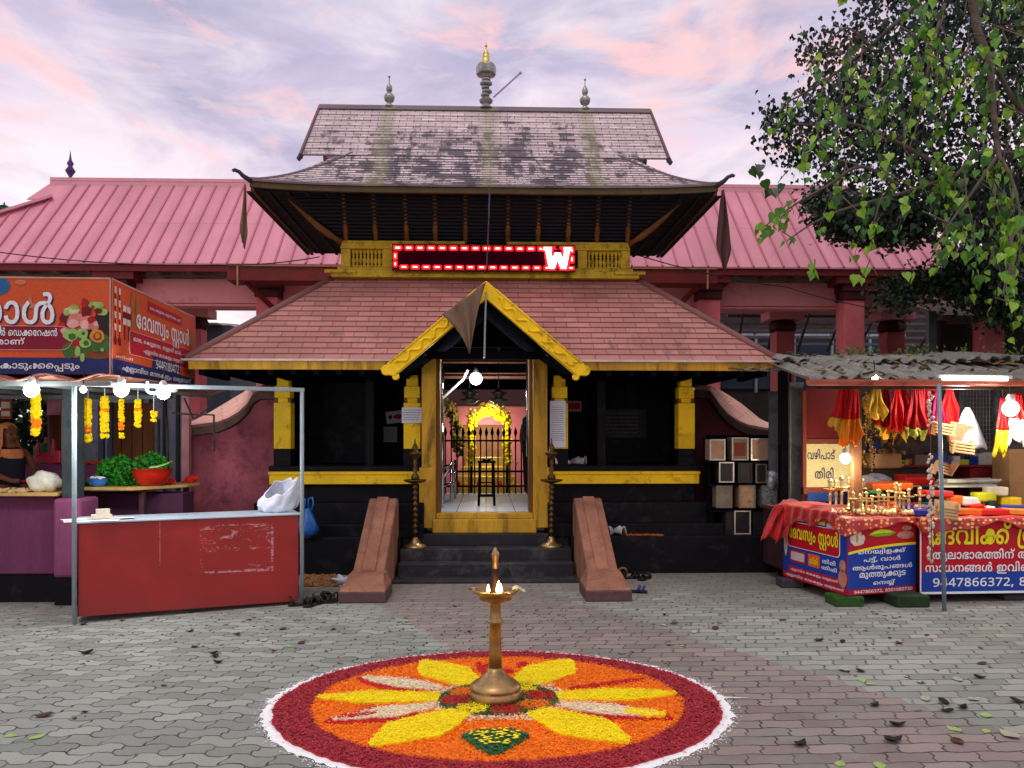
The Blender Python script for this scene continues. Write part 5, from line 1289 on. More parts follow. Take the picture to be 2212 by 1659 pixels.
# stool
st = thing('stool', 'tall black stool standing on the white floor inside the doorway', 'stool', (PX(1051, 10.75), 10.75, .67))
sx_ = PX(1051, 10.75)
for i in (-1, 1):
    for j in (-1, 1): put('leg', MB().bar((sx_ + i * .105, 10.75 + j * .1, .67), (sx_ + i * .09, 10.75 + j * .09, 1.24), .024), BLACKW, st)
put('stretcher', MB().bar((sx_ - .1, 10.65, .80), (sx_ + .1, 10.65, .80), .02).bar((sx_ - .1, 10.85, .80), (sx_ + .1, 10.85, .80), .02).bar((sx_ - .1, 10.65, .98), (sx_ + .1, 10.65, .98), .016), BLACKW, st)
put('seat', MB().box(sx_ - .12, sx_ + .12, 10.63, 10.87, 1.24, 1.265), BLACKW, st, bevel=.006)
tag(put('bowl', MB().lathe((sx_, 10.75, 1.266), [(.05, 0), (.07, .03), (.068, .032), (.04, .01)], 16), STEEL, smooth=True), 'small steel bowl on the black stool', 'bowl')
# steel turnstile rail at the left
sr = thing('steel_railing', 'polished steel queue railing inside the doorway at the left', 'railing', (PX(962, 10.6), 10.9, .67))
for px, y in ((955, 10.3), (975, 11.2), (983, 12.0)): put('post', MB().tube([(PX(px, y), y, .67), (PX(px, y), y, 1.9 if px == 955 else 1.25)], .02, 10), STEEL, sr, smooth=True)
q = MB()
for z in (.95, 1.2): q.tube([(PX(955, 10.3), 10.3, z), (PX(975, 11.2), 11.2, z), (PX(983, 12.0), 12.0, z)], .016, 8)
q.tube([(PX(955, 10.3), 10.3, 1.05), (PX(968, 10.4), 10.4, 1.15), (PX(975, 10.4), 10.4, 1.25)], .015, 8)
put('rail', q, STEEL, sr, smooth=True)
# dark hanging lamps over the passage
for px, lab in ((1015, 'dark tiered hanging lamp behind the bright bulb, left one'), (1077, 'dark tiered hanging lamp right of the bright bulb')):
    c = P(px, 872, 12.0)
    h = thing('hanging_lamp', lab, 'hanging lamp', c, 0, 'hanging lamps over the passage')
    put('tier', MB().lathe(c, [(.05, 0), (.13, .04), (.15, .06), (.07, .08), (.06, .11), (.12, .15), (.13, .17), (.05, .19), (.02, .24)], 16), FLAREBRONZE, h, smooth=True)
    put('chain', MB().tube([c + Vector((0, 0, .23)), Vector((c.x, c.y, 2.95))], .008, 6), FLAREBRONZE, h)
# the bright bulb above the doorway
c = P(1028, 818, 10.2)
bl = thing('bulb_lamp', 'bright white bulb hanging above the doorway under the gable', 'lamp', c)
put('bulb', MB().ball(c, .08, 20, 14), EM('bulb_white', (255, 255, 255), 7), bl, smooth=True)
put('socket', MB().lathe(c + Vector((0, 0, .06)), [(.03, 0), (.035, .05), (.02, .09)], 12), BLACK, bl, smooth=True)
put('flex', MB().tube([c + Vector((0, 0, .15)), Vector((c.x, c.y, 2.42))], .006, 6), WIRE, bl)
lamp('bulb_light', c + Vector((0, -.1, -.0)), 34, (.93, .97, 1), .07, bl)
q = MB(); q.tube([P(945, 870, 10.1), P(1000, 820, 10.2), P(1010, 800, 10.25)], .018, 8)
tag(put('tube_fitting', q, M('grey_fitting', (186, 190, 190), .3)), 'slanting grey lamp fitting left of the bright bulb', 'fitting')
# ================================================================ pink halls behind the gateway
def sheet_roof(name):
    m, nt, bs = newmat(name)
    p = pos(nt)
    c = lin((218, 142, 158))
    n = noise(nt, p, .8, 5, .6)
    col = ramp(nt, n, [(.3, tuple(v * .86 for v in c)), (.7, tuple(min(1, v * 1.05) for v in c))])
    st = noise(nt, scaled(nt, p, (6, .7, .7)), 1.0, 5, .65)
    sx3 = nd(nt, 'ShaderNodeSeparateXYZ'); nt.links.new(p, sx3.inputs[0])
    lap = mth(nt, 'LESS_THAN', mth(nt, 'ABSOLUTE', mth(nt, 'SUBTRACT', sx3.outputs[2], 5.82)), .008)
    col = mixc(nt, mth(nt, 'MULTIPLY', lap, .35), col, lin((150, 80, 96)))
    vw = noise(nt, scaled(nt, p, (3.45, .02, .02)), 1.0, 1, .5); col = mixc(nt, 1.0, col, ramp(nt, vw, [(.35, .9), (.65, 1.06)]), 'MULTIPLY')
    col = mixc(nt, ramp(nt, st, [(.58, 0), (.75, .35)]), col, lin((200, 124, 138)))
    col = mixc(nt, 1.0, col, ramp(nt, noise(nt, p, 40, 3, .7), [(.3, .9), (.7, 1.06)]), 'MULTIPLY')
    nt.links.new(col, bs.inputs['Base Color']); bs.inputs['Roughness'].default_value = .5; bs.inputs['Specular IOR Level'].default_value = .3
    return m
SHEET = sheet_roof('pink_roof_sheet'); SHEETD = M('pink_ridge_metal', (226, 164, 174), .45, .15, 2)
RIBM = M('shade_darkened_rib', (188, 112, 128), .5, .12, 2)  # rib colour darkened to stand for the shadow side of the ribs
DRED = M('dark_red_steel', (118, 42, 42), .55, .25, 3, .2, dirt=.2, dirtc=(70, 30, 30))
PINKC = M('pink_concrete', (240, 158, 162), .75, .12, 1.5, .2, dirt=.15, dirtc=(196, 116, 118))
MAROON = M('maroon_capital', (72, 26, 32), .5, .3, 5, .3)
COLP = M('column_pink', (216, 112, 118), .7, .16, 2, .2, dirt=.15, dirtc=(168, 80, 86))
HEY, HEZ, HRY, HRZ = 15.0, 4.83, 17.1, 6.98
SL = (HRZ - HEZ) / (HRY - HEY)
def hall_roof(h, xl, xr, xlr, xrr, gl):
    """front slope + back slope with ribs; left/right eave ends xl, xr; ridge ends"""
    q = MB()
    gy = 16.6; gz = HEZ + SL * (gy - HEY)
    def roofpt(x, y): return (x, y, HEZ + SL * (y - HEY))
    def z_(y): return HEZ + SL * (y - HEY)
    # front slope polygon (a gablet at the left end when gl)
    if gl:
        front = [(xl, HEY), (xr, HEY), (xrr, HRY), (xlr, HRY), (xlr - .25, gy - .0), (xlr + .25, gy)]
    else:
        front = [(xl, HEY), (xr, HEY), (xrr, HRY), (xlr, HRY)]
    n = len(front)
    q.raw([roofpt(*p_) for p_ in front] + [(p_[0], p_[1], z_(p_[1]) - .03) for p_ in front], [tuple(range(n)), tuple(range(n, 2 * n))[::-1]] + [(i, (i + 1) % n, n + (i + 1) % n, n + i) for i in range(n)])
    by = 2 * HRY - HEY
    q.face([(xr, by, HEZ), (xl, by, HEZ), (xlr, HRY, HRZ), (xrr, HRY, HRZ)])
    q.face([(xl, by, HEZ), (xl, HEY, HEZ), roofpt(xlr + .25 if gl else xlr, gy if gl else HRY), (xlr + .25 if gl else xlr, HRY, HRZ if not gl else gz)])
    q.face([(xr, HEY, HEZ), (xr, by, HEZ), (xrr, HRY, HRZ)])
    rf = put('roof_sheet', q, SHEET, h)
    x = xl + .12
    while x < xr - .05:
        # y range of this rib inside the trapezoid
        yt = HRY
        if gl and x < xlr + .25: yt = HEY + (gy - HEY) * (x - xl) / (xlr + .25 - xl)
        elif not gl and x < xlr: yt = HEY + (HRY - HEY) * (x - xl) / max(1e-6, xlr - xl)
        if x > xrr: yt = min(yt, HEY + (HRY - HEY) * (xr - x) / (xr - xrr))
        if yt > HEY + .1:
            a, b_ = Vector(roofpt(x, HEY - .01)), Vector(roofpt(x, yt))
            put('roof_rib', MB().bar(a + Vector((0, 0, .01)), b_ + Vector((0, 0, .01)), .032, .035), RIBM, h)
        x += .29
    q = MB()
    q.bar((xlr - .02, HRY, HRZ + .03), (xrr + .02, HRY, HRZ + .03), .16, .07); q.bar((xlr, HRY - .10, HRZ - .075), (xrr, HRY - .10, HRZ - .075), .03, .10)
    if gl:
        q.bar(Vector(roofpt(xlr + .25, gy)) + Vector((0, 0, .04)), Vector(roofpt(xl, HEY)) + Vector((0, 0, .04)), .24, .05)
    else: q.bar(Vector((xlr, HRY, HRZ + .03)), Vector((xl, HEY, HEZ + .03)), .2, .05)
    q.bar(Vector((xrr, HRY, HRZ + .03)), Vector((xr, HEY, HEZ + .03)), .2, .05)
    put('ridge_cap', q, SHEETD, h)
    q = MB(); q.box(xl + .05, xr - .05, HEY + .03, HEY + .09, HEZ - .15, HEZ - .02); q.box(xl + .1, xr - .1, HEY + .25, HEY + .3, HEZ - .12, HEZ - .03)
    put('fascia', q, DRED, h)
    q = MB(); q.box(xl + .2, xr - .2, HEY + .1, by - .1, HEZ - .06, HEZ - .03)
    for k in range(int((xr - xl) / .62)): q.box(xl + .4 + k * .62, xl + .47 + k * .62, HEY + .12, HEY + 1.4, HEZ - .14, HEZ - .06)
    put('eave_underside', q, M('grey_sheet_underside', (130, 130, 142), .6, .3, 3), h)
hallL = thing('pink_hall', 'long pink metal roofed hall with a spired ridge behind the flower stall', 'hall', (-7, 16, 0))
hall_roof(hallL, -11.6, 0.0, -9.1, 0.0, True)
hallR = thing('pink_hall', 'pink metal roofed hall partly hidden by the peepal tree', 'hall', (5, 16, 0))
hall_roof(hallR, 0.02, 9.6, 0.02, 7.9, False)
q = MB(); c = Vector((PX(152, HRY), HRY, HRZ + .05)); q.lathe(c, [(.05, 0), (.03, .05), (.09, .15), (.10, .18), (.04, .27), (.07, .33), (.03, .40), (.02, .46), (.004, .60)], 14)
put('roof_spire', q, M('dark_purple_metal', (92, 66, 120), .4, .2, metal=.4), hallL, smooth=True)
def column(h, x, y, w, ztop, capz0, capz1, slab=False, z0=0):
    cc = put('column', MB().box(x - w / 2, x + w / 2, y - w / 2, y + w / 2, z0, capz0), COLP, h, bevel=.02)
    q = MB(); q.lathe((x, y, capz0), [(w * .62, 0), (w * .75, .05), (w * .78, (capz1 - capz0) * .5), (w * .72, (capz1 - capz0) * .75), (w * .6, capz1 - capz0)], 4 if not slab else 8)
    if not slab:
        q = MB(); q.box(x - w * .56, x + w * .56, y - w * .56, y + w * .56, capz0, capz1 - .1); q.box(x - w * .62, x + w * .62, y - w * .62, y + w * .62, capz1 - .14, capz1)
    put('capital', q, MAROON, cc, bevel=.01)
    put('capital_slab', MB().box(x - w * .95, x + w * .95, y - w * .7, y + w * .7, capz1, ztop), PINKC if slab else DRED, cc, bevel=.01)
cy = 15.35
for h, x in ((hallL, PX(582, cy)), (hallR, PX(1528, cy)), (hallR, PX(1836, cy)), (hallL, PX(258, cy)), (hallR, PX(2135, cy))):
    column(h, x, cy, .40, 4.80, 4.24, 4.54)
for h, x0, x1 in ((hallL, -11, -1.2), (hallR, 1.2, 9.2)):
    put('tie_beam', MB().box(x0, x1, 15.5, 15.75, PZ(1050, 658, 15.5), PZ(1050, 606, 15.5)).box(x0, x1, 15.53, 15.8, PZ(1050, 664, 15.5), PZ(1050, 658.5, 15.5)), PINKC, h, bevel=.015)
    put('rear_beam', MB().box(x0, x1, 17.9, 18.2, 4.46, 4.72), PINKC, h)
    put('roof_purlin', MB().box(x0, x1, 15.40, 15.44, 4.655, 4.685), M('old_gold_rail', (150, 116, 60), .5), h)
for h, x in ((hallR, PX(1690, 18)), (hallR, PX(1926, 18)), (hallL, PX(420, 18))):
    column(h, x, 18.0, .42, 4.46, 4.0, 4.26, True)
# boxed gutters beside the gateway
for h, a, b_ in ((hallL, 492, 745), (hallR, 1362, 1548)):
    x0, x1 = PX(a, 14.5), PX(b_, 14.5)
    gb = put('box_gutter', MB().box(x0, x1, 14.45, 14.9, 4.40, 4.70), DRED, h, bevel=.01)
    put('gutter_trim', MB().box(x0 + .02, x1 - .02, 14.42, 14.446, 4.655, 4.68).box(x0 + .18 if a < 1000 else x1 - .2, x0 + .21 if a < 1000 else x1 - .17, 14.42, 14.446, 4.30, 4.654), M('tan_trim', (166, 122, 84), .5), gb)
    put('gutter_bracket', MB().bar((x0 + .3 if a < 1000 else x1 - .3, 14.6, 4.40), (x0 + .75 if a < 1000 else x1 - .75, 15.3, 3.9), .07), DRED, gb)
# dim interior of the right hall: back wall with window openings, frames and rafters
DIM = M('dim_interior_wall', (70, 62, 62), .8, .3, 2.5, .3, dirt=.3, dirtc=(40, 38, 42))
inn = thing('glazed_building', 'dark back building with glazed openings seen under the hall behind the peepal tree', 'building', (7, 21, 0))
put('wall', MB().box(5.6, 16, 21, 21.2, 0, 5.0), DIM, inn)
GL = M('dark_glass', (60, 74, 92), .12, .2, 2, .02)
for k in range(5):
    x = 6.15 + k * 1.02
    wnd = put('window', MB().box(x, x + .92, 20.95, 20.99, 2.9, 4.3), GL, inn)
    put('window_frame', MB().box(x - .05, x, 20.90, 20.99, 2.8, 4.35).box(x, x + .92, 20.90, 20.99, 4.3, 4.36), M('pale_frame', (176, 184, 204), .4), wnd)
q = MB()
for k in range(10): q.bar((6 + k * .8, 18.4, 4.7), (6.6 + k * .8, 20.8, 3.9), .06)
for k in range(6): q.box(5.8, 15, 18.6 + k * .4, 18.66 + k * .4, 4.62 - k * .12, 4.68 - k * .12)
put('rafter', q, M('grey_rafter', (110, 104, 106), .6), inn)
# lower shed at the far right with a tiled underside
sd = thing('side_shed', 'low shed with slatted dark underside behind the offerings stall and peepal tree', 'shed', (9, 13.5, 0))
q = MB(); q.prism([(13.0, 3.62), (17.0, 5.0), (17.0, 4.92), (13.0, 3.54)], 'x', PX(1990, 14) - .2, 14)
for k in range(12): q.box(PX(1990, 14), 14, 13.1 + k * .3, 13.2 + k * .3, 3.50 + k * .1035, 3.56 + k * .1035)
put('slatted_roof', q, M('grey_brown_slats', (104, 88, 80), .7, .3, 5, .3), sd)
put('edge_board', MB().bar((PX(1985, 14.5), 14.5, PZ(1985, 655, 14.5)), (PX(2120, 12.6), 12.6, PZ(2120, 600, 12.6)), .06, .16), M('orange_pink_board', (214, 132, 112), .6), sd)
put('column', MB().box(PX(2118, 13), PX(2156, 13), 12.9, 13.15, 0, 3.55), COLP, sd, bevel=.015)
put('post', MB().box(PX(2000, 13.2), PX(2016, 13.2), 13.1, 13.2, 0, 3.7), M('grey_post', (92, 96, 104), .5), sd)
put('wall', MB().box(PX(2030, 16), 14, 16, 16.2, 0, 4.8), DIM, sd)

# ================================================================ curved compound walls beside the gateway
COPT = tiles('sunlit_coping_tiles', (248, 186, 168), (255, 206, 188), .5, .07, ('low', 9, .2, .9))  # tile colour raised to carry sunlight on the coping
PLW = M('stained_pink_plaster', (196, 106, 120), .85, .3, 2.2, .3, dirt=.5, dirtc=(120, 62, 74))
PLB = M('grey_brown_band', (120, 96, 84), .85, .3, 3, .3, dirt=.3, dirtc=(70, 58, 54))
def comp_wall(side, pts_front, pts_back, label, wallmat, band, botpx):
    t_ = thing('compound_wall', label, 'wall', (P(*pts_front[0], 10.6).x, 10.7, 0))
    yf, yb = 10.55, 10.95
    F = [P(a, b_, yf) for a, b_ in pts_front]; Bk = [P(a, b_, yb + .15) for a, b_ in pts_back]
    q = MB(); n = len(F)
    for i in range(n - 1):
        l0 = sum((F[k + 1] - F[k]).length for k in range(i)); l1 = l0 + (F[i + 1] - F[i]).length
        q.face([F[i], F[i + 1], Bk[i + 1], Bk[i]], uv=[(l0, 0), (l1, 0), (l1, (F[i + 1] - Bk[i + 1]).length), (l0, (F[i] - Bk[i]).length)])
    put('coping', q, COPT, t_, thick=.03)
    q = MB(); q.prism([(p_.x, p_.z - .02) for p_ in F] + [(p_.x, p_.z - .13) for p_ in F[::-1]], 'y', yf - .06, yf + .25); put('coping_band', q, band, t_, bevel=.01)
    q = MB(); q.prism([(p_.x, p_.z - .1) for p_ in F] + [(F[-1].x, 0), (F[0].x, 0)], 'y', yf + .04, yb); put('wall_face', q, wallmat, t_)
    return t_
cw = comp_wall(-1, [(372, 952), (384, 932), (405, 922), (440, 917), (472, 913), (495, 904), (517, 891), (536, 873), (548, 852), (562, 842), (604, 840)], [(372, 948), (384, 926), (412, 914), (445, 898), (470, 883), (490, 871), (508, 860), (526, 850), (540, 838), (566, 834), (604, 834)],
               'stained pink compound wall with a swooping tiled coping behind the red counter', PLW, PLB, 1250)
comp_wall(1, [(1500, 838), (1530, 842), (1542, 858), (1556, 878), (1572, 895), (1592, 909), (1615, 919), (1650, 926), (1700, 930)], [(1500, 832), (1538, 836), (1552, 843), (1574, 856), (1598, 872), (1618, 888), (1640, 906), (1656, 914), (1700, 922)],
          'shade-darkened red compound wall with a swooping tiled coping behind the tin box rack', M('shaded_maroon_wall', (98, 44, 52), .85, .3, 2, .3), M('dark_coping_band', (70, 48, 50), .8, .3, 3), 1250)  # wall colour darkened for the shadow it stands in
# far white house seen through the gap on the left
fh = thing('far_house', 'dark sided shed with a pale roof in the gap between signboard and gateway eave', 'shed', (P(460, 740, 24).x, 24, 0))
put('wall', MB().box(PX(400, 24), PX(498, 24), 24, 27, 0, PZ(450, 702, 24)), M('dark_slate_wall', (52, 60, 70), .7, .2, 1.5), fh)
put('roof', MB().prism([(23.5, PZ(450, 702, 24)), (25.5, PZ(450, 684, 24)), (27.5, PZ(450, 702, 24))], 'x', PX(395, 24), PX(480, 24)), M('pale_pink_roof', (226, 196, 190), .6), fh)
# ================================================================ flower stall on the left
ORANGE = M('orange_banner', (206, 84, 44), .5, .12, 2, .05); NAVY = M('navy_banner', (36, 46, 100), .5, .12, 2, .05); CRIM = M('crimson_banner', (128, 22, 48), .5, .12, 2, .05)
WHT = M('white_print', (226, 228, 232), .5, .05, 4, 0); EDGE = M('pale_board_edge', (196, 150, 140), .5)
sg = thing('stall_signboard', 'orange boxed shop sign with white lettering and printed flowers above the flower stall', 'signboard', (-3.3, 7.0, 2.12))
C0 = Vector((PX(240, 7.0), 7.0, 0)); SZ0, SZ1 = 2.115, 2.945
Lp = Vector((PX(240, 7.0) - 2.6, 6.93, 0)); Rp = Vector((PX(421, 9.2), 9.2, 0))
z0, z1 = SZ0, SZ1
q = MB(); q.raw([(Lp.x, Lp.y, z0), (C0.x, C0.y, z0), (Rp.x, Rp.y, z0 + .06), (Lp.x, Rp.y, z0 + .06), (Lp.x, Lp.y, z1), (C0.x, C0.y, z1), (Rp.x, Rp.y, z1 + .0), (Lp.x, Rp.y, z1)], [(0, 1, 5, 4), (1, 2, 6, 5), (2, 3, 7, 6), (3, 0, 4, 7), (4, 5, 6, 7), (0, 1, 2, 3)])
put('board', q, ORANGE, sg)
frF = Frame((C0.x, C0.y, z0), (C0 - Lp), (0, 0, 1)); HF = z1 - z0
frS = Frame((C0.x, C0.y, z0), (Rp - C0), (0, 0, 1)); LS = (Rp - C0).length
q = MB(); flat(q, frF, [(-2.6, 0), (0, 0), (0, HF * .17), (-2.6, HF * .17)], .003); flat(q, frS, [(0, 0), (LS * .98, 0.05), (LS * .98, HF * .155), (0, HF * .17)], .003)
flat(q, frS, [(LS * .42, HF * .16), (LS * .77, HF * .13), (LS * .77, HF * .30), (LS * .42, HF * .31)], .005)
put('blue_band', q, NAVY, sg)
q = MB(); e = .012
for fr, L0, L1 in ((frF, -2.6, 0), (frS, 0, LS)):
    for a0, a1, b0, b1 in ((L0, L1, HF - e, HF + .003), (L1 - e, L1, 0, HF), (L0, L0 + e, 0, HF)):
        flat(q, fr, [(a0, b0), (a1, b0), (a1, b1), (a0, b1)], .006)
put('edge_strip', q, EDGE, sg)
u = lambda px: frF.u.x and (PX(px, 7.0) - C0.x)     # along the front face
v = lambda py: PZ(240, py, 7.0) - z0
q = MB(); flat(q, frF, rrect(-2.3, u(158), v(757), v(706), .09), .004); put('crimson_panel', q, CRIM, sg)
q = MB(); rr_ = rrect(-2.3, u(158), v(757), v(706), .09)
for a, b_ in zip(rr_, rr_[1:] + rr_[:1]): q.bar(frF.pt(*a, .005), frF.pt(*b_, .005), .008, .004)
rr_ = rrect(LS * .17, LS * .93, HF * .26, HF * .52, .04)
for a, b_ in zip(rr_, rr_[1:] + rr_[:1]): q.bar(frS.pt(*a, .005), frS.pt(*b_, .005), .010, .004)
put('panel_outline', q, M('pale_outline', (222, 170, 160), .5), sg)
q = MB(); flat(q, frS, rr_, .004); flat(q, frS, [(LS * .37, HF * .80), (LS * .80, HF * .80), (LS * .80, HF * .915), (LS * .37, HF * .93)], .004); put('red_panel', q, M('red_banner_panel', (176, 28, 48), .5, .1, 2, 0), sg)
q = MB(); write(q, frF, 'സ്റ്റാൾ', u(-72) + .010, u(119) + .010, v(728) - .010, v(634) - .010, .0048, 30); put('letter_shadow', q, M('navy_shadow_ink', (40, 36, 90), .5), sg)
q = MB(); write(q, frF, 'സ്റ്റാൾ', u(-72), u(119), v(728), v(634), .0055, 24); put('big_lettering', q, WHT, sg)
line(sg, WHT, frF, 'കാർ ഡെക്കറേഷൻ', u(-18), u(126), v(727), v(710), .006, 18); line(sg, WHT, frF, 'ലഭ്യമാണ്', u(-42), u(57), v(750), v(731), .006, 18)
line(sg, WHT, frF, 'കൊടുക്കപ്പെടും', u(-12), u(173), v(803), v(786), .006, 20)
line(sg, WHT, frS, 'ദേവസ്വം സ്റ്റാൾ', LS * .24, LS * .90, HF * .49, HF * .79, .007, 24)
line(sg, WHT, frS, 'മാല, കെട്ടുമാല, തുളസി മാല, പൂവ്', LS * .39, LS * .78, HF * .835, HF * .885, .006, 20)
line(sg, WHT, frS, 'മാല, കെട്ടുമാല, തുളസി മാല, പൂവ്', LS * .21, LS * .90, HF * .405, HF * .475, .006, 16)
line(sg, WHT, frS, 'എല്ലാവിധ മാലകളും ലഭ്യമാണ്', LS * .32, LS * .83, HF * .30, HF * .37, .006, 16)
line(sg, WHT, frS, '9446180472', LS * .46, LS * .75, HF * .17, HF * .275, .008, 22)
line(sg, WHT, frS, 'എല്ലാവിധ മാലകളും ലഭ്യമാണ്', LS * .10, LS * .93, HF * .045, HF * .135, .006, 18)
line(sg, WHT, frS, 'തിരി', LS * .04, LS * .2, HF * .19, HF * .22, .006, 14)

# printed bouquet
PR = {k: M('print_' + k, c, .55, .25, 14, 0) for k, c in dict(maroon=(110, 24, 36), red=(172, 30, 34), pink=(208, 124, 120), rose=(226, 168, 160), lime=(142, 186, 98), leaf=(66, 104, 50), dark=(44, 36, 34), gold=(208, 132, 56), brown=(120, 72, 34), cream=(216, 196, 150), teal=(40, 100, 150)).items()}
random.seed(5)
def blob(key, cx, cy, rx, ry, off, n=16, wob=.12):
    q = MB(); flat(q, frF, [(u(cx) + (a - 0), v(cy) + b_) for a, b_ in ell(0, 0, rx * .00406, ry * .00406, n, rnd(0, 30), wob)], off); return q
def blobs(lst):
    d = {}
    off = .0035
    for key, cx, cy, rx, ry in lst:
        off += .00022
        put('printed_flower', blob(key, cx, cy, rx, ry, off), PR[key], sg)
lst = [('dark', 205, 720, 30, 32), ('dark', 195, 745, 26, 22), ('leaf', 215, 745, 22, 26), ('leaf', 150, 758, 14, 16), ('leaf', 178, 752, 16, 22), ('brown', 212, 766, 24, 10), ('dark', 222, 690, 16, 26),
       ('maroon', 142, 693, 11, 16), ('red', 136, 708, 8, 12), ('rose', 141, 716, 8, 7), ('cream', 158, 672, 16, 8), ('lime', 146, 676, 7, 7), ('lime', 162, 664, 9, 5), ('maroon', 188, 672, 10, 22), ('red', 184, 655, 7, 10), ('lime', 209, 660, 17, 8), ('lime', 222, 674, 12, 8), ('red', 202, 664, 4, 4), ('maroon', 214, 672, 8, 6),
       ('pink', 166, 692, 17, 15), ('rose', 160, 700, 12, 10), ('pink', 192, 698, 18, 14), ('red', 200, 693, 9, 9), ('rose', 184, 702, 10, 9), ('pink', 205, 706, 10, 8), ('rose', 208, 700, 5, 5),
       ('lime', 156, 724, 16, 13), ('leaf', 158, 728, 8, 7), ('lime', 180, 721, 12, 11), ('leaf', 182, 721, 4, 4), ('gold', 211, 726, 16, 15), ('brown', 212, 727, 9, 9), ('gold', 212, 726, 5, 6), ('red', 168, 744, 9, 10), ('lime', 186, 742, 12, 11), ('leaf', 188, 742, 6, 6), ('lime', 170, 760, 6, 11), ('lime', 180, 772, 5, 10), ('leaf', 210, 752, 12, 8), ('lime', 222, 756, 4, 4)]
blobs(lst)
q = MB(); flat(q, frF, [(u(68) + a, v(660) + b_) for a, b_ in ((-.09, 0), (-.07, -.03), (.07, -.03), (.09, 0), (.02, .012), (.012, .06), (0, .09), (-.012, .06), (-.02, .012))], .005)
flat(q, frF, ell(u(48), v(612), .05, .022, 12), .005); put('printed_lamp', q, M('print_terracotta', (196, 120, 84), .5), sg)
q = MB(); flat(q, frF, ell(u(0), v(620), .10, .08, 16), .005); put('printed_badge', q, PR['teal'], sg)
# drums, pipes and a lamp printed down the corner of the side face
class Marks:
    def __init__(s, n, m): s.n, s.m = n, m
def mark(w, fr, pts, off):
    q = MB(); flat(q, fr, pts, off); put(w.n, q, w.m, sg)
q1, q2, q3 = Marks('printed_drum', M('print_bone', (222, 198, 190), .5, .2, 20)), Marks('printed_pipe', PR['maroon']), Marks('printed_lamp', M('print_olive', (150, 118, 64), .5, .3, 20))
for cx in (.035, .075):
    for k in range(4): mark(q1, frS, [(LS * cx - .018, HF * (.86 - k * .13)), (LS * cx + .018, HF * (.86 - k * .13)), (LS * cx + .022, HF * (.93 - k * .13)), (LS * cx - .022, HF * (.93 - k * .13))], .005)
    mark(q2, frS, [(LS * cx - .008, HF * .38), (LS * cx + .008, HF * .38), (LS * cx + .008, HF * .93), (LS * cx - .008, HF * .93)], .0045)
    mark(q2, frS, ell(LS * cx, HF * .36, .035, .04, 10), .0045)
for cx in (.125, .165):
    for b0 in (.70, .56): mark(q1, frS, rrect(LS * cx - .04, LS * cx + .035, HF * b0, HF * (b0 + .07), .01, 2), .005)
    mark(q2, frS, ell(LS * cx, HF * .66, .05, .04, 10), .0047); mark(q2, frS, [(LS * cx - .01, HF * .4), (LS * cx + .01, HF * .4), (LS * cx + .012, HF * .58), (LS * cx - .012, HF * .58)], .0045)
for cx, b0, b1 in ((.20, .78, .95), (.25, .72, .9), (.205, .58, .74)):
    mark(q3, frS, [(LS * cx - .04, HF * b0), (LS * cx + .04, HF * b0), (LS * cx + .03, HF * (b0 + b1) / 2), (LS * cx + .012, HF * b1), (LS * cx - .02, HF * b1), (LS * cx - .03, HF * (b0 + b1) / 2)], .005)
for k in range(9): mark(q3, frS, ell(LS * (.94 + rnd(-.02, .02)), HF * (.2 + k * .065), .05, .05, 9, 0, .2), .0045 + k * .0002)

# roof sheet of the stall, posts
q = MB(); q.grid(lambda a, b_: (-6.2 + (PX(250, 7) + 6.25) * a, 6.75 + 3.2 * b_, 2.07 + .03 * math.sin(a * 40) + .05 * b_), 60, 3)
stall = thing('flower_stall', 'open flower stall with purple pink walls, dark post and pinkish roof sheet', 'stall', (-4.6, 8.2, 0))
put('roof_sheet', q, M('pinkish_tin_sheet', (172, 116, 96), .5, .3, 3, .3, dirt=.4), stall, thick=.008)
q = MB()
for k in range(6): q.bar((-6 + k * .55, 6.8, 2.02), (-6 + k * .55, 9.8, 2.06), .035)
q.bar((-6.2, 6.82, 2.02), (PX(245, 6.85), 6.82, 2.02), .04); q.bar((PX(245, 7), 6.9, 2.03), (PX(415, 9.6), 9.6, 2.08), .04)
q.bar((-6.2, 8.6, 2.0), (-3.4, 8.6, 2.0), .04)
put('roof_pipe', q, M('grey_green_pipe', (112, 122, 122), .45, .2, 6), stall)
PURP = M('purple_pink_wall', (108, 54, 86), .8, .22, 1.6, .3, dirt=.4, dirtc=(88, 44, 72), streak=True)
wy = 7.75; wx1 = PX(120, wy)
q = MB(); q.box(-6.4, wx1, wy, wy + .25, .27, 1.02); put('low_wall', q, PURP, stall, bevel=.015)
q = MB(); q.box(-6.4, PX(168, wy), wy + .02, wy + .3, 0, .268); put('wall_skirting', q, BLACK, stall)
q = MB(); q.box(PX(116, 7.6), PX(176, 7.6), 7.58, 7.95, .26, 1.0); put('wall_pier', q, M('lighter_purple_plaster', (136, 72, 108), .8, .25, 2.4, .3, dirt=.4, dirtc=(110, 56, 90), streak=True), stall, bevel=.03)
q = MB(); q.box(PX(118, 7.6), PX(174, 7.6), 7.60, 7.95, .0, .258); put('pier_foot', q, BLACK, stall)
q = MB(); q.box(PX(138, 7.7), PX(171, 7.7), 7.66, 7.80, 1.0, 2.06); put('post', q, M('dark_green_grey_post', (56, 66, 68), .5, .3, 5, .3, dirt=.3), stall, bevel=.006)
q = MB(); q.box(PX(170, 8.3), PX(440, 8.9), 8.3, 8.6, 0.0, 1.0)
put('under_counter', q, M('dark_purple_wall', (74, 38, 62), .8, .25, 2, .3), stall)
q = MB(); q.box(-5.6, PX(270, 9.6), 9.5, 9.7, 0, PZ(200, 1003, 9.5)); put('rear_parapet', q, PURP, stall, bevel=.02)
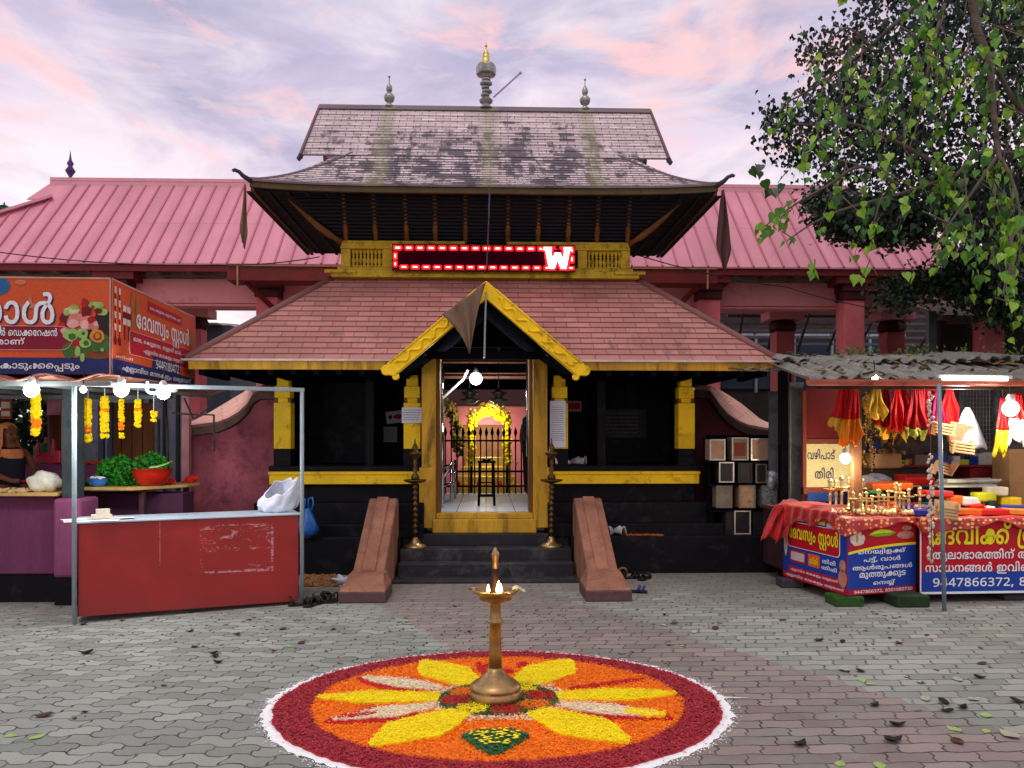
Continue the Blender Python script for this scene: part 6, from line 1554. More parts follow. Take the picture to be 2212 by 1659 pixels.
# wooden door leaf and uprights behind
DW = M('brown_door_wood', (132, 82, 44), .6, .3, 5, .3, streak=True)
q = MB()
for k in range(4): q.box(PX(240 + k * 23, 9.9), PX(261 + k * 23, 9.9), 9.9, 9.95, .9, 2.0)
tag(put('wooden_door', q, DW), 'brown plank door standing behind the flower garlands', 'door')
q = MB()
for px in (213, 232): q.box(PX(px, 9.75), PX(px + 10, 9.75), 9.74, 9.8, 0, 2.0)
tag(put('blue_grey_pipe', q, M('blue_grey_pipe_paint', (64, 76, 100), .5)), 'pair of blue grey upright pipes left of the plank door', 'pipes')
cpk = thing('round_column', 'round pink topped brown column behind the left stall post', 'column', (PX(120, 9.9), 9.9, 0))
put('shaft', MB().lathe((PX(120, 9.9), 9.9, 0), [(.085, 0), (.085, 1.85)], 16), M('brown_column_paint', (88, 48, 40), .6), cpk, smooth=True)
put('capital', MB().lathe((PX(120, 9.9), 9.9, 1.85), [(.09, 0), (.09, .3)], 16), M('pink_column_paint', (206, 130, 160), .6), cpk, smooth=True)
q = MB(); q.box(PX(134, 9.7), PX(139, 9.7), 9.68, 9.72, 1.0, 1.9); tag(put('wooden_jamb', q, M('orange_wood', (190, 120, 70), .6)), 'thin orange brown jamb beside the round column', 'jamb')
# leafy darkness behind the stall
random.seed(21)
def leafmass(name, label, cat, c, r, n, s, mat, sq=(1, 1, 1)):
    q = MB()
    for _ in range(n):
        d = Vector((random.gauss(0, 1), random.gauss(0, 1), random.gauss(0, 1))).normalized() * (random.random() ** .5)
        p_ = Vector(c) + Vector((d.x * r * sq[0], d.y * r * sq[1], d.z * r * sq[2]))
        a = Vector((rnd(-1, 1), rnd(-1, 1), rnd(-.6, .8))).normalized(); b_ = a.cross(Vector((rnd(-1, 1), rnd(-1, 1), rnd(-1, 1)))).normalized()
        l = s * rnd(.6, 1.3)
        q.face([p_, p_ + a * l * .5 + b_ * l * .3, p_ + a * l, p_ + a * l * .5 - b_ * l * .3])
    return tag(put(name, q, mat, fixn=False), label, cat)
leafmass('shrub', 'dark leafy shrub behind the seated people of the flower stall', 'shrub', P(40, 930, 10.6), .95, 2300, .14, M('dark_shrub_leaf', (44, 66, 40), .6, .4, 9, .1), (1.1, .5, 1.1))

# trays and goods on the stall
WOODT = M('pale_table_wood', (196, 160, 96), .6, .25, 4, .2, streak=True)
tb = thing('display_table', 'wooden display table with leaves and bowls inside the flower stall', 'table', (P(290, 1050, 8.2).x, 8.3, 0))
zt = PZ(280, 1052, 8.05)
q = MB(); q.prism([(PX(168, 8.1), 8.02), (PX(285, 7.95), 7.95), (PX(405, 8.5), 8.5), (PX(432, 8.9), 8.9), (PX(170, 8.9), 8.9)], 'z', zt - .03, zt)
put('table_top', q, WOODT, tb, bevel=.004)
for px, y in ((300, 8.1), (395, 8.6), (180, 8.15)): put('leg', MB().box(PX(px, y), PX(px, y) + .05, y, y + .05, 0, zt - .03), M('dark_table_leg', (70, 44, 50), .7), tb)
q = MB(); q.prism([(-6.0, 7.66), (PX(136, 7.7), 7.60), (PX(134, 7.9), 8.1), (-6.0, 8.2)], 'z', 1.022, 1.05)
tr = tag(put('wooden_tray', q, WOODT, bevel=.004), 'long wooden tray with beige scraps on the purple stall wall', 'tray')
random.seed(3)
q = MB()
for k in range(70):
    c = Vector((rnd(-4.9, PX(66, 7.8)), rnd(7.68, 8.0), 1.055 + rnd(0, .02))); q.obox(c, (rnd(.03, .1), rnd(.02, .05), .008), (rnd(-.4, .4), rnd(-.4, .4), rnd(0, 3)))
tag(put('scrap_heap', q, M('beige_scraps', (216, 186, 136), .8, .2, 20)), 'heap of beige leaf scraps on the wooden tray', 'scraps')['kind'] = 'stuff'
def lumpy(name, label, cat, c, r, sq, mat, seed, amp=.2, nn=5):
    random.seed(seed); q = MB(); q.ball(c, r, 22, 14, sq); ph = [(rnd(2, 7), rnd(2, 7), rnd(2, 7), rnd(0, 6)) for _ in range(nn)]
    cc = Vector(c)
    out = []
    for w in q.v:
        d = w - cc; f = 1 + sum(amp / nn * math.sin(a * d.x / r + b_ * d.y / r + e_ * d.z / r + p_) for a, b_, e_, p_ in ph)
        out.append(cc + d * f)
    q.v = out
    return tag(put(name, q, mat, smooth=True), label, cat)
PLAST = M('white_plastic', (226, 232, 236), .35, .1, 5, .3, trans=.2)
c = P(97, 1041, 7.85); lumpy('plastic_bag', 'bulging white plastic bag on the wooden tray', 'bag', c, .125, (1.25, .8, .85), M('cream_plastic', (226, 226, 206), .45, .12, 8, .4), 4, .22, 5)
# bowls
def bowl(name, label, cat, c, r, h, mat, inner=None):
    t_ = thing(name, label, cat, c)
    put('shell', MB().lathe(c, [(r * .55, 0), (r * .8, h * .25), (r * .97, h * .7), (r, h), (r * 1.05, h * 1.02), (r * .96, h), (r * .75, h * .35), (r * .4, h * .2)], 28), mat, t_, smooth=True)
    return t_
cb = Vector((PX(208, 8.1), 8.13, zt)); bb = bowl('blue_bowl', 'small blue plastic bowl with white flowers on the display table', 'bowl', cb, .095, .085, M('blue_plastic', (50, 120, 196), .3, .08, 4, 0))
q = MB()
for k in range(26): q.ball(cb + Vector((rnd(-.07, .07), rnd(-.07, .07), .08 + rnd(0, .015))), .014, 6, 4)
tag(put('white_flowers', q, M('jasmine_white', (236, 230, 226), .7)), 'white blossoms filling the small blue bowl', 'flowers')
cr = Vector((PX(327, 8.25), 8.27, zt)); bowl('red_bowl', 'big shiny red bowl with leaves on top on the display table', 'bowl', cr, .19, .175, M('red_plastic', (190, 34, 18), .22, .12, 4, 0))
HERB = M('basil_green', (46, 128, 34), .55, .4, 14, .2)
def herb(label, c, r, sq, n, s, seed):
    random.seed(seed); q = MB()
    for _ in range(n):
        d = Vector((random.gauss(0, 1), random.gauss(0, 1), abs(random.gauss(0, 1)))).normalized() * (random.random() ** .4)
        p_ = Vector(c) + Vector((d.x * r * sq[0], d.y * r * sq[1], d.z * r * sq[2]))
        o_ = (d + Vector((rnd(-.6, .6), rnd(-.6, .6), rnd(-.2, .8)))).normalized(); b_ = o_.cross(Vector((rnd(-1, 1), rnd(-1, 1), rnd(-1, 1)))).normalized(); nrm = o_.cross(b_) * .25
        l = s * rnd(.7, 1.3)
        q.face([p_, p_ + o_ * l * .35 + b_ * l * .5 + nrm * l, p_ + o_ * l * .8 + b_ * l * .3, p_ + o_ * l, p_ + o_ * l * .8 - b_ * l * .3, p_ + o_ * l * .35 - b_ * l * .5 + nrm * l])
    return tag(put('leaf_bundle', q, HERB, fixn=False), label, 'leaf bundle', 'bundles of green leaves on the left stall')
herb('big heap of green basil leaves between the blue bowl and the red bowl', (PX(250, 8.25), 8.3, zt), .22, (1.0, .6, 1.35), 900, .042, 8)
herb('smaller mound of green leaves heaped on top of the red bowl', (PX(325, 8.35), 8.38, zt + .15), .17, (1.05, .6, 1.0), 480, .04, 9)
herb('low sprig of green leaves at the left end of the display table', (PX(172, 8.2), 8.25, zt), .07, (1.2, .6, .6), 90, .035, 10)
q = MB(); q.grid(lambda a, b_: Vector((PX(330, 8.2) + .20 * a, 8.10 + .12 * b_, zt + .185 + .05 * a * a + .02 * math.sin(b_ * 3))), 8, 4); tag(put('banana_leaf', q, M('pale_green_leaf', (150, 190, 110), .5), smooth=True, thick=.003), 'piece of pale banana leaf lying across the red bowl', 'leaf')
def reds(label, c, n, r, seed):
    random.seed(seed); q = MB()
    for _ in range(n): q.ball(Vector(c) + Vector((random.gauss(0, r), random.gauss(0, r * .6), abs(random.gauss(0, r * .7)))), rnd(.012, .022), 7, 5, jit=.25)
    return tag(put('red_flowers', q, M('hibiscus_red', (206, 34, 34), .6, .3, 30)), label, 'flowers', 'red flowers on the left stall')
reds('clump of red flowers beside the red bowl', (PX(366, 8.5), 8.45, zt + .01), 40, .035, 12)
reds('clump of red flowers at the far right end of the display table', (PX(414, 8.8), 8.75, zt + .01), 40, .035, 13)
q = MB(); random.seed(14)
for _ in range(150): q.obox((rnd(PX(165, 9.5), PX(268, 9.5)), rnd(9.45, 9.62), PZ(200, 1003, 9.5) + rnd(.005, .03)), (.04, .025, .008), (rnd(-.5, .5), rnd(-.5, .5), rnd(0, 3)))
tag(put('petal_heap', q, M('red_orange_petals', (206, 74, 44), .7)), 'spread of red orange petals on the rear parapet', 'petals')['kind'] = 'stuff'
# garlands on strings
GMAT = M('yellow_marigold', (246, 206, 10), .75, .22, 40, .5); GMAT2 = M('orange_marigold', (240, 130, 16), .75, .25, 40, .5)
def garland(px, py0, py1, Y, label, segs, r=.035):
    x = PX(px, Y); zt_, zb_ = PZ(px, py0, Y), PZ(px, py1, Y)
    g_ = thing('garland', label, 'garland', (x, Y, zb_), 0, 'garlands hung in the left stall')
    put('string', MB().tube([(x, Y, 2.05), (x, Y, zt_)], .004, 5), M('white_string', (200, 200, 200), .8), g_)
    random.seed(int(px * 7)); cur = MB(); last = None
    n = max(3, int((zt_ - zb_) / .026))
    for k in range(n):
        t = (k + .5) / n; z = zt_ - (zt_ - zb_) * t
        kind = 0; skip = False
        for a, b_, kk in segs:
            if a <= t < b_: kind = kk
        if kind != last and last is not None:
            if cur.f: put('flowers', cur, (GMAT, GMAT2)[last % 2], g_)
            cur = MB()
        last = kind
        if kind == 2: continue
        for j in range(6):
            a = 6.28 * j / 6 + k * .5
            cur.ball((x + math.cos(a) * r * .55 + rnd(-.006, .006), Y + math.sin(a) * r * .55, z + rnd(-.008, .008)), r * .55 * rnd(.8, 1.2), 6, 4, jit=.18)
    if cur.f: put('flowers', cur, (GMAT, GMAT2)[last % 2], g_)
garland(77, 848, 939, 7.55, 'thick yellow garland with an orange lower part left of the stall post', [(0, .58, 0), (.58, .9, 1), (.9, 1, 0)], .042)
garland(190, 862, 955, 7.9, 'yellow garland with an orange band, first right of the stall post', [(0, .62, 0), (.62, .75, 1), (.75, .80, 2), (.80, 1, 0)], .036)
garland(226, 858, 944, 7.9, 'double yellow garland with a narrow orange ring near its top', [(0, .27, 0), (.27, .38, 1), (.38, .84, 0), (.84, .9, 2), (.9, 1, 0)], .04)
garland(262, 862, 947, 7.9, 'thin yellow garland with an orange middle in front of the door', [(0, .55, 0), (.55, .8, 1), (.8, .86, 2), (.86, 1, 0)], .027)
garland(298, 864, 922, 7.9, 'short yellow garland under the second big bulb', [(0, .3, 0), (.3, .42, 1), (.42, 1, 0)], .032)
garland(332, 888, 910, 7.9, 'small yellow flower tuft hanging furthest right in the stall', [(0, 1, 0)], .03)
# bulbs of the stall
BULB = EM('cool_bulb', (250, 252, 255), 7)
def bulb(px, py, Y, r, label, w=9, em=BULB, colr=(.95, .98, 1), grp='lit bulbs of the left stall'):
    c = P(px, py, Y); t_ = thing('bulb_lamp', label, 'lamp', c, 0, grp)
    put('bulb', MB().ball(c, r, 18, 12), em, t_, smooth=True)
    put('socket', MB().lathe(c + Vector((0, 0, r * .8)), [(r * .5, 0), (r * .55, r * .6), (r * .3, r)], 12), M('white_socket', (190, 190, 186), .5), t_, smooth=True)
    put('flex', MB().tube([c + Vector((0, 0, r * 1.7)), c + Vector((0, .02, r * 1.7 + .12))], .005, 5), WIRE, t_)
    if w: lamp('bulb_light', c + Vector((0, 0, -r - .03)), w, colr, .05, t_)
    return t_
bulb(68, 842, 6.72, .06, 'round white bulb over the tray end of the flower stall', 20)
bulb(262, 842, 6.84, .06, 'round white bulb hanging below the corner of the orange signboard', 20)
bulb(353, 848, 6.98, .058, 'round white bulb hanging below the signboard end with the phone number', 16)
bulb(180, 842, 6.8, .026, 'tiny white bulb beside the dark stall post', 2)
q = MB(); q.tube([P(318, 825, 7.6), P(320, 838, 7.6), P(316, 842, 7.6), P(322, 848, 7.6), P(338, 850, 7.65)], .012, 8)
tag(put('tube_lamp', q, EM('bluish_tube', (220, 235, 255), 5), smooth=True), 'small twisted glowing tube lamp between two bulbs of the stall', 'lamp')
tag(put('loudspeaker', MB().lathe((0, 0, 0), [(.012, 0), (.03, .01), (.034, .03), (.02, .05)], 14), M('cream_metal', (210, 206, 180), .5)), 'small round cream lamp socket right of the right bulb', 'socket')
COL.objects[-1].location = P(376, 848, 7.7)
# small hut posters at far left
q = MB(); fr = Frame(P(4, 905, 9.4), (1, 0, 0), (0, 0, 1)); ps = thing('poster', 'narrow red and cream poster hanging behind the veiled seated person', 'poster', P(14, 905, 9.4))
put('sheet', MB().box(P(2, 0, 9.4).x, P(26, 0, 9.4).x, 9.39, 9.4, PZ(10, 905, 9.4), PZ(10, 862, 9.4)), M('faded_red_paper', (170, 70, 62), .7), ps)
put('panel', MB().box(P(5, 0, 9.4).x, P(23, 0, 9.4).x, 9.38, 9.389, PZ(10, 882, 9.4), PZ(10, 868, 9.4)).box(P(5, 0, 9.4).x, P(23, 0, 9.4).x, 9.38, 9.389, PZ(10, 899, 9.4), PZ(10, 888, 9.4)), M('cream_paper', (216, 206, 190), .7), ps)

# greyish store behind the stall, iron bracket frame
bs_ = thing('grey_store', 'pale grey blue store wall with upright strips behind the stall garlands', 'wall', (PX(345, 10.4), 10.4, 0))
put('wall', MB().box(PX(130, 10.4), PX(400, 10.4), 10.4, 10.5, 0, 2.15), M('grey_blue_plaster', (118, 120, 134), .8, .25, 3, .2, dirt=.3), bs_)
for px in (300, 322, 352, 380): put('strip', MB().box(PX(px, 10.37), PX(px + 7, 10.37), 10.36, 10.398, .9, 2.15), M('dark_strip', (46, 46, 54), .7), bs_)
put('pink_strip', MB().box(PX(392, 10.3), PX(408, 10.3), 10.3, 10.39, .6, 2.3), M('pale_pink_strip', (206, 146, 150), .7), bs_)
q = MB(); IR = [P(372, 892, 8.6), P(420, 896, 8.6), P(462, 896, 8.6), P(463, 975, 8.6)]
for a, b_ in zip(IR, IR[1:]): q.bar(a, b_, .016)
q.bar(P(398, 860, 8.6), P(418, 905, 8.6), .014); q.bar(P(420, 905, 8.6), P(462, 872, 8.6), .014); q.bar(P(343, 905, 8.5), P(343, 1000, 8.5), .02); q.bar(P(360, 900, 8.4), P(363, 1015, 8.4), .02)
tag(put('iron_bracket', q, M('black_iron', (28, 26, 28), .5, .2)), 'thin black iron bracket frame hanging over the display table end', 'bracket')
# ================================================================ red counter with pipe frame
A = Vector((PX(161, 6.86), 6.86, 0)); Bp = Vector((PX(651, 7.62), 7.62, 0)); ang = math.atan2(Bp.y - A.y, Bp.x - A.x); CL = (Bp - A).length
ct = thing('red_counter', 'long red fronted counter with a pale top inside a grey pipe frame', 'counter', A, ang)
PIPE = M('grey_blue_pipe', (150, 166, 172), .4, .15, 8, .1, metal=.2)
q = MB(); q.tube([(0, -.03, 0), (0, -.03, 2.02)], .019, 10); put('frame_post', q, PIPE, ct, smooth=True, local=True)
q = MB(); q.tube([(CL, -.03, 0), (CL, -.03, 2.02)], .019, 10); put('frame_post', q, PIPE, ct, smooth=True, local=True)
q = MB(); q.bar((-.02, -.03, 2.02), (CL + .02, -.03, 2.02), .036); put('frame_rail', q, PIPE, ct, local=True, bevel=.004)
def redpanel():
    m, nt, bs = newmat('scraped_red_panel'); L = nt.links
    uv = nd(nt, 'ShaderNodeUVMap').outputs[0]; sp = nd(nt, 'ShaderNodeSeparateXYZ'); L.new(uv, sp.inputs[0]); U, V_ = sp.outputs[0], sp.outputs[1]
    n1 = noise(nt, scaled(nt, uv, (CL, .85, 1)), 2.2, 5, .6)
    col = ramp(nt, n1, [(.3, lin((134, 24, 24))), (.7, lin((160, 32, 30)))])
    col = mixc(nt, ramp(nt, V_, [(0, .25), (.18, 0)]), col, lin((110, 50, 48)))     # darker, duller red along the foot
    nn = noise(nt, scaled(nt, uv, (CL * 1.0, .85, 1)), 26, 5, .75, .8); n2 = noise(nt, scaled(nt, uv, (CL * .45, 1.6, 1)), 13, 3, .6, .6)
    def edge(a, c0, w): return mth(nt, 'LESS_THAN', mth(nt, 'ABSOLUTE', mth(nt, 'SUBTRACT', a, c0)), w)
    inx = mth(nt, 'MULTIPLY', mth(nt, 'GREATER_THAN', U, .525), mth(nt, 'LESS_THAN', U, .875)); iny = mth(nt, 'MULTIPLY', mth(nt, 'GREATER_THAN', V_, .37), mth(nt, 'LESS_THAN', V_, .94))
    fr_ = mth(nt, 'MAXIMUM', mth(nt, 'MAXIMUM', edge(U, .87, .007), mth(nt, 'MULTIPLY', edge(U, .53, .004), .7)), mth(nt, 'MAXIMUM', mth(nt, 'MAXIMUM', edge(V_, .92, .009), edge(V_, .39, .012)), mth(nt, 'MULTIPLY', edge(V_, .66, .02), .75)))
    fr_ = mth(nt, 'MAXIMUM', fr_, mth(nt, 'MULTIPLY', mth(nt, 'GREATER_THAN', V_, .62), .72))
    fr_ = mth(nt, 'MAXIMUM', fr_, mth(nt, 'MULTIPLY', mth(nt, 'MULTIPLY', mth(nt, 'GREATER_THAN', U, .75), mth(nt, 'LESS_THAN', V_, .5)), .72))
    s = mth(nt, 'MULTIPLY', mth(nt, 'MULTIPLY', inx, iny), mth(nt, 'ADD', mth(nt, 'MULTIPLY', fr_, .21), mth(nt, 'ADD', mth(nt, 'MULTIPLY', nn, .45), mth(nt, 'MULTIPLY', n2, .55))))
    msk = ramp(nt, s, [(.70, 0), (.745, .75)])
    col = mixc(nt, msk, col, lin((196, 150, 156)))
    scr = mth(nt, 'MULTIPLY', edge(U, .345, .0015), mth(nt, 'MULTIPLY', mth(nt, 'GREATER_THAN', V_, .5), ramp(nt, nn, [(.4, 0), (.5, .7)])))
    col = mixc(nt, scr, col, lin((210, 140, 130)))
    L.new(col, bs.inputs['Base Color']); bs.inputs['Roughness'].default_value = .42
    return m
q = MB(); q.face([(.03, 0, .055), (CL - .03, 0, .03), (CL - .03, 0, .835), (.03, 0, .835)], uv=[(0, 0), (1, 0), (1, 1), (0, 1)])
put('front_panel', q, redpanel(), ct, local=True, thick=.018, fixn=False)
q = MB(); q.box(.02, .04, .02, .5, .05, .83); q.box(CL - .04, CL - .02, .02, .5, .05, .83); put('side_panel', q, M('dark_red_side', (96, 24, 26), .5), ct, local=True)
q = MB(); q.box(-.0, CL, -.02, .52, .84, .855); put('counter_top', q, M('pale_blue_laminate', (176, 192, 204), .35, .12, 3, .1), ct, local=True, bevel=.004)
CM = worldmat(ct)
def onc(x, y, z=.856): return CM @ Vector((x, y, z))
q = MB()
for k, (x, y, w, h, r) in enumerate(((.02, .10, .34, .22, .1), (.18, .05, .22, .18, -.2), (-.06, .16, .2, .16, .4), (.3, .12, .2, .14, .1))):
    c = onc(x + .06, y, .858 + k * .003); q.obox(c, (w, h, .002), (rnd(-.03, .05), rnd(-.03, .03), ang + r))
tag(put('newspaper', q, M('newsprint', (206, 208, 206), .8, .15, 30)), 'loose newspaper sheets spread on the left end of the red counter', 'newspaper')
for (x, y, z, s, lab) in ((.20, .12, .868, (.15, .10, .035), 'lower cream carton on the newspaper of the red counter'), (.21, .12, .904, (.10, .07, .045), 'upper small cream carton stacked on the red counter')):
    q = MB(); c = onc(x, y, z + s[2] / 2); q.obox(c, s, (0, 0, ang + .2)); q.obox(c + Vector((0, 0, s[2] / 2 + .001)), (s[0] * .8, s[1] * .3, .002), (0, 0, ang + .2))
    tag(put('carton', q, M('cream_card', (222, 214, 190), .7, .1, 12), bevel=.003), lab, 'carton')
# open white sack at the right end
sc = onc(CL - .20, .22)
def sack(a, b_):
    th = a * 2 * math.pi; R_ = (.15 + .05 * math.sin(b_ * 2.4) + .016 * math.sin(th * 3 + b_ * 3) + .010 * math.sin(th * 8 - b_ * 7)) * (1 - .32 * b_)
    tilt = .13 * b_ * b_
    x = math.cos(th) * R_ * 1.15 + tilt * .2; y = math.sin(th) * R_ * .75
    z = b_ * (.22 + .09 * math.cos(th - .4) + .025 * math.sin(th * 3 + 2) + .012 * math.sin(th * 7)) + .012 * math.sin(th * 5 + b_ * 9)
    y2, z2 = y * .93 - z * .36, y * .36 + z * .93
    return sc + Vector((x - .05 * b_ + .3 * z, y2 + .05, max(0.002, z2 + .03)))
q = MB(); q.grid(sack, 36, 12); q.ball(sc + Vector((0, 0, .03)), .1, 12, 8, (1.2, .8, .5))
tag(put('white_sack', q, M('white_woven_sack', (224, 228, 240), .6, .1, 8, .4), smooth=True, thick=.003), 'open crumpled white sack on the right end of the red counter', 'sack')
c = P(662, 1140, 8.2)
def bag(a, b_):
    th = a * 2 * math.pi; prof = (.0, .10, .125, .12, .105, .085, .06, .04)
    i = min(6, int(b_ * 7)); f = b_ * 7 - i; r_ = prof[i] + (prof[i + 1] - prof[i]) * f
    r_ *= 1 + .12 * math.sin(th * 3 + b_ * 6) + .06 * math.sin(th * 7)
    return Vector((P(664, 0, 9.15).x + math.cos(th) * r_, 9.12 + math.sin(th) * r_ * .6, .434 + b_ * .34))
BLUEP = M('blue_polythene', (34, 104, 184), .3, .2, 9, .5, trans=.25)
bg_ = thing('blue_bag', 'blue plastic carrier bag on the plinth step behind the red counter', 'bag', (P(664, 0, 9.15).x, 9.12, .434))
q = MB(); q.grid(bag, 26, 14); put('body', q, BLUEP, bg_, smooth=True, thick=.003)
q = MB()
for s in (-1, 1):
    x = P(664, 0, 9.15).x
    q.tube([(x + s * .05, 9.12, .74), (x + s * .075, 9.12, .83), (x + s * .06, 9.12, .90), (x + s * .02, 9.12, .88), (x + s * .02, 9.12, .76)], .012, 6)
put('handle', q, BLUEP, bg_, smooth=True)

# ================================================================ people
SKIN = M('brown_skin', (120, 76, 54), .55, .12, 8, .05); HAIR = M('black_hair', (18, 16, 18), .45, .3, 30, .2)
def person(label, base, joints, edges, rz, garments, hairc):
    """one skinned body in local metres; garments are children"""
    t_ = thing('person', label, 'person', base, rz)
    names = list(joints); me = bpy.data.meshes.new('body')
    me.from_pydata([joints[n][:3] for n in names], [(names.index(a), names.index(b_)) for a, b_ in edges], [])
    o = bpy.data.objects.new('body', me); COL.objects.link(o); o.parent = t_
    sk = o.modifiers.new('skin', 'SKIN'); sk.use_smooth_shade = True
    for i, n in enumerate(names):
        d = me.skin_vertices[0].data[i]; r = joints[n][3]; d.radius = (r, joints[n][4] if len(joints[n]) > 4 else r)
        d.use_root = (n == 'pelvis')
    s = o.modifiers.new('sub', 'SUBSURF'); s.levels = 2; s.render_levels = 2
    me.materials.append(SKIN)
    hx, hy, hz = joints['head'][:3]; q = MB()
    for s in (-1, 1): q.ball((s * .032, hy - .078, hz + .03), .011, 8, 6, (1.3, .6, .7))
    put('eyes', q, HAIR, t_, smooth=True, local=True)
    put('mouth', MB().ball((0, hy - .082, hz - .03), .018, 8, 6, (1.2, .5, .35)), M('dark_lips', (90, 44, 40), .5), t_, smooth=True, local=True)
    for nm, mb, mat in garments: put(nm, mb, mat, t_, smooth=True, local=True)
    return t_
def std(seat=False, h=1.55, arms='down'):
    k = h / 1.6
    J = dict(pelvis=(0, 0, .86, .13, .10), waist=(0, 0, 1.0, .115, .09), chest=(0, 0, 1.18, .14, .10), neckb=(0, 0, 1.32, .06), neck=(0, -.005, 1.37, .046), head=(0, -.015, 1.44, .072, .085), crown=(0, -.01, 1.53, .07, .085), top=(0, 0, 1.59, .04), nose=(0, -.098, 1.455, .012), brow=(0, -.085, 1.49, .02, .012), chin=(0, -.075, 1.40, .024),
             sl=(-.17, 0, 1.29, .05), el=(-.21, .02, 1.05, .037), wl=(-.22, -.06, .83, .027), hl=(-.22, -.09, .75, .03, .016), sr=(.17, 0, 1.29, .05), er=(.21, .02, 1.05, .037), wr=(.22, -.06, .83, .027), hr=(.22, -.09, .75, .03, .016),
             kl=(-.09, -.02, .46, .058), al=(-.09, .02, .08, .04), fl=(-.10, -.13, .03, .03), kr=(.09, -.02, .46, .058), ar=(.09, .02, .08, .04), fr=(.10, -.13, .03, .03), tl=(-.09, 0, .80, .085), tr=(.09, 0, .80, .085))
    E_ = [('pelvis', 'waist'), ('waist', 'chest'), ('chest', 'neckb'), ('neckb', 'neck'), ('neck', 'head'), ('head', 'crown'), ('crown', 'top'), ('head', 'nose'), ('crown', 'brow'), ('head', 'chin'), ('chest', 'sl'), ('sl', 'el'), ('el', 'wl'), ('wl', 'hl'), ('chest', 'sr'), ('sr', 'er'), ('er', 'wr'), ('wr', 'hr'), ('pelvis', 'tl'), ('tl', 'kl'), ('kl', 'al'), ('al', 'fl'), ('pelvis', 'tr'), ('tr', 'kr'), ('kr', 'ar'), ('ar', 'fr')]
    if seat:
        for s, c_ in (('l', -1), ('r', 1)):
            J['k' + s] = (c_ * .13, -.42, .80, .06); J['a' + s] = (c_ * .12, -.40, .42, .04); J['f' + s] = (c_ * .12, -.54, .38, .03); J['t' + s] = (c_ * .11, -.08, .84, .09)
            J['e' + s] = (c_ * .24, -.08, 1.06, .037); J['w' + s] = (c_ * .14, -.28, .97, .027); J['h' + s] = (c_ * .08, -.35, .97, .03, .018)
        J = {n: (a[0], a[1], a[2] - .38, *a[3:]) for n, a in J.items()}
    return {n: tuple(x * k for x in a) for n, a in J.items()}, E_
def shell(prof, seg=18, dx=0, dy=0, sq=.7):
    q = MB(); q.lathe((dx, dy, 0), prof, seg, sq=(1, sq), cap=False); return q
def opened(q):
    keep = [f for f in q.f if not (sum(q.v[i].y for i in f) / 4 < -.03 and .92 < sum(q.v[i].z for i in f) / 4 < 1.13)]
    q.f = keep; q.uv = [None] * len(keep); q.m = [0] * len(keep); return q
def hairmb(z, r, dy=.02, bun=False):
    q = MB(); q.ball((0, dy, z), r, 16, 10, (.92, 1.02, .95))
    q.v = [v_ if not (v_.y < -.03 and v_.z < z + .01) else Vector((v_.x, -.03, v_.z)) for v_ in q.v]
    if bun: q.ball((0, dy + r, z - .05), r * .5, 10, 8)
    return q
J, E_ = std(False, 1.42)
person('person in a dark blue top and dark trousers standing partly behind the door jamb', (PX(1150, 12.3), 12.3, .67), J, E_, R(150),
       [('shirt', shell([(.15, .80), (.145, .95), (.165, 1.1), (.17, 1.2), (.10, 1.26), (.06, 1.28)]), M('dark_blue_cloth', (30, 72, 108), .8, .3, 6)),
        ('trousers', shell([(.16, .86), (.165, .7), (.15, .4), (.13, .08)]), M('dark_trouser', (44, 40, 46), .8, .3, 6)), ('hair', hairmb(1.43, .095, .02, False), HAIR)], 0)
J, E_ = std(True, 1.55)
person('seated person with an orange veil and dark clothes beside the flower stall tray', (PX(14, 8.7), 8.75, .55), J, E_, R(60),
       [('dress', shell([(.22, .30), (.21, .42), (.155, .6), (.165, .8), (.11, .9), (.06, .93)]).raw(shell([(.0, .0), (.2, .05), (.2, .3), (.12, .45)], 14, 0, -.25).v, shell([(.0, .0), (.2, .05), (.2, .3), (.12, .45)], 14, 0, -.25).f), M('dark_dress', (34, 34, 46), .85, .3, 6)),
        ('veil', opened(shell([(.17, .80), (.15, .90), (.11, .97), (.105, 1.06), (.10, 1.12), (.07, 1.17), (.01, 1.19)], 18, 0, .035, .9)), M('orange_veil', (216, 134, 84), .8, .25, 9, .3))], 0)
J, E_ = std(True, 1.5)
person('seated person in a dark green top with short black hair behind the red chair', (PX(100, 9.95), 10.0, .62), J, E_, R(170),
       [('shirt', shell([(.20, .30), (.18, .45), (.17, .6), (.185, .78), (.12, .87), (.06, .90)]), M('dark_green_cloth', (20, 78, 50), .85, .3, 6)), ('hair', hairmb(1.05, .10, .01), HAIR)], 0)
ch = thing('plastic_chair', 'crimson moulded plastic chair behind the white bag on the tray', 'chair', (PX(98, 9.15), 9.2, 0))
CRIMP = M('crimson_plastic', (180, 30, 66), .35, .1, 4)
x0, x1 = PX(66, 9.15), PX(131, 9.15); zc = PZ(98, 1000, 9.15)
q = MB(); q.prism([(x0, zc), (x1, zc), (x1, zc + .14), (x1 - .06, zc + .15), (x0 + .1, zc + .10), (x0, zc + .06)], 'y', 9.14, 9.17); put('backrest', q, CRIMP, ch, bevel=.012)
for s, zz in ((x0 + .08, zc + .24), (x1 - .08, zc + .27)): put('back_post', MB().prism([(s - .02, zc + .08), (s + .025, zc + .08), (s + .012, zz), (s - .004, zz)], 'y', 9.13, 9.18), CRIMP, ch, bevel=.006)
q = MB(); q.box(x0, x1, 8.75, 9.15, zc - .2, zc - .17); put('seat', q, CRIMP, ch, bevel=.01)
for s in (x0 + .02, x1 - .05):
    for y in (8.77, 9.12): put('leg', MB().box(s, s + .03, y, y + .03, 0, zc - .2), CRIMP, ch)
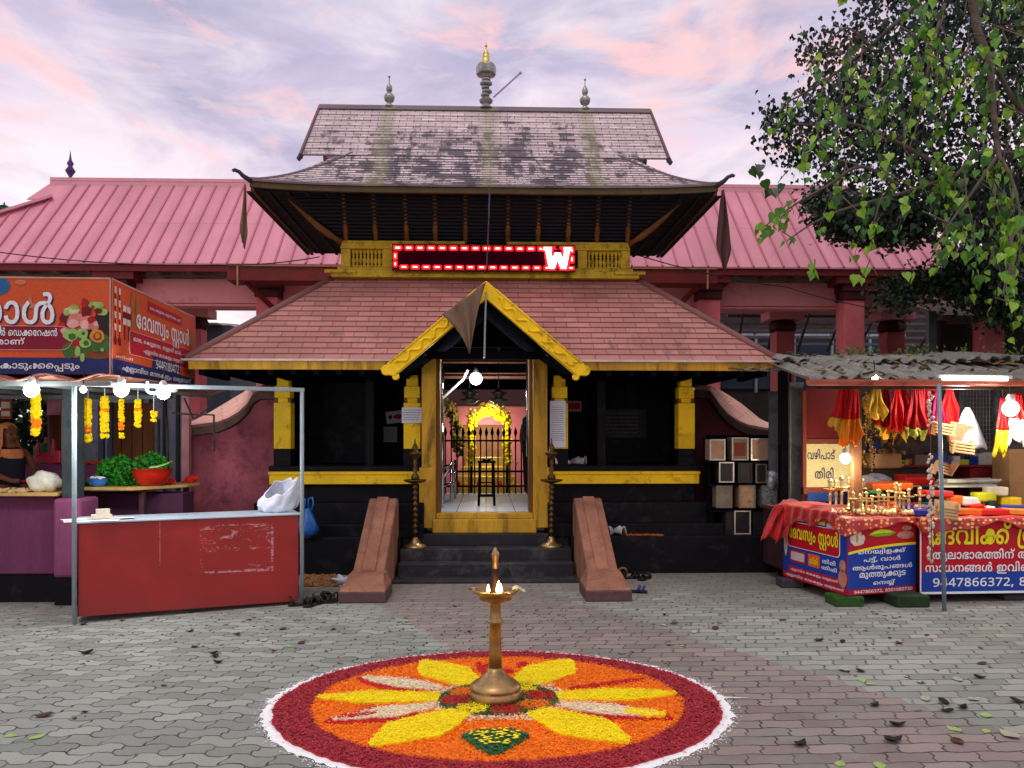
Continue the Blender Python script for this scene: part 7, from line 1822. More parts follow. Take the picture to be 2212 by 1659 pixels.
# ================================================================ offerings stall on the right
st2 = thing('offerings_stall', 'offerings stall with a broken corrugated roof, brown gutter and crowded shelves', 'stall', (4.6, 8.3, 0))
def asb(name, c):
    m, nt, bs = newmat(name); p = pos(nt)
    n = noise(nt, p, 3, 7, .7); f = noise(nt, p, 35, 4, .7); mo = noise(nt, p, 6, 5, .7, .5)
    cc = lin(c)
    col = ramp(nt, n, [(.3, tuple(v * .45 for v in cc)), (.65, cc)])
    col = mixc(nt, 1.0, col, ramp(nt, f, [(.3, .6), (.7, 1.3)]), 'MULTIPLY')
    col = mixc(nt, ramp(nt, mo, [(.56, 0), (.68, .75)]), col, lin((70, 84, 50)))
    nt.links.new(col, bs.inputs['Base Color']); bs.inputs['Roughness'].default_value = .9
    bump(nt, bs, mth(nt, 'ADD', n, f), .5, .02)
    return m
ASB = asb('mossy_asbestos', (150, 150, 142))
random.seed(31)
def corr(x0, x1, y0, y1, z0, z1, seed, per=.17, amp=.026):
    random.seed(seed); q = MB(); nx = int((x1 - x0) / per * 8); rag = [rnd(-.05, .05) + (rnd(.05, .16) if random.random() < .12 else 0) for _ in range(nx + 1)]; sag = [rnd(0, 6.28) for _ in range(3)]
    def fn(a, b_):
        x = x0 + (x1 - x0) * a; i = round(a * nx)
        y = y0 + (y1 - y0) * b_ + (rag[i] if b_ < .01 else 0)
        z = z0 + (z1 - z0) * b_ + amp * math.cos(2 * math.pi * x / per) + .018 * math.sin(x * 2.1 + sag[0]) + .012 * math.sin(x * 5 + sag[1])
        return Vector((x, y, z))
    q.grid(fn, nx, 4); return q
put('roof_sheet', corr(PX(1742, 7.55), 7.5, 7.52, 8.55, 2.13, 2.37, 1), ASB, st2, smooth=True, thick=.012, fixn=False)
put('roof_sheet', corr(PX(1690, 8.45), 7.5, 8.42, 9.3, 2.40, 2.545, 2), ASB, st2, smooth=True, thick=.012, fixn=False)
put('roof_sheet', corr(PX(1560, 9.0), PX(1720, 8.6), 8.55, 9.4, 2.31, 2.42, 3, .17, .015), M('grey_tin', (120, 112, 106), .6, .3, 5, .3, dirt=.4), st2, smooth=True, thick=.01, fixn=False)
q = MB(); random.seed(4)
for _ in range(150):
    x = rnd(3.2, 7.2); y = rnd(7.5, 9.1); z = 2.13 + (y - 7.52) * .23 + .05
    q.obox((x, y, z), (rnd(.03, .12), rnd(.02, .06), .006), (rnd(-.5, .5), rnd(-.5, .5), rnd(0, 3)))
put('roof_litter', q, M('dry_leaf_litter', (126, 112, 84), .9, .4, 20), st2, kind='stuff')
q = MB(); random.seed(6)
for _ in range(170):
    x = random.choice((4.3, 5.0, 5.6, 6.2)) + random.gauss(0, .12); y = rnd(9.0, 9.3); z = 2.52 + abs(random.gauss(0, .06))
    a = Vector((rnd(-1, 1), rnd(-1, 1), rnd(0, 1))).normalized(); b_ = a.cross(Vector((0, 1, .3))).normalized()
    q.face([(x, y, z), Vector((x, y, z)) + a * .03 + b_ * .012, Vector((x, y, z)) + a * .06, Vector((x, y, z)) + a * .03 - b_ * .012])
tag(put('roof_weeds', q, M('roof_weed_green', (96, 124, 60), .7), fixn=False), 'small green weeds growing along the top of the corrugated stall roof', 'weeds')['kind'] = 'stuff'
# skylight gap strip glowing with sky is a clear sheet laid between the two tiers
gy = 7.46; gx0 = PX(1746, gy)
q = MB(); prof = [(math.cos(R(a)) * .05, math.sin(R(a)) * .055) for a in range(180, 361, 20)]
vs = []; fs = []
for i, x in enumerate((gx0, 7.6)):
    for a, b_ in prof: vs.append((x, gy + a, 2.118 + b_))
n = len(prof)
for k in range(n - 1): fs.append((k, k + 1, n + k + 1, n + k))
fs.append(tuple(range(n)))
q.raw(vs, fs); put('gutter', q, M('brown_red_gutter', (186, 100, 80), .5, .25, 4, .2, dirt=.3), st2, smooth=False, thick=.006)
q = MB(); q.bar((3.2, 7.6, 2.06), (7.4, 7.6, 2.06), .04); q.bar((3.4, 8.5, 2.26), (7.4, 8.5, 2.26), .05); q.bar((3.3, 9.2, 2.44), (7.4, 9.2, 2.44), .05)
for k in range(7): q.bar((3.4 + k * .62, 7.55, 2.09), (3.4 + k * .62, 9.2, 2.46), .035)
put('roof_batten', q, M('dark_batten', (60, 46, 40), .8, .3, 6), st2)
WPOST = M('brown_post', (112, 76, 56), .6, .3, 5, .3, streak=True)
q = MB(); q.box(PX(1839, 8.1), PX(1858, 8.1), 8.06, 8.15, 0, 2.15); put('post', q, WPOST, st2, bevel=.006)
q = MB(); q.box(PX(1684, 9.0), PX(1699, 9.0), 8.95, 9.05, 0, 2.45); put('post', q, BLACKW, st2)
q = MB(); q.tube([(PX(1707, 9.0), 9.0, 2.38), (PX(1707, 9.0), 9.0, 1.9)], .014, 8); q.tube([(PX(1684, 8.9), 8.9, 2.38), (PX(1684, 8.9), 8.9, 1.5)], .012, 8); put('cable', q, BLACKW, st2)
GREYS = M('grey_sheet_metal', (116, 122, 128), .5, .3, 3, .2, dirt=.45, dirtc=(76, 70, 66), metal=.3)
put('grey_board', MB().box(PX(1706, 8.9), PX(1736, 8.9), 8.9, 8.94, .75, 2.2).box(PX(1662, 9.25), PX(1684, 9.25), 9.25, 9.28, 1.2, 2.12), GREYS, st2)
put('rear_wall', MB().box(3.95, 7.5, 9.3, 9.36, 0, 2.4), M('dim_grey_brown', (104, 92, 86), .8, .3, 3, .3, dirt=.3), st2)
put('rear_shelf', MB().box(PX(1862, 9.1), PX(2150, 9.1), 8.95, 9.28, PZ(1900, 1004, 9.1) - .02, PZ(1900, 1004, 9.1)).box(PX(1862, 9.1), PX(2150, 9.1), 8.95, 9.28, 1.0, 1.02), M('red_shelf', (150, 44, 40), .6), st2)
# shutter and sign board
sb = thing('stall_board', 'dark red shutter board with a cream panel lettered in navy behind the brass lamps', 'sign board', (PX(1785, 8.7), 8.72, .8))
FB = M('brown_red_frame', (120, 60, 50), .6, .25, 4)
put('frame', MB().box(PX(1733, 8.7), PX(1741, 8.7), 8.68, 8.74, .85, 2.1).box(PX(1741, 8.7), PX(1842, 8.7), 8.68, 8.74, PZ(1790, 958, 8.7), PZ(1790, 948, 8.7)).box(PX(1733, 8.7), PX(1842, 8.7), 8.66, 8.74, PZ(1790, 1068, 8.7), PZ(1790, 1052, 8.7)), FB, sb, bevel=.004)
put('shutter', MB().box(PX(1741, 8.7), PX(1842, 8.7), 8.70, 8.73, PZ(1790, 948, 8.7), PZ(1790, 838, 8.7)), M('dark_red_shutter', (104, 26, 30), .55, .25, 3), sb)
put('cream_panel', MB().box(PX(1741, 8.7), PX(1842, 8.7), 8.69, 8.72, PZ(1790, 1052, 8.7), PZ(1790, 959, 8.7)), M('cream_panel_paint', (206, 200, 152), .6, .12, 3, .1), sb)
fr = Frame((PX(1741, 8.69), 8.69, PZ(1790, 1052, 8.7)), (1, 0, 0), (0, 0, 1)); uu = lambda px: PX(px, 8.69) - PX(1741, 8.69); vv = lambda py: PZ(1790, py, 8.69) - PZ(1790, 1052, 8.7)
NVI = M('navy_ink', (44, 48, 96), .6); line(sb, NVI, fr, 'വഴിപാട്', uu(1744), uu(1804), vv(992), vv(970), .004, 26); line(sb, NVI, fr, 'തിരി', uu(1760), uu(1800), vv(1034), vv(1010), .004, 26)
tag(put('poster', MB().box(PX(1745, 8.6), PX(1838, 8.6), 8.6, 8.61, PZ(1790, 1083, 8.6), PZ(1790, 1064, 8.6)), M('blue_poster', (30, 66, 140), .5)), 'blue strip poster under the cream stall board', 'poster')

# counters with printed banners
CB = dict(red=M('banner_red', (186, 22, 38), .45, .1, 2, .04), blue=M('banner_blue', (30, 64, 158), .45, .1, 2, .04), yellow=M('banner_yellow', (236, 226, 40), .5, .05, 2, 0), white=M('banner_white', (232, 234, 240), .5, .05, 2, 0), orange=M('banner_orange', (232, 96, 40), .5, .08, 2, 0), pale=M('banner_pale', (206, 186, 190), .5, .1, 2, 0), green=M('banner_green', (110, 180, 40), .5, .1, 4, 0), cream=M('banner_cream', (214, 204, 176), .5, .3, 22, 0), tan=M('banner_tan', (190, 130, 110), .5, .25, 18, 0))
pL, pM, pR = Vector((PX(1692, 8.45), 8.45, .1)), Vector((PX(1832, 7.32), 7.32, .1)), Vector((PX(1978, 7.55), 7.55, .1))
HT = .80
cn = thing('offerings_counter', 'cornered stall counter fronted with red and blue printed banners', 'counter', (pM.x, pM.y, 0))
back = 9.15
q = MB(); q.prism([(pL.x, pL.y), (pM.x, pM.y), (pR.x, pR.y), (7.3, 7.62), (7.3, back), (pL.x, back)], 'z', HT - .03, HT); put('counter_top', q, M('dark_board', (86, 52, 44), .7), cn)
q = MB(); q.prism([(pL.x + .03, pL.y + .02), (pM.x, pM.y + .03), (pR.x, pR.y + .03), (7.3, 7.65), (7.3, back), (pL.x + .03, back)], 'z', .14, HT - .032); put('counter_body', q, M('dark_counter_side', (60, 34, 36), .8), cn)
def panel(fr, L_, H, parts):
    d = {}
    for i_, (key, kind, args, off) in enumerate(parts):
        q = d.setdefault((key, i_, kind == 'text'), MB())
        if kind == 'poly': flat(q, fr, [(a * L_, b_ * H) for a, b_ in args], off)
        elif kind == 'rr': flat(q, fr, rrect(args[0] * L_, args[1] * L_, args[2] * H, args[3] * H, args[4]), off)
        elif kind == 'ell': flat(q, fr, [(a * L_, b_ * H) for a, b_ in ell(*args)], off)
        elif kind == 'text': write(q, fr, args[0], args[1] * L_, args[2] * L_, args[3] * H, args[4] * H, off, args[5])
    return d
def banner(name_base, fr, L_, H, base, parts, parent, label=None):
    q = MB(); q.raw([fr.pt(a, b_, o) for o in (-.012, 0) for a, b_ in ((0, 0), (L_, 0), (L_, H), (0, H))], [(0, 1, 2, 3), (4, 5, 6, 7), (0, 1, 5, 4), (1, 2, 6, 5), (2, 3, 7, 6), (3, 0, 4, 7)])
    bn = put('banner', q, CB[base], parent, label=label)
    for (key, i_, tx), mb in panel(fr, L_, H, parts).items(): put('lettering' if tx else 'printed_panel', mb, CB[key], bn)
    return bn
R4 = [(0, 0), (1, 0), (1, 1), (0, 1)]
def rc(a0, a1, b0, b1): return [(a0, b0), (a1, b0), (a1, b1), (a0, b1)]
HB = .66
f1 = Frame(pL, pM - pL, (0, 0, 1)); L1 = (pM - pL).length
banner('left', f1, L1, HB, 'blue', [
    ('red', 'poly', rc(0, 1, 0, .09), .003), ('red', 'poly', rc(.1, .9, .10, .20), .003), ('white', 'rr', (.075, .895, .50, .905, .05), .003), ('red', 'rr', (.085, .885, .51, .895, .045), .004),
    ('yellow', 'poly', rc(.45, .68, .93, .985), .003), ('pale', 'poly', rc(.70, .95, .84, .97), .003), ('cream', 'ell', (.05, .62, .035, .28, 12, 0, .1), .004),
    ('red', 'rr', (.12, .38, .27, .46, .02), .003), ('pale', 'rr', (.14, .36, .30, .43, .015), .004), ('orange', 'rr', (.42, .60, .27, .46, .02), .003),
    ('tan', 'ell', (.93, .22, .06, .13, 12), .004), ('tan', 'ell', (.93, .40, .045, .09, 12), .004),
    ('yellow', 'text', ('ദേവസ്വം സ്റ്റാൾ', .11, .87, .56, .86, 34), .007), ('white', 'text', ('തിരി', .63, .85, .28, .34, 20), .005), ('white', 'text', ('തിരി', .64, .83, .37, .44, 20), .005), ('yellow', 'text', ('തിരി', .45, .57, .31, .42, 20), .006),
    ('white', 'text', ('എല്ലാവിധ മാലകളും ലഭ്യമാണ്', .13, .87, .12, .18, 16), .005), ('white', 'text', ('എല്ലാവിധ മാലകളും ലഭ്യമാണ്', .05, .95, .02, .08, 16), .005)], cn, 'red and blue banner angled to the left')
f2 = Frame(pM, pR - pM, (0, 0, 1)); L2 = (pR - pM).length
def arc(n=10):
    pts = [(0, .085), (1, .085), (1, .68)]
    for k in range(n + 1):
        t = k / n; pts.append((1 - t, .68 - .10 * t ** 2.2))
    return pts
def arcl(n=10):
    up_ = [(k / n, .58 + .10 * (1 - (1 - k / n) ** 2.2) + .0) for k in range(n + 1)]
    up_ = [(1 - k / n, .68 - .10 * (k / n) ** 2.2) for k in range(n + 1)]
    return [(a, b_ + .03) for a, b_ in up_] + [(a, b_ - .005) for a, b_ in up_[::-1]]
banner('middle', f2, L2, HB, 'red', [
    ('blue', 'poly', arc(), .003), ('yellow', 'poly', arcl(), .0035),
    ('cream', 'ell', (.13, .76, .095, .07, 12, 0, .12), .004), ('cream', 'ell', (.13, .85, .065, .075, 12, 0, .12), .0045), ('cream', 'ell', (.13, .93, .03, .04, 8), .005), ('cream', 'ell', (.05, .80, .03, .05, 8), .0052), ('cream', 'ell', (.21, .80, .03, .05, 8), .0054), ('tan', 'ell', (.125, .80, .02, .06, 8), .006),
    ('green', 'poly', [(.29, .84), (.40, .815), (.60, .82), (.70, .86), (.60, .905), (.48, .925), (.38, .895)], .004), ('yellow', 'poly', [(.31, .85), (.45, .86), (.66, .87), (.58, .90), (.48, .918), (.38, .89)], .005),
    ('tan', 'ell', (.84, .82, .13, .055, 14), .004), ('tan', 'ell', (.86, .92, .08, .035, 12), .004), ('tan', 'poly', rc(.83, .85, .85, .95), .0045),
    ('white', 'text', ('നെയ്വിളക്ക്', .14, .84, .56, .645, 26), .006), ('white', 'text', ('പട്ട്, വാൾ', .22, .76, .445, .535, 26), .006), ('white', 'text', ('ആൾരൂപങ്ങൾ', .06, .94, .335, .42, 26), .006), ('white', 'text', ('മുത്തുക്കുട', .16, .84, .22, .31, 26), .006), ('white', 'text', ('നെയ്യ്', .36, .68, .11, .195, 26), .006),
    ('white', 'text', ('9447866372, 8301080730', .08, .94, .015, .065, 26), .006)], cn, 'red and blue banner facing the courtyard')
pS = Vector((PX(1987, 7.45), 7.45, .085)); pE = Vector((7.2, 7.56, .085))
f3 = Frame(pS, pE - pS, (0, 0, 1)); L3 = (pE - pS).length
W1 = PX(2212, 7.47) - pS.x
k_ = W1 / L3
def xx(px): return (PX(px, 7.47) - pS.x) / L3
H3 = .72
def yy(py): return (PZ(2000, py, 7.46) - .085) / H3
bt = thing('banner_table', 'long table fronted with a red banner in big yellow letters', 'table', (pS.x + 1.2, 7.5, 0))
pt_ = [('blue', 'poly', rc(.003, .998, .03, .29), .003), ('white', 'poly', rc(0, 1, 0, .03), .0035), ('white', 'poly', rc(0, .004, 0, 1), .0035),
       ('yellow', 'text', ('ദേവിക്ക് ത്രിമധുരം', xx(2008), xx(2404), yy(1188), yy(1128), 30), .006),
       ('white', 'text', ('തുലാഭാരത്തിന് ആവശ്യമായ', xx(2012), xx(2345), yy(1214), yy(1186), 26), .006),
       ('white', 'text', ('സാധനങ്ങൾ ഇവിടെ', xx(1996), xx(2236), yy(1240), yy(1214), 26), .006),
       ('white', 'text', ('9447866372, 8301080730', xx(2013), xx(2372), yy(1270), yy(1249), 22), .006)]
banner('right', f3, L3, H3, 'red', pt_, bt)
put('table_top', MB().box(pS.x, 7.25, 7.48, 7.66, .775, .80), M('dark_board', (86, 52, 44), .7), bt)
for x in (pS.x + .05, pS.x + 1.4, 7.1): put('leg', MB().box(x, x + .05, 7.5, 7.55, 0, .77), M('dark_table_leg', (70, 44, 50), .7), bt)
# cloth over the counter edge
def clothmat():
    m, nt, bs = newmat('red_gold_cloth'); p = pos(nt)
    vr = nd(nt, 'ShaderNodeTexVoronoi'); vr.inputs['Scale'].default_value = 17; nt.links.new(scaled(nt, p, (1, 1, 1.5)), vr.inputs['Vector']); vr.inputs['Randomness'].default_value = .55
    d = ramp(nt, vr.outputs['Distance'], [(.30, 1), (.36, 0)])
    n = noise(nt, p, 6, 4)
    col = ramp(nt, n, [(.3, lin((134, 14, 16))), (.7, lin((196, 32, 26)))])
    col = mixc(nt, d, col, lin((232, 176, 92)))
    nt.links.new(col, bs.inputs['Base Color']); bs.inputs['Roughness'].default_value = .5; bs.inputs['Sheen Weight'].default_value = .2
    bump(nt, bs, n, .3, .02); return m
RGC = clothmat(); REDC = M('red_satin', (196, 24, 26), .45, .35, 7, .5, sheen=.3)
def edgepath(t):
    pts = [pL, pM, pR, Vector((pS.x + .02, 7.44, 0)), Vector((7.3, 7.54, 0))]
    ls = [(pts[i + 1] - pts[i]).length for i in range(4)]; s = t * sum(ls)
    for i in range(4):
        if s <= ls[i] + 1e-6: 
            a = pts[i].lerp(pts[i + 1], s / ls[i]); return Vector((a.x, a.y, 0)), i
        s -= ls[i]
    return pts[-1].copy(), 3
def tcloth(a, b_):
    e, i = edgepath(a); cx, cyy = 4.6, 8.6
    inn_ = (Vector((cx, cyy, 0)) - e).normalized()
    if b_ < .3:
        w = (.3 - b_) / .3; p_ = e + Vector((0, 1, 0)) * .55 * w; p_.z = HT + .012 + .006 * math.sin(a * 90)
        return p_
    w = (b_ - .3) / .7; drop = .10 + .045 * math.sin(a * 31 + .8) + .02 * math.sin(a * 67)
    p_ = e - inn_ * (.022 + .02 * w + .014 * math.sin(a * 150) * w); p_.z = HT + .012 - drop * w
    return p_
q = MB(); q.grid(tcloth, 220, 12); tag(put('counter_cloth', q, RGC, smooth=True, thick=.004), 'red cloth with gold spots spread over the stall counter and hanging over its edge', 'cloth')
random.seed(61)
FW = [(rnd(-9, 9), rnd(-6, 6), rnd(0, 6.28)) for _ in range(5)]
def crumple(a, b_): return sum(abs(math.sin(k1 * a + k2 * b_ + ph)) - .6 for k1, k2, ph in FW) / 5
def bunch(a, b_):
    e = pL.lerp(pM, -.08 + .92 * a); nrm = Vector((-.62, -.78, 0)); h = crumple(a, b_ * 1.5)
    if b_ < .4:
        w = 1 - b_ / .4; p_ = e - nrm * .34 * w; return Vector((p_.x + .05 * h, p_.y, HT + .035 + .10 * (h + .4) * min(1, w * 2 + .35)))
    w = (b_ - .4) / .6; drop = .11 + .10 * max(0, math.sin(a * 5.2 + .5)) + .05 * math.sin(a * 13)
    p_ = e + nrm * (.03 + .05 * (h + .6) + .02 * math.sin(a * 40 + w * 2)); return Vector((p_.x, p_.y, HT + .05 + .03 * h - drop * w))
def tail(a, b_):
    w = b_; x = pL.x - .03 - .13 * w + (a - .5) * (.16 + .10 * w); y = pL.y - .10 + .05 * math.sin(a * 15 + w * 3) - .03 * w
    return Vector((x, y + .03 * math.sin(a * 31), HT + .07 - (.42 - .10 * abs(math.sin(a * 4 + .5))) * w - .05 * (a - .5) ** 2))
q = MB(); q.grid(bunch, 70, 30); q.grid(tail, 30, 20); tag(put('bunched_cloth', q, REDC, smooth=True, thick=.005), 'bunched plain red cloth hanging over the corner of the stall counter beside the tin boxes', 'cloth')
q = MB(); q.tube([(PX(2031, 7.1), 7.12, 2.06), (PX(2040, 7.1), 7.10, 0)], .019, 10); tag(put('tent_pole', q, M('grey_blue_pole', (128, 144, 154), .4, .15, 8, .1, metal=.2), smooth=True), 'thin grey blue pole standing in front of the red and blue banner table', 'pole')

# brass lamps for sale
def small_lamp(x, y, h, r, label, scale_kind):
    c = Vector((x, y, HT + .022)); t_ = thing('small_brass_lamp', label, 'lamp', c, 0, 'brass lamps for sale on the counter')
    put('body', MB().lathe(c, [(r, 0), (r * 1.02, h * .03), (r * .8, h * .07), (r * .35, h * .12), (r * .22, h * .2), (r * .20, h * .45), (r * .3, h * .5), (r * .2, h * .55), (r * .22, h * .62)], 14), BR_NEW, t_, smooth=True)
    put('oil_tray', MB().lathe(c, [(r * .2, h * .61), (r * .9, h * .645), (r * 1.0, h * .69), (r * .95, h * .69), (r * .3, h * .66)], 14, cap=False), BR_NEW, t_, smooth=True)
    put('finial', MB().lathe(c, [(r * .2, h * .66), (r * .18, h * .75), (r * .35, h * .79), (r * .15, h * .83), (r * .38, h * .89), (r * .33, h * .94), (r * .05, h)], 12), BR_NEW, t_, smooth=True)
    return t_
random.seed(17)
LAMPS = [(1793, 7.95, .34), (1806, 8.15, .33), (1818, 7.9, .37), (1834, 8.25, .36), (1862, 8.15, .34), (1843, 7.75, .22), (1858, 7.7, .2), (1872, 7.8, .22), (1884, 7.7, .19), (1898, 7.75, .25), (1909, 7.7, .2), (1919, 7.8, .24), (1935, 7.95, .31), (1944, 7.85, .30), (1952, 7.75, .22), (1963, 7.7, .26), (1987, 7.75, .27)]
LBL = ['tall brass lamp at the left end of the lamp rows', 'tall brass lamp, second from the left and set back', 'tallest shiny brass lamp near the left end', 'tall brass lamp right in front of the brown post', 'tall brass lamp just right of the brown post']
for i, (px, y, h) in enumerate(LAMPS):
    r = .066 if h > .3 else .055
    nm = LBL[i] if i < len(LBL) else ('separate brass lamp standing beside the white shell string' if i == 16 else ('brass lamp of medium height in the right group of the lamp rows' if h > .29 else 'short brass lamp crowded at the front of the lamp rows'))
    small_lamp(PX(px, y), y, h, r, nm, 0)
cup = None
for k in range(26):
    x, y = PX(rnd(1790, 1965), 7.65), rnd(7.52, 7.72)
    if cup is None: cup = put('brass_cup', MB().lathe((0, 0, 0), [(.024, 0), (.034, .018), (.026, .045), (.010, .06)], 8), BR_NEW, smooth=True); o = cup
    else: o = cup.copy(); COL.objects.link(o)
    o.location = (x, y, HT + .022); tag(o, 'tiny brass cup at the counter edge before the brass lamps', 'cup', 'tiny brass cups on the counter')

# goods on the counter
random.seed(41)
def pack(px, py, Y, w, d, h, rz, mat, label, tilt=0.0, name='packet', cat='packet', z=None):
    c = P(px, py, Y); zz = c.z if z is None else z
    q = MB(); q.obox((c.x, Y, zz + h / 2), (w, d, h), (tilt, rnd(-.06, .06), rz))
    return tag(put(name, q, mat, bevel=min(h, d) * .18), label, cat)
CARD = M('brown_cardboard', (176, 136, 92), .8, .15, 6, .1); ORP = M('orange_packet', (240, 106, 20), .35, .15, 9, .2); REP = M('red_packet', (206, 26, 22), .35, .15, 9, .2); BLP = M('blue_packet', (26, 58, 160), .35, .15, 9, .2); WHP = M('white_packet', (224, 222, 214), .5, .12, 9, .2); LIME = M('lime_packet', (196, 206, 40), .4, .15, 9, .1); WOODP = M('pale_wood_stick', (202, 164, 116), .6, .2, 12)
zc_ = HT + .02
pack(1905, 1012, 8.8, .36, .22, .17, .05, CARD, 'brown cardboard box on the back of the stall counter', name='carton', cat='carton')
pack(1860, 1058, 8.5, .5, .16, .07, .1, WHP, 'long white wrapped bundle behind the brass lamps', .1)
pack(1920, 1056, 8.3, .42, .2, .07, -.1, ORP, 'long orange packet behind the right brass lamps', .1)
pack(1885, 1066, 8.2, .16, .1, .03, .2, M('green_packet', (40, 150, 70), .4), 'small green packet behind the lamps')
pack(1975, 1045, 8.5, .36, .2, .09, .15, REP, 'red packet heaped right of the orange packet', .15)
pack(2020, 1072, 8.0, .28, .2, .06, -.1, M('pink_red_packet', (200, 60, 60), .4), 'pinkish red packet beside the grey blue pole')
pack(1990, 1108, 7.62, .30, .14, .055, .05, BLP, 'blue packet at the counter edge by the shell string', z=zc_)
pack(2040, 1108, 7.66, .26, .14, .055, 0, BLP, 'second blue packet right of the grey blue pole', z=zc_)
pack(2085, 1106, 7.66, .26, .16, .06, .03, ORP, 'orange tray packet on the banner table', z=zc_)
pack(2140, 1106, 7.66, .28, .16, .055, 0, REP, 'red packet on the banner table right of the orange tray', z=zc_)
pack(2196, 1106, 7.66, .22, .16, .055, 0, M('gold_orange_packet', (232, 150, 40), .35), 'gold orange packet at the right end of the banner table', z=zc_)
for i, (px, py, m_, lb) in enumerate(((2090, 1092, WHP, 'white'), (2124, 1082, LIME, 'lime yellow'), (2150, 1070, M('cream_packet', (220, 214, 180), .5), 'cream'), (2178, 1092, M('yellow_box_card', (232, 200, 40), .4), 'yellow'), (2055, 1090, ORP, 'orange'))):
    pack(px, py, 8.0, .2, .14, .09, rnd(-.2, .2), m_, lb + ' packet in the second row of the banner table', .0)
for i, (px, py, lb) in enumerate(((2090, 1042, 'upper'), (2082, 1052, 'lower'))):
    q = MB(); c = P(px, py, 8.2)
    for k in range(7): q.obox((c.x + .07, 8.2 + k * .03, c.z + rnd(0, .02)), (.62, .02, .02), (0, rnd(-.03, .03), .1))
    tag(put('stick_bundle', q, M('pale_green_white_stick', (216, 224, 206), .5)), lb + ' bundle of pale sticks lying at the right of the stall', 'stick bundle')
for (px, py, Y, rz, tl, lb) in ((2040, 1010, 8.1, .6, .5, 'wooden slatted stand leaning beside the pole, lower one'), (2038, 925, 7.9, .2, .25, 'wooden slatted stand hanging near the white bag'), (2078, 965, 7.9, -.2, .2, 'small wooden box hanging under the round tray'), (2044, 1100, 7.35, 0, 1.2, 'flat slatted wooden stand on the counter edge right of the pole')):
    q = MB(); c = P(px, py, Y)
    for k in range(4): q.obox(c + Vector((0, 0, .03 * k - .05)), (.22, .08, .018), (tl, .15, rz))
    for s in (-1, 1): q.obox(c + Vector((s * .09, 0, 0)), (.02, .07, .13), (tl, .15, rz))
    tag(put('wooden_stand', q, WOODP, bevel=.003), lb, 'stand')
q = MB(); c = P(2082, 945, 8.0); q.lathe((0, 0, 0), [(.0, 0), (.15, .0), (.16, .02), (.15, .03), (.13, .015), (0, .012)], 24); q.v = [Vector((c.x + v_.x, 8.0 + v_.z, c.z + v_.y * .9)) for v_ in q.v]
tag(put('round_tray', q, M('brown_basket', (150, 112, 80), .7, .25, 30)), 'round brown tray hanging in front of the white bag', 'tray')
# white carrier bag hanging
def wbag(a, b_):
    th = a * 6.283; c = P(2090, 880, 8.05); r_ = .02 + .17 * b_ ** .8
    return Vector((c.x + .02 * b_ + math.cos(th) * r_ * (1.0 + .1 * math.sin(th * 3)), 8.05 + math.sin(th) * r_ * .4, c.z - .42 * b_ + .015 * math.sin(th * 4) * b_))
q = MB(); q.grid(wbag, 24, 10); tag(put('hanging_bag', q, PLAST, smooth=True, thick=.003), 'white carrier bag hanging among the red cloths', 'bag')
# hanging cloths
def flagc(px, py0, py1, Y, w0, w1, seed, mat1, mat2, split, label, lean=0.0, tail=0.0):
    random.seed(seed); w0 *= 1.2; w1 *= 1.3; x = PX(px, Y); z1, z0_ = PZ(px, py0, Y), PZ(px, py1, Y); ph = rnd(0, 6)
    t_ = thing('hanging_flag', label, 'flag', (x, Y, z0_), 0, 'red and yellow cloths hanging in the right stall')
    def fn(lo, hi):
        def f(a, b_):
            v_ = lo + (hi - lo) * b_
            w = w0 + (w1 - w0) * min(1, v_ * 1.3); zz = z1 + (z0_ - z1) * v_
            e = max(0, v_ - .8) / .2 * tail
            fo = math.sin(a * 17 + ph + v_ * 1.5) + .6 * math.sin(a * 33 + ph * 2 - v_ * 2)
            return Vector((x + (a - .5) * w * (1 + .12 * math.sin(v_ * 9 + ph)) + lean * v_ + .018 * math.sin(v_ * 7 + ph + a * 9) * v_, Y + .028 * fo * (.45 + .6 * v_), zz + e * (z1 - z0_) * .28 * abs(math.sin(a * 5 + ph)) + v_ ** 3 * .03 * math.sin(a * 21 + ph) - .05 * (a - .5) * v_ * math.sin(ph)))
        return f
    q = MB(); q.grid(fn(0, split), 34, 12); put('upper_cloth', q, mat1, t_, smooth=True, thick=.003)
    if split < 1:
        q = MB(); q.grid(fn(split, 1), 34, 8); put('border_cloth', q, mat2, t_, smooth=True, thick=.003)
RS = M('red_silk', (206, 24, 26), .45, .3, 8, .4, streak=True, trans=.2); DRS = M('deep_red_silk', (150, 14, 22), .5, .3, 8, .4, streak=True, trans=.15); GS = M('gold_silk', (214, 170, 50), .45, .3, 9, .4, streak=True, trans=.2); OS = M('orange_silk', (240, 134, 20), .45, .3, 9, .4, streak=True, trans=.2); MS = M('magenta_silk', (168, 30, 84), .5, .3, 8, .3, streak=True, trans=.2); GRS = M('olive_silk', (150, 150, 60), .5, .3, 9, .3)
flagc(1826, 838, 945, 7.9, .07, .20, 1, RS, GS, .62, 'red cloth with a gold border, leftmost beside the brown post', -.03, .6)
flagc(1845, 838, 972, 7.85, .05, .15, 2, RS, OS, .5, 'red and bright orange cloth in front of the brown post', -.04, .8)
flagc(1893, 838, 905, 8.0, .05, .18, 3, GS, GS, 1, 'pleated plain gold cloth right of the brown post', 0, .3)
flagc(1912, 838, 955, 8.1, .06, .17, 4, DRS, GS, .72, 'deep red cloth with a gold hem behind the plain gold cloth', .02, .7)
flagc(1938, 838, 935, 8.0, .06, .15, 5, RS, RS, 1, 'bright red cloth in the middle of the row', 0, .3)
flagc(1952, 838, 950, 8.1, .05, .14, 6, RS, GS, .68, 'red cloth with a square gold border in the middle of the row', .03, .5)
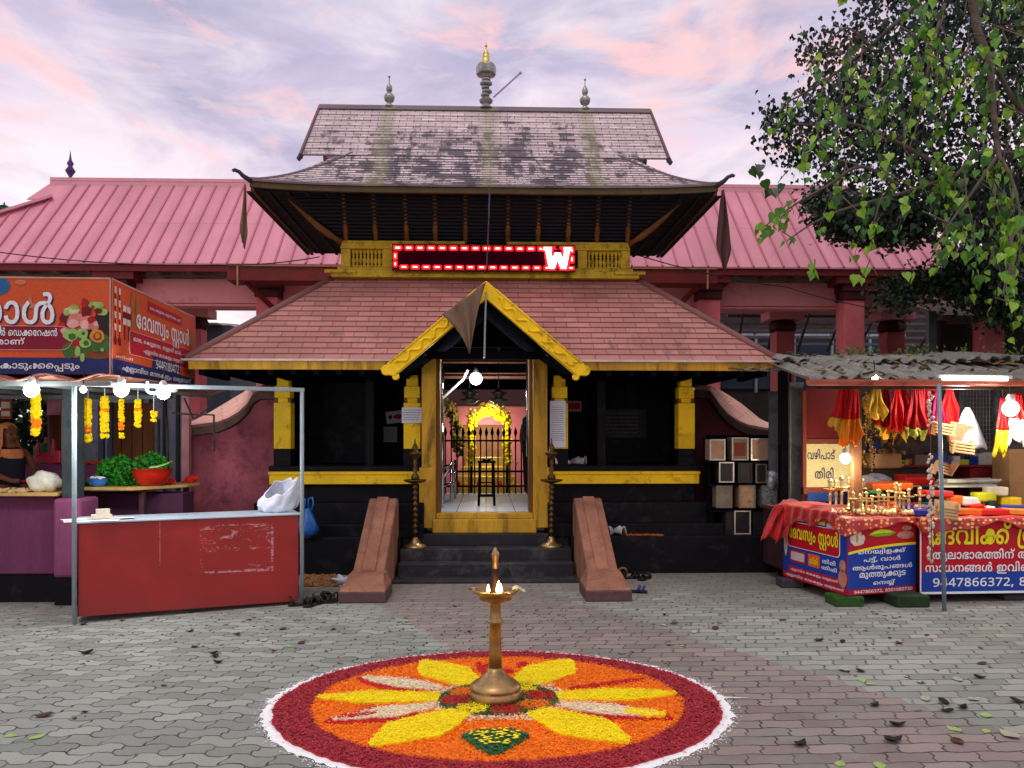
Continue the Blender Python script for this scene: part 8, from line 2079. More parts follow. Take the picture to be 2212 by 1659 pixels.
flagc(1978, 838, 955, 8.0, .06, .20, 7, DRS, GRS, .75, 'deep red cloth with an olive hem left of the shell string', 0, .6)
flagc(2005, 838, 940, 8.15, .12, .2, 8, DRS, DRS, 1, 'dark red pleated cloth behind the shell string', 0, .3)
flagc(2026, 845, 935, 8.1, .05, .12, 9, MS, MS, 1, 'magenta cloth just left of the grey blue pole', 0, .4)
flagc(2052, 840, 925, 8.1, .06, .22, 10, RS, RS, 1, 'bright red cloth right of the grey blue pole', 0, .4)
flagc(2166, 860, 985, 7.7, .04, .12, 11, RS, M('yellow_silk', (236, 210, 40), .45, .2, 8, .3, trans=.2), .55, 'narrow red cloth with a yellow end under the bright bulb at the right', -.02, .3)
flagc(2198, 850, 960, 7.6, .06, .2, 12, RS, PLAST, .5, 'red cloth with a white lower half at the right edge', .02, .3)
# shell string hanging at the front
ss = thing('shell_string', 'string of pale shells hanging in front of the counter beside the pole', 'shell string', P(2010, 1200, 7.2))
random.seed(51)
put('cord', MB().tube([P(2010, 845, 7.25), P(2012, 1210, 7.2)], .004, 5), M('brown_cord', (90, 70, 50), .8), ss)
q = MB()
for k in range(64):
    t = k / 63; c = P(2010 + rnd(-5, 5), 850 + 362 * t, 7.22)
    if .2 < t < .35: continue
    q.ball(c, rnd(.012, .022), 7, 5, (rnd(.7, 1.2), .8, rnd(.8, 1.3)), jit=.2)
put('shells', q, M('shell_pink', (214, 190, 172), .3, .3, 40), ss, smooth=False)
q = MB(); random.seed(52)
for k in range(200):
    c = P(rnd(1862, 1960), rnd(850, 1010), 8.75)
    q.ball(c, rnd(.012, .03), 6, 4, jit=.3)
o_ = tag(put('hanging_trinkets', q, M('gold_trinkets', (170, 130, 60), .35, .4, 18, .3, metal=.5)), 'mass of small gold trinkets hanging behind the cloths', 'trinkets'); o_['kind'] = 'stuff'
for (px, py, w, h, m_, lb, cat) in ((1908, 985, .20, .10, M('yellow_label_box', (200, 196, 50), .5), 'flat yellow box on the rear red shelf', 'box'), (1880, 990, .12, .08, WHP, 'white packet on the rear red shelf left end', 'packet'), (1990, 992, .16, .12, M('grey_box_card', (140, 120, 110), .6), 'grey brown box on the rear red shelf', 'box'), (2025, 990, .2, .14, BLP, 'blue bundle on the rear shelf behind the pole', 'bundle'), (1890, 1000, .1, .26, BLP, 'tall blue box leaning behind the brown post', 'box')):
    c = P(px, 1003, 9.0); q = MB(); q.obox((c.x, 9.05, PZ(1900, 1004, 9.1) + h / 2), (w, .14, h), (0, .08 if h > .2 else 0, rnd(-.1, .1)))
    tag(put('box' if cat == 'box' else cat, q, m_, bevel=.006), lb, cat)
lumpy('grey_bundle', 'crumpled clear grey plastic bundle on the counter before the cardboard box', 'bundle', P(1890, 1040, 8.55), .12, (1.4, .8, .6), M('clear_grey_plastic', (170, 170, 176), .25, .25, 12, .6), 7, .6, 7)
# wire mesh cabinet and metal things at the right
mc = thing('wire_rack', 'grey wire mesh rack behind the stall at the right', 'rack', P(2120, 1060, 9.2))
q = MB()
for k in range(14): q.tube([P(2075 + k * 7, 842, 9.25), P(2075 + k * 7, 1010, 9.25)], .003, 4)
for k in range(18): q.tube([P(2075, 842 + k * 9.5, 9.25), P(2168, 842 + k * 9.5, 9.25)], .003, 4)
put('mesh', q, M('wire_grey', (150, 156, 160), .4, metal=.5), mc)
q = MB(); q.box(PX(2072, 9.2), PX(2080, 9.2), 9.2, 9.25, 0, 2.3); q.box(PX(2150, 9.2), PX(2160, 9.2), 9.2, 9.25, 0, 2.3); put('upright', q, GREYS, mc)
tag(put('red_cabinet', MB().box(PX(2090, 9.0), PX(2140, 9.0), 8.95, 9.2, .8, PZ(2100, 1010, 9.0)), M('red_cabinet_paint', (140, 32, 34), .5)), 'red cabinet below the wire mesh rack', 'cabinet')
tag(put('carton', MB().box(PX(2168, 8.6), PX(2230, 8.6), 8.5, 8.8, zc_, PZ(2190, 970, 8.6)), CARD, bevel=.006), 'large brown carton at the right edge under the bright bulb', 'carton')
# lights of the stall
bulb(1826, 990, 8.0, .055, 'warm glowing bulb in front of the cream stall board', 18, EM('warm_bulb', (255, 226, 170), 8), (1, .78, .48), 'lit bulbs of the right stall')
bulb(2183, 882, 7.5, .075, 'big warm white bulb at the right edge of the stall', 30, EM('warm_white_bulb', (255, 244, 226), 8), (1, .88, .7), 'lit bulbs of the right stall')
bulb(1890, 816, 7.6, .03, 'small bulb tucked under the roof edge above the gutter', 1, EM('warm_white_bulb', (255, 244, 226), 8), (1, .9, .75), 'lit bulbs of the right stall')
tl = thing('tube_light', 'long glowing white tube light above the gutter of the right stall', 'tube light', P(2100, 818, 7.40))
a, b_ = P(2036, 817, 7.40), P(2176, 819, 7.40)
put('tube', MB().tube([a, b_], .016, 10), EM('tube_white', (250, 250, 255), 7), tl, smooth=True)
put('batten', MB().bar(a + Vector((-.03, .03, .02)), b_ + Vector((.06, .03, .02)), .03), M('white_batten', (200, 200, 200), .5), tl)
lamp('tube_glow', (a + b_) / 2 + Vector((0, .25, -.12)), 24, (.97, .97, 1), .1, tl)

# mossy blocks and stones under the counters
MOSS = M('moss_green', (52, 92, 34), .9, .4, 8, .6, dirt=.4, dirtc=(40, 44, 34))
def block(px0, px1, py0, py1, Y, d, mat, label, name='mossy_block'):
    a_, c_ = P(px0, py1, Y), P(px1, py0, Y); h = max(.04, PZ(px0, py0, Y) - 0)
    q = MB(); q.box(a_.x, c_.x, Y, Y + d, 0, h); return tag(put(name, q, mat, bevel=.012), label, 'block')
block(1805, 1868, 1290, 1322, 7.3, .25, MOSS, 'low bright green mossy block under the middle banner')
block(1938, 2010, 1288, 1326, 7.25, .3, M('dark_moss', (40, 62, 36), .9, .4, 8, .6), 'taller dark mossy block left of the grey blue pole')
block(1690, 1738, 1252, 1278, 8.25, .2, M('grey_black_stone', (70, 68, 70), .8, .3, 8, .4), 'dark stone block under the left end of the angled banner', 'stone_block')
block(2170, 2240, 1285, 1310, 7.55, .3, M('grey_black_stone', (70, 68, 70), .8, .3, 8, .4), 'dark stone block under the banner table at the right edge', 'stone_block')
block(2050, 2168, 1290, 1304, 7.9, .2, M('brown_plank', (110, 90, 70), .8, .3, 6, .3), 'long flat brown plank lying under the banner table', 'plank')

# rack of tin lamp boxes beside the gateway
rk = thing('box_rack', 'black rack holding rows of tin boxes right of the gateway', 'rack', (PX(1605, 9.4), 9.5, .43))
q = MB()
for py in (997, 1046, 1101, 1158): z = PZ(1600, py, 9.45); q.box(PX(1528, 9.45), PX(1690, 9.45), 9.35, 9.72, z - .02, z)
put('shelf', q, BLACKW, rk)
put('back_panel', MB().box(PX(1528, 9.7), PX(1692, 9.7), 9.73, 9.76, .43, PZ(1600, 940, 9.7)), BLACKW, rk)
for px in (1530, 1574, 1622, 1684): put('upright', MB().box(PX(px, 9.5), PX(px, 9.5) + .03, 9.5, 9.72, .43, PZ(1600, 945, 9.6)), BLACKW, rk)
TIN = {'cardboard': M('faded_tin_brown', (170, 138, 112), .6, .25, 9, .2, dirt=.2), 'silver': M('dull_silver_tin', (176, 174, 176), .35, .25, 9, .2, metal=.5), 'dark': M('dark_tin', (44, 40, 42), .5, .3, 9), 'grey': M('grey_brown_tin', (122, 112, 100), .55, .3, 9, .2), 'foil': M('crumpled_foil', (176, 184, 190), .3, .35, 22, .6, metal=.6), 'white': M('whitish_frame', (196, 186, 172), .5, .15, 9)}
def tin(px0, px1, py0, py1, face, frame, label, Y=9.36, ins=None):
    x0, x1 = PX(px0, Y), PX(px1, Y); z0_, z1_ = PZ(px0, py1, Y) + .004, PZ(px0, py0, Y)
    t_ = thing('tin_box', label, 'box', ((x0 + x1) / 2, Y, z0_), 0, 'tin boxes on the rack')
    put('case', MB().box(x0, x1, Y, Y + .2, z0_, z1_), TIN[face], t_, bevel=.006)
    f = .014; q = MB(); q.box(x0 - .002, x1 + .002, Y - .012, Y - .001, z1_ - f, z1_); q.box(x0 - .002, x1 + .002, Y - .012, Y - .001, z0_, z0_ + f); q.box(x0 - .002, x0 + f, Y - .012, Y - .001, z0_ + f, z1_ - f); q.box(x1 - f, x1 + .002, Y - .012, Y - .001, z0_ + f, z1_ - f)
    put('rim', q, TIN[frame], t_)
    if ins: put('inner_panel', MB().box(x0 + .03, x1 - .03, Y - .004, Y - .001, z0_ + .05, z1_ - .06), ins, t_)
tin(1533, 1566, 949, 995, 'cardboard', 'silver', 'tan tin box, left one of the top rack row')
tin(1581, 1616, 945, 995, 'grey', 'white', 'tin box with a dark red window, middle of the top rack row', ins=M('dark_red_label', (120, 44, 34), .5))
tin(1622, 1659, 947, 995, 'cardboard', 'silver', 'plain brown tin box, right one of the top rack row')
tin(1553, 1585, 998, 1043, 'dark', 'silver', 'dark tin box with a bright silver rim in the second rack row')
tin(1594, 1624, 1000, 1044, 'dark', 'dark', 'plain dark tin box, middle of the second rack row')
tin(1632, 1656, 1002, 1044, 'dark', 'grey', 'dark brown tin box right in the second rack row')
tin(1547, 1581, 1049, 1098, 'grey', 'grey', 'grey tin box, left one of the third rack row')
tin(1596, 1631, 1048, 1098, 'cardboard', 'grey', 'brown tin box, middle of the third rack row')
tin(1644, 1678, 1048, 1097, 'foil', 'grey', 'crumpled silver foil box, right one of the third rack row')
tin(1586, 1621, 1103, 1155, 'dark', 'white', 'dark box with a whitish frame and gold bar in the lowest rack row', ins=M('dark_panel', (52, 44, 50), .4))
tin(1568, 1584, 1106, 1155, 'dark', 'dark', 'narrow dark box left of the whitish framed box')
tin(1627, 1652, 1106, 1155, 'dark', 'dark', 'dark box right of the whitish framed box')
lumpy('foil_bundle', 'crumpled grey foil bundle at the right end of the rack', 'bundle', P(1672, 1035, 9.35), .10, (.9, .6, 1.2), TIN['foil'], 9, .6, 7)
q = MB(); c = P(1662, 1153, 9.33); q.lathe(Vector((c.x, 9.4, .433)), [(.04, 0), (.075, .06), (.08, .07), (.06, .06), (.02, .02)], 16); tag(put('clay_bowl', q, M('pale_clay', (130, 112, 92), .8), smooth=True), 'small pale clay bowl at the foot of the rack', 'bowl')

random.seed(71)
SHELFM = [CARD, ORP, REP, BLP, WHP, LIME, M('pink_box_card', (220, 120, 140), .5), M('gold_box_card', (214, 170, 70), .4), M('teal_box_card', (50, 120, 130), .5)]
SHELFN = ['brown', 'orange', 'red', 'blue', 'white', 'lime', 'pink', 'gold', 'teal']
for row, (py, Y0, n, hh) in enumerate(((1004, 9.0, 15, .13), (1056, 8.75, 14, .10))):
    for k in range(n):
        px = 1866 + (2150 - 1866) * (k + .5) / n; i = random.randrange(9); w = rnd(.08, .15); h = rnd(.4, 1.2) * hh
        zz = PZ(1900, 1004, 9.1) if row == 0 else 1.02
        q = MB(); q.obox((PX(px, Y0 + .06), Y0 + .1, zz + h / 2), (w, .1, h), (0, 0, rnd(-.3, .3)))
        tag(put('goods_box', q, SHELFM[i], bevel=.004), 'small ' + SHELFN[i] + ' goods box on the ' + ('upper red shelf' if row == 0 else 'lower red shelf') + ' of the offerings stall', 'box', 'goods boxes on the stall shelves')
for k in range(64):
    px, Y = rnd(1870, 2200), rnd(7.75, 8.5); i = random.randrange(9); c = Vector((PX(px, Y), Y, zc_)); h = rnd(.02, .05)
    q = MB(); q.obox((c.x, c.y, c.z + h / 2 + rnd(0, .05)), (rnd(.06, .2), rnd(.05, .12), h), (rnd(-.2, .2), rnd(-.2, .2), rnd(-1, 1)))
    tag(put('goods_packet', q, SHELFM[i], bevel=.003), 'small ' + SHELFN[i] + ' packet jumbled on the offerings counter', 'packet', 'small ' + SHELFN[i] + ' packets jumbled on the counter')
for k in range(9):
    px = rnd(1865, 1965); Y = 8.5; top = PZ(px, 848, Y); bot = PZ(px, rnd(940, 1030), Y); x = PX(px, Y)
    q = MB(); n = int((top - bot) / .03)
    for m_ in range(n): q.ball((x + rnd(-.008, .008), Y + rnd(-.01, .01), top - .03 * m_), rnd(.007, .014), 6, 4)
    mm = random.choice((M('bead_gold', (190, 150, 60), .35), M('bead_dark', (60, 44, 36), .4), M('bead_green', (90, 100, 50), .5)))
    tag(put('bead_string', q, mm), 'bead string hanging behind the cloths of the offerings stall', 'bead string', 'bead strings behind the cloths')
# ================================================================ trees
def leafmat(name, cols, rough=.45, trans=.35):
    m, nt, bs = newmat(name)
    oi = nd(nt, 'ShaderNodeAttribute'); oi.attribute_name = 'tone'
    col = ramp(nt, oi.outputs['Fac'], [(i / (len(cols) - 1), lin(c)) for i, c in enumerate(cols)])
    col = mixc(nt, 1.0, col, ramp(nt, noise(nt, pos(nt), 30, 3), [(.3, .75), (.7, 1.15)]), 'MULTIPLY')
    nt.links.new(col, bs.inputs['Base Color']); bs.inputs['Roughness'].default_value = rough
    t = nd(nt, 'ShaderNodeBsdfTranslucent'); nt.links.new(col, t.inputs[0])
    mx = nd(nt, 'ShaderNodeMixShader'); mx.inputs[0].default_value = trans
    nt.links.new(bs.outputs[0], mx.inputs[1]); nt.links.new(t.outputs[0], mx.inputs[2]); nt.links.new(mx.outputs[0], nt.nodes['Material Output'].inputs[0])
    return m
def heart(q, tones, base, d, nrm, l, tone):
    """a peepal leaf: heart outline with a drawn-out tip, folded along the midrib"""
    s = d.cross(nrm).normalized(); n = s.cross(d).normalized(); fold = .16
    w = .44
    L_ = [(.0, .0), (-.06, .22), (.10, .46), (.38, .42), (.66, .20), (1.0, .0)]
    mid = [base + d * (l * t) + n * (-.10 * l * t * t) for t in (0, .10, .38, .66, 1.0)]
    k = len(q.v)
    pts = [mid[0], mid[1], mid[2], mid[3], mid[4]]
    for sgn in (-1, 1):
        for t, ww in ((-.05, .20), (.12, w), (.40, w * .92), (.68, .17)):
            pts.append(base + d * (l * t) + s * (sgn * ww * l) + n * (fold * ww * l - .10 * l * max(0, t) ** 2))
    q.v += pts
    A = k
    for o in (5, 9):
        for f in ((0, o, o + 1, 1), (1, o + 1, o + 2, 2), (2, o + 2, o + 3, 3), (3, o + 3, 4)):
            q.f.append(tuple(A + i for i in f)); q.uv.append(None); q.m.append(0); tones.append(tone)
def leafobj(name, q, tones, mat, parent):
    o = put(name, q, mat, parent, fixn=False)
    at = o.data.attributes.new('tone', 'FLOAT', 'FACE'); at.data.foreach_set('value', tones)
    return o
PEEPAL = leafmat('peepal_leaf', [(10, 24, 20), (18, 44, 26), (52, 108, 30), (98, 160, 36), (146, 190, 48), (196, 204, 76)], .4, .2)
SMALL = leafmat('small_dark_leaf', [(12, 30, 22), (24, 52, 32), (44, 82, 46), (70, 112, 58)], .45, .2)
BARK = M('grey_bark', (104, 92, 84), .9, .3, 5, .6, dirt=.3)
tree = thing('peepal_tree', 'big peepal tree with hanging heart shaped leaves overhanging the offerings stall', 'tree', (9.2, 8.6, 0))
q = MB(); tk = [(9.2, 8.6, 0), (9.15, 8.6, 1.5), (9.0, 8.7, 3.2), (8.5, 8.8, 4.6), (7.6, 8.9, 6.2), (6.6, 9.2, 7.6)]
q.tube(tk, [.6, .48, .42, .34, .24, .1], 16)
for k in range(5):
    a = k * 1.256 + .3; q.tube([(9.2, 8.6, 1.0), (9.2 + .5 * math.cos(a), 8.6 + .5 * math.sin(a), .4), (9.2 + .95 * math.cos(a), 8.6 + .95 * math.sin(a), 0)], [.25, .2, .1], 8)
put('trunk', q, BARK, tree, smooth=True)
def limb(pts, r0, r1, seg=8):
    out = []
    V_ = [P(*p_) if not isinstance(p_, Vector) else p_ for p_ in pts]
    for i in range(len(V_) - 1):
        p0, p1, p2, p3 = V_[max(0, i - 1)], V_[i], V_[i + 1], V_[min(len(V_) - 1, i + 2)]
        for k in range(6):
            t = k / 6; out.append(.5 * ((2 * p1) + (p2 - p0) * t + (2 * p0 - 5 * p1 + 4 * p2 - p3) * t * t + (3 * p1 - p0 - 3 * p2 + p3) * t ** 3))
    out.append(V_[-1])
    q = MB(); n = len(out); q.tube(out, [r0 + (r1 - r0) * i / (n - 1) for i in range(n)], seg)
    return q
LIMBS = [
    ([Vector((8.0, 8.8, 5.6)), (2130, -120, 8.4), (2108, 40, 8.2), (2136, 130, 8.1), (2146, 240, 8.0), (2156, 325, 7.95), (2165, 350, 7.9)], .055, .016),
    ([Vector((8.7, 8.7, 4.0)), (2290, 300, 8.6), (2225, 255, 8.5), (2180, 200, 8.4), (2155, 150, 8.2)], .05, .02),
    ([Vector((7.6, 8.9, 6.2)), (2090, -60, 9.3), (1960, 30, 9.4), (1880, 100, 9.5), (1810, 155, 9.6), (1740, 200, 9.7), (1690, 225, 9.8)], .04, .008),
    ([Vector((8.7, 8.7, 4.0)), (2180, 330, 9.2), (2060, 380, 9.2), (1940, 420, 9.2), (1830, 450, 9.1), (1760, 480, 9.0), (1700, 520, 8.9)], .035, .006),
    ([(1940, 400, 9.2), (1860, 360, 9.1), (1790, 400, 9.0), (1720, 440, 8.9), (1650, 490, 8.8)], .025, .006),
    ([(2060, 380, 9.2), (1980, 330, 9.4), (1850, 270, 9.5), (1740, 270, 9.6), (1650, 265, 9.7)], .035, .006),
    ([Vector((8.5, 8.8, 4.6)), (2230, 480, 8.2), (2190, 560, 7.9), (2165, 640, 7.8)], .05, .008),
    ([(2165, 345, 7.9), (2190, 400, 7.8), (2205, 480, 7.7), (2200, 580, 7.7)], .02, .006),
    ([(2160, 330, 7.95), (2090, 430, 8.0), (2040, 500, 8.0), (2010, 560, 8.0)], .02, .005),
    ([(1880, 100, 9.5), (1830, 60, 9.6), (1790, 90, 9.8)], .02, .006),
    ([(2040, 10, 9.3), (2010, 120, 9.0), (1990, 240, 8.8), (1960, 330, 8.7)], .025, .006),
]
for a in LIMBS: put('branch', limb(*a), BARK, tree, smooth=True)
random.seed(77)
CROWN = [(2400, -300), (1850, -300), (1838, -20), (1835, 60), (1780, 88), (1728, 96), (1742, 130), (1772, 160), (1738, 205), (1690, 222), (1640, 260), (1700, 285), (1662, 325), (1690, 350), (1745, 345), (1770, 390), (1830, 420), (1790, 455), (1850, 480), (1930, 500), (2010, 515), (2060, 520), (2110, 545), (2160, 600), (2200, 680), (2400, 700)]
HOLES = [((2000, 470), 42), ((1880, 385), 30), ((1850, 415), 26), ((1880, 60), 22), ((1760, 365), 30), ((2130, 470), 22), ((2200, 420), 20), ((1905, 440), 16), ((1920, 35), 18)]
def inside(x, y, grow=0):
    if not inpoly(x, y, CROWN): return False
    return not any((x - c[0]) ** 2 + (y - c[1]) ** 2 < (r - grow) ** 2 for c, r in HOLES)
q = MB(); tones = []
down = Vector((0, 0, -1))
nleaf = 0
def spray(c, n, spread, size, tone0, tone1, hangv=.8):
    for _ in range(n):
        p_ = c + Vector((random.gauss(0, spread), random.gauss(0, spread), random.gauss(0, spread * .9)))
        d = (down * hangv + Vector((rnd(-1, 1), rnd(-1, 1), rnd(-.5, .5))) * .75).normalized()
        n_ = Vector((rnd(-1, 1), rnd(-1.6, .3), rnd(-.2, 1))).normalized()
        if abs(n_.dot(d)) > .9: continue
        heart(q, tones, p_, d, n_, size * rnd(.6, 1.25), min(1, max(0, rnd(tone0, tone1))))
# outer, darker and finer mass further back; nearer sprays of larger leaves
cnt = 0
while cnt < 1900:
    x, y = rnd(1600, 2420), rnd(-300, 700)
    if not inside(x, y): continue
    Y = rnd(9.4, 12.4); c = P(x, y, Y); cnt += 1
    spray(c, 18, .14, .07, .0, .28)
cnt = 0
TWG = MB()
while cnt < 185:
    x, y = rnd(1660, 2380), rnd(-200, 690)
    if not inside(x, y, -8): continue
    Y = rnd(7.6, 9.2); c = P(x, y, Y); cnt += 1
    a_ = rnd(0, 6.28); tip = c + Vector((math.cos(a_) * rnd(.1, .35), math.sin(a_) * .2, -rnd(.25, .6))); mid = c.lerp(tip, .5) + Vector((0, 0, .08))
    TWG.tube([c + Vector((rnd(-.2, .2), rnd(0, .3), rnd(.1, .3))), c, mid, tip], [.008, .006, .004, .002], 4)
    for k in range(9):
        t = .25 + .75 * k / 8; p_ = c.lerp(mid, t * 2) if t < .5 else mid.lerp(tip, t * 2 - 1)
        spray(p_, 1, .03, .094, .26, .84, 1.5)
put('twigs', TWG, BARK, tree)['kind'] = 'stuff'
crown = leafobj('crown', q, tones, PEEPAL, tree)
# separate hanging twigs with bright leaves
TW = [([(1700, 440, 8.7), (1680, 470, 8.7), (1650, 500, 8.6), (1640, 515, 8.6)], 26, .45, .75), ([(2040, 470, 8.0), (2050, 530, 7.9), (2010, 560, 7.9)], 9, .5, .75), ([(1900, 470, 8.4), (1880, 500, 8.4)], 5, .5, .8), ([(1880, 560, 8.4), (1862, 600, 8.4)], 5, .6, .8), ([(1760, 560, 8.6), (1762, 600, 8.6)], 4, .6, .8),
      ([(2180, 500, 7.5), (2175, 570, 7.4), (2170, 640, 7.4)], 16, .5, .8), ([(2130, 470, 7.9), (2120, 500, 7.9)], 7, .5, .8), ([(1640, 360, 9.0), (1625, 380, 9.0)], 5, .2, .4), ([(1700, 370, 9.0), (1680, 395, 9.0)], 5, .2, .4), ([(2090, 520, 8.0), (2060, 545, 8.0)], 6, .5, .8), ([(2200, 430, 7.4), (2205, 540, 7.4)], 12, .5, .8), ([(1960, 560, 8.3), (1975, 590, 8.3)], 4, .6, .9), ([(1690, 500, 8.7), (1720, 520, 8.7)], 4, .5, .8)]
for pts, n, t0, t1 in TW:
    V_ = [P(*p_) for p_ in pts]
    tw = put('twig', MB().tube(V_, [.007] + [.004] * (len(V_) - 1), 5), BARK, tree)
    q = MB(); tones = []
    for _ in range(n):
        i = random.randrange(len(V_) - 1); c = V_[i].lerp(V_[i + 1], rnd(.2, 1))
        spray(c, 1, .05, .115, t0, t1, 1.3)
    if q.f: leafobj('leaves', q, tones, PEEPAL, tw)
# darker small-leaved tree behind
t2 = thing('dark_tree', 'dark small leaved tree drooping behind the peepal over the pink hall', 'tree', (10.5, 12.6, 0))
q = MB(); q.tube([(10.5, 12.6, 0), (10.4, 12.6, 2.5), (9.8, 12.6, 4.5), (8.6, 12.5, 5.4), (7.2, 12.4, 5.2)], [.3, .24, .18, .1, .03], 12)
q.tube([(10.4, 12.6, 2.5), (9.6, 12.5, 3.6), (8.4, 12.4, 4.0), (7.2, 12.3, 3.75)], [.15, .1, .06, .02], 8)
put('trunk', q, BARK, t2, smooth=True)
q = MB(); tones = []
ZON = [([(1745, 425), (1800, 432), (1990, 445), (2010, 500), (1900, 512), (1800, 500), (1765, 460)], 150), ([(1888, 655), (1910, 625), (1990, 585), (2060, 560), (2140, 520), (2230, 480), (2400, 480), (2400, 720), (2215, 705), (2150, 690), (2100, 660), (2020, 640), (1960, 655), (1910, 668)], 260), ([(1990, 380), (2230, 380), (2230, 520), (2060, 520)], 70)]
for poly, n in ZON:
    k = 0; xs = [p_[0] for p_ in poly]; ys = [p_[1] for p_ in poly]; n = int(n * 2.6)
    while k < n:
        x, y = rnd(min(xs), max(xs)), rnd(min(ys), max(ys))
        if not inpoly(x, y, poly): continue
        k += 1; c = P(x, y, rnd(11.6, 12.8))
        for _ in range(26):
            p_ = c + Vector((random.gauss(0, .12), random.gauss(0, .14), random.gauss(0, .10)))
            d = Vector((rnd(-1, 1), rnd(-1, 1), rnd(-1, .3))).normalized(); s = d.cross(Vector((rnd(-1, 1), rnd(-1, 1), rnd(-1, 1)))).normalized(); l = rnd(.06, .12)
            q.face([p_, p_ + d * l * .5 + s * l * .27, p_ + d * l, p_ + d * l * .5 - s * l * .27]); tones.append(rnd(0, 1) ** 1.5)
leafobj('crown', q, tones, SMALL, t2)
# sparse tops seen over the far left roof
leafmass('treetop', 'small green treetop peeking over the left hall roof at the far left', 'tree', P(8, 462, 34), .5, 260, .28, M('far_leaf', (70, 110, 80), .7, .3, 4), (1.3, 1, .6))
# ================================================================ litter, shoes and small things on the ground
random.seed(91)
def leafproto(name, mat, l, curl):
    q = MB()
    L_ = [(.0, .0), (.15, .22), (.4, .32), (.7, .2), (1, 0)]
    c = []
    for t, w in L_: c.append(((t - .5) * l, w * l, curl * l * ((t - .5) ** 2 + w * w) * 1.5 + .002)); 
    d = [((t - .5) * l, -w * l, curl * l * ((t - .5) ** 2 + w * w) * 1.5 + .002) for t, w in L_]
    mid = [((t - .5) * l, 0, curl * l * ((t - .5) ** 2) + .001) for t, w in L_]
    for s in (c, d):
        for i in range(4):
            pts = [mid[i], s[i], s[i + 1], mid[i + 1]]
            pts = [pts[0]] + pts[2:] if i == 0 else (pts[:2] + pts[3:] if i == 3 else pts)
            q.face(pts)
    return put(name, q, mat, fixn=False)
FL = {'brown': M('dry_brown_leaf', (92, 60, 44), .8, .3, 20), 'green': M('fresh_green_leaf', (142, 178, 92), .5, .2, 20), 'dark': M('dark_dry_leaf', (50, 44, 42), .8, .3, 20), 'grey': M('pale_dry_leaf', (170, 164, 146), .8, .2, 20)}
FLAB = {'brown': 'curled dry brown leaf lying on the pavers', 'green': 'fresh pale green leaf lying flat on the pavers', 'dark': 'dark shrivelled leaf lying on the pavers', 'grey': 'pale grey dried leaf lying on the pavers'}
protos = {}
spots = [(92, 1548, 'brown', 1.3), (186, 1412, 'dark', 1.3), (188, 1418, 'green', .8), (24, 1590, 'green', 1), (82, 1592, 'green', 1.2), (625, 1396, 'green', .9), (880, 1348, 'green', 1), (650, 1390, 'brown', 1), (610, 1360, 'brown', 1), (570, 1385, 'grey', 1), (510, 1370, 'brown', .9), (460, 1412, 'dark', .9), (465, 1420, 'dark', .9), (470, 1432, 'dark', 1), (420, 1398, 'brown', .9), (300, 1408, 'grey', .9), (180, 1350, 'dark', .9), (410, 1365, 'dark', .8), (720, 1360, 'brown', .8), (540, 1340, 'brown', .7), (860, 1560, 'brown', .5),
         (1455, 1348, 'brown', 1), (1435, 1352, 'grey', .9), (1500, 1367, 'grey', .9), (1545, 1359, 'brown', 1.1), (1470, 1395, 'green', .8), (1690, 1340, 'brown', .9), (1768, 1385, 'dark', 1), (1820, 1388, 'dark', .8), (1942, 1390, 'brown', 1), (1824, 1448, 'grey', 1.4), (1860, 1452, 'dark', .9), (1862, 1470, 'green', 1.1), (1880, 1478, 'green', 1), (2120, 1435, 'brown', 1), (2070, 1470, 'grey', 1.1), (2118, 1465, 'dark', 1), (2000, 1512, 'grey', 1.1), (2040, 1520, 'dark', 1.1), (2105, 1512, 'grey', 1.1), (2045, 1538, 'dark', 1), (1890, 1525, 'dark', 1), (2060, 1575, 'green', 1.2), (2130, 1545, 'green', 1.2), (2080, 1530, 'dark', 1.1), (2200, 1518, 'dark', 1.1), (2130, 1580, 'green', .8), (1940, 1568, 'dark', 1.2), (1930, 1602, 'dark', 1.4), (1730, 1610, 'dark', 1.2), (1815, 1650, 'green', 1), (1900, 1655, 'green', 1.1), (2180, 1590, 'grey', 1.5), (2070, 1605, 'brown', 1.1), (1990, 1475, 'grey', 1)]
for _ in range(34):
    spots.append((rnd(0, 2212), random.choice((rnd(1310, 1420), rnd(1300, 1650), rnd(1300, 1360))), random.choice(('brown', 'dark', 'grey', 'brown', 'green', 'dark')), rnd(.35, .7)))
for px, py, k, s in spots:
    p_ = PG(px, py)
    if ((p_.x - FC.x) / FRX) ** 2 + ((p_.y - FC.y) / FRY) ** 2 < 1.12: continue
    if p_.y > 7.6 and p_.x < -1: continue
    if k not in protos:
        protos[k] = leafproto('fallen_leaf', FL[k], .085, {'brown': .6, 'green': .12, 'dark': .9, 'grey': .5}[k]); o = protos[k]
    else:
        o = protos[k].copy(); COL.objects.link(o)
    o.location = (p_.x, p_.y, .001); o.scale = (s, s, s); o.rotation_euler = (rnd(-.05, .05), rnd(-.05, .05), rnd(0, 6.28))
    tag(o, FLAB[k], 'leaf', 'fallen leaves on the courtyard')
    if k == 'dark': o['group'] = 'dark fallen leaves on the courtyard'
    elif k == 'green': o['group'] = 'green fallen leaves on the courtyard'
    elif k == 'grey': o['group'] = 'pale fallen leaves on the courtyard'
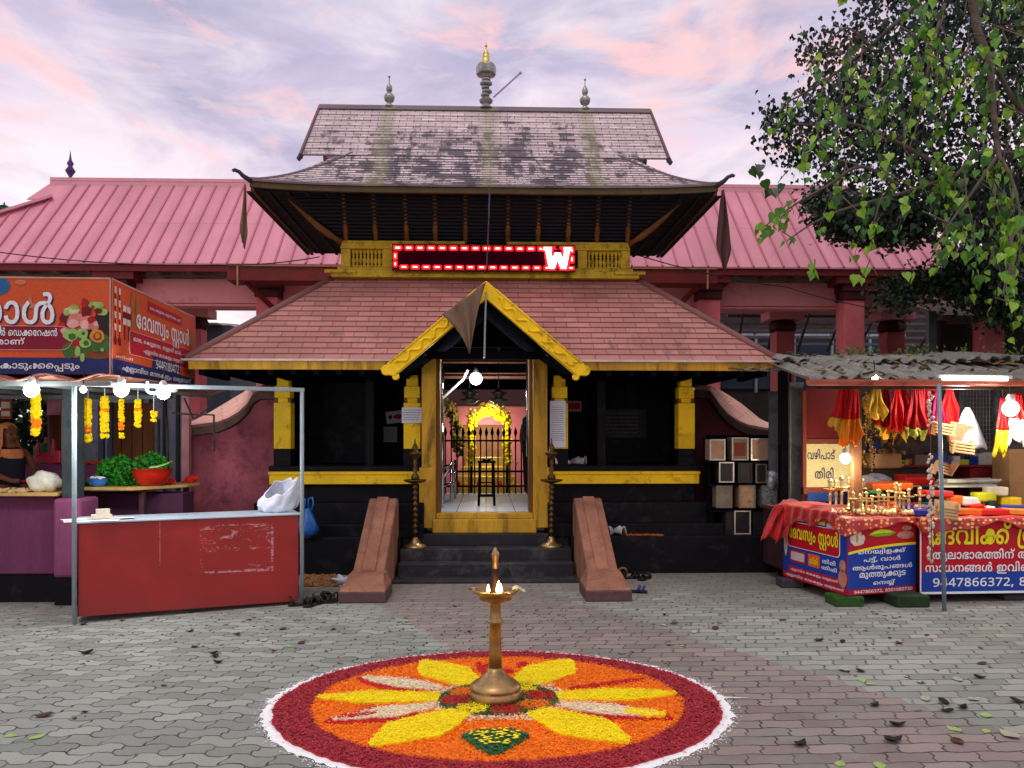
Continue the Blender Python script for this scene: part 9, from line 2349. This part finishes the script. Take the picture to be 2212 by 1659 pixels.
# small twigs and grit
q = MB()
for _ in range(500):
    p_ = PG(rnd(0, 2212), 1290 + abs(random.gauss(0, 90)))
    if ((p_.x - FC.x) / FRX) ** 2 + ((p_.y - FC.y) / FRY) ** 2 < 1.1 or p_.y > 9: continue
    s = rnd(.004, .016); q.obox((p_.x, p_.y, .004), (s * rnd(1, 3), s, .004), (0, 0, rnd(0, 3)))
put('grit', q, M('grit_mix', (110, 100, 90), .9, .5, 40), kind='stuff')['label'] = 'scattered grit and twig bits on the pavers'
COL.objects[-1]['category'] = 'grit'
# shoes and sandals
def shoe(x, y, z, rz, mat, label, l=.25, name='shoe', sandal=False, group=None):
    t_ = thing(name, label, 'shoe', (x, y, z), rz, group)
    sole = [(-l / 2, -.03), (-l / 2 + .03, -.042), (0, -.035), (l * .3, -.05), (l * .47, -.03), (l / 2, 0), (l * .47, .03), (l * .3, .045), (0, .032), (-l / 2 + .03, .04), (-l / 2, .03)]
    put('sole', MB().prism(sole, 'z', 0, .022), M('shoe_sole', (40, 36, 34), .7), t_, local=True, bevel=.004)
    if sandal:
        for xs in (l * .12, l * .3): put('strap', MB().tube([(xs, -.05, .02), (xs + .01, -.03, .055), (xs + .02, 0, .066), (xs + .01, .03, .055), (xs, .046, .02)], .014, 6), mat, t_, smooth=True, local=True)
        put('heel_strap', MB().tube([(-l * .3, -.042, .02), (-l * .36, -.03, .07), (-l * .42, 0, .085), (-l * .36, .03, .07), (-l * .3, .042, .02)], .010, 6), mat, t_, smooth=True, local=True)
    else:
        q = MB(); pr = []
        def f(a, b_):
            th = math.pi * (a - .0); t = b_
            xx_ = -l / 2 + l * t; w = .044 - .012 * abs(t - .5) * 2; h = .095 if t < .35 else .095 - .06 * (t - .35) / .65
            if t > .93: h *= .5; w *= .6
            return Vector((xx_, math.cos(th) * w, .02 + math.sin(th) * h * (0.75 if .05 < t < .38 and .3 < a < .7 else 1)))
        q.grid(f, 12, 12); put('upper', q, mat, t_, smooth=True, local=True, thick=.004)
    return t_
WSH = M('white_leather', (206, 208, 210), .5, .12, 12, .2); DSH = M('black_leather', (34, 30, 30), .5, .3, 12, .2); GSH = M('grey_canvas', (150, 150, 158), .7, .2, 16)
zb_ = 1.236
shoe(PX(1214, 9.8), 9.83, zb_, .6, WSH, 'white shoe on the bench right of the right inner pillar, nearer the pillar', group='white shoes on the bench')
shoe(PX(1248, 9.8), 9.86, zb_, 2.4, GSH, 'greyish white shoe on the right bench, further from the pillar', group='white shoes on the bench')
shoe(PX(1318, 9.3), 9.31, .434, 1.2, GSH, 'grey shoe on the plinth edge beside the right stair cheek', group='grey shoes on the plinth')
shoe(PX(1338, 9.3), 9.34, .434, 1.9, WSH, 'pale shoe on the plinth edge, second from the right stair cheek', group='grey shoes on the plinth')
SAN = 'sandals by the left stair cheek'
for px, py, rz, lb in ((652, 1308, .3, 'dark sandal nearest the red counter foot'), (676, 1308, 1.2, 'black sandal between the counter foot and the left stair cheek'), (700, 1303, .2, 'black strappy sandal close to the left stair cheek'), (712, 1296, 2.4, 'black sandal touching the base of the left stair cheek')):
    p_ = PG(px, py); shoe(p_.x, p_.y, .001, rz, DSH, lb, name='sandal', sandal=True, group=SAN)
SAN2 = 'sandals by the right stair cheek'
for px, py, rz, m_, lb in ((1362, 1250, .2, DSH, 'black sandal beside the foot of the right stair cheek'), (1392, 1252, 1.0, DSH, 'black sandal at the right of the pair by the right stair cheek'), (1372, 1280, -.3, M('blue_rubber', (40, 60, 110), .6), 'dark blue sandal lying in front of the right stair cheek'), (1345, 1240, 1.5, M('tan_leather', (150, 110, 70), .6), 'tan sandal tucked behind the right stair cheek')):
    p_ = PG(px, py); shoe(p_.x, p_.y, .001, rz, m_, lb, name='sandal', sandal=True, group=SAN2)
lumpy('white_rag', 'crumpled white rag on the ground left of the stair cheek', 'rag', PG(738, 1262) + Vector((0, 0, .04)), .09, (1.0, .7, .55), M('white_rag_cloth', (200, 204, 224), .8, .1, 9, .3), 15, .6, 7)
q = MB()
for _ in range(420):
    p_ = PG(rnd(655, 730), rnd(1243, 1268)); q.obox((p_.x, p_.y, .006 + rnd(0, .012)), (.03, .02, .005), (rnd(-.5, .5), rnd(-.5, .5), rnd(0, 3)))
tag(put('swept_petals', q, M('dry_orange_petals', (150, 104, 60), .8, .4, 20)), 'swept heap of dry orange petals between counter and stair cheek', 'petals')['kind'] = 'stuff'
q = MB()
for _ in range(160):
    p_ = Vector((rnd(PX(1345, 9.3), PX(1430, 9.3)), rnd(9.24, 9.36), .436)); q.obox((p_.x, p_.y, .438), (.04, .025, .004), (rnd(-.3, .3), rnd(-.3, .3), rnd(0, 3)))
tag(put('orange_petals', q, M('orange_litter', (176, 86, 40), .8, .3, 20)), 'orange petals spilled along the right plinth edge', 'petals')['kind'] = 'stuff'
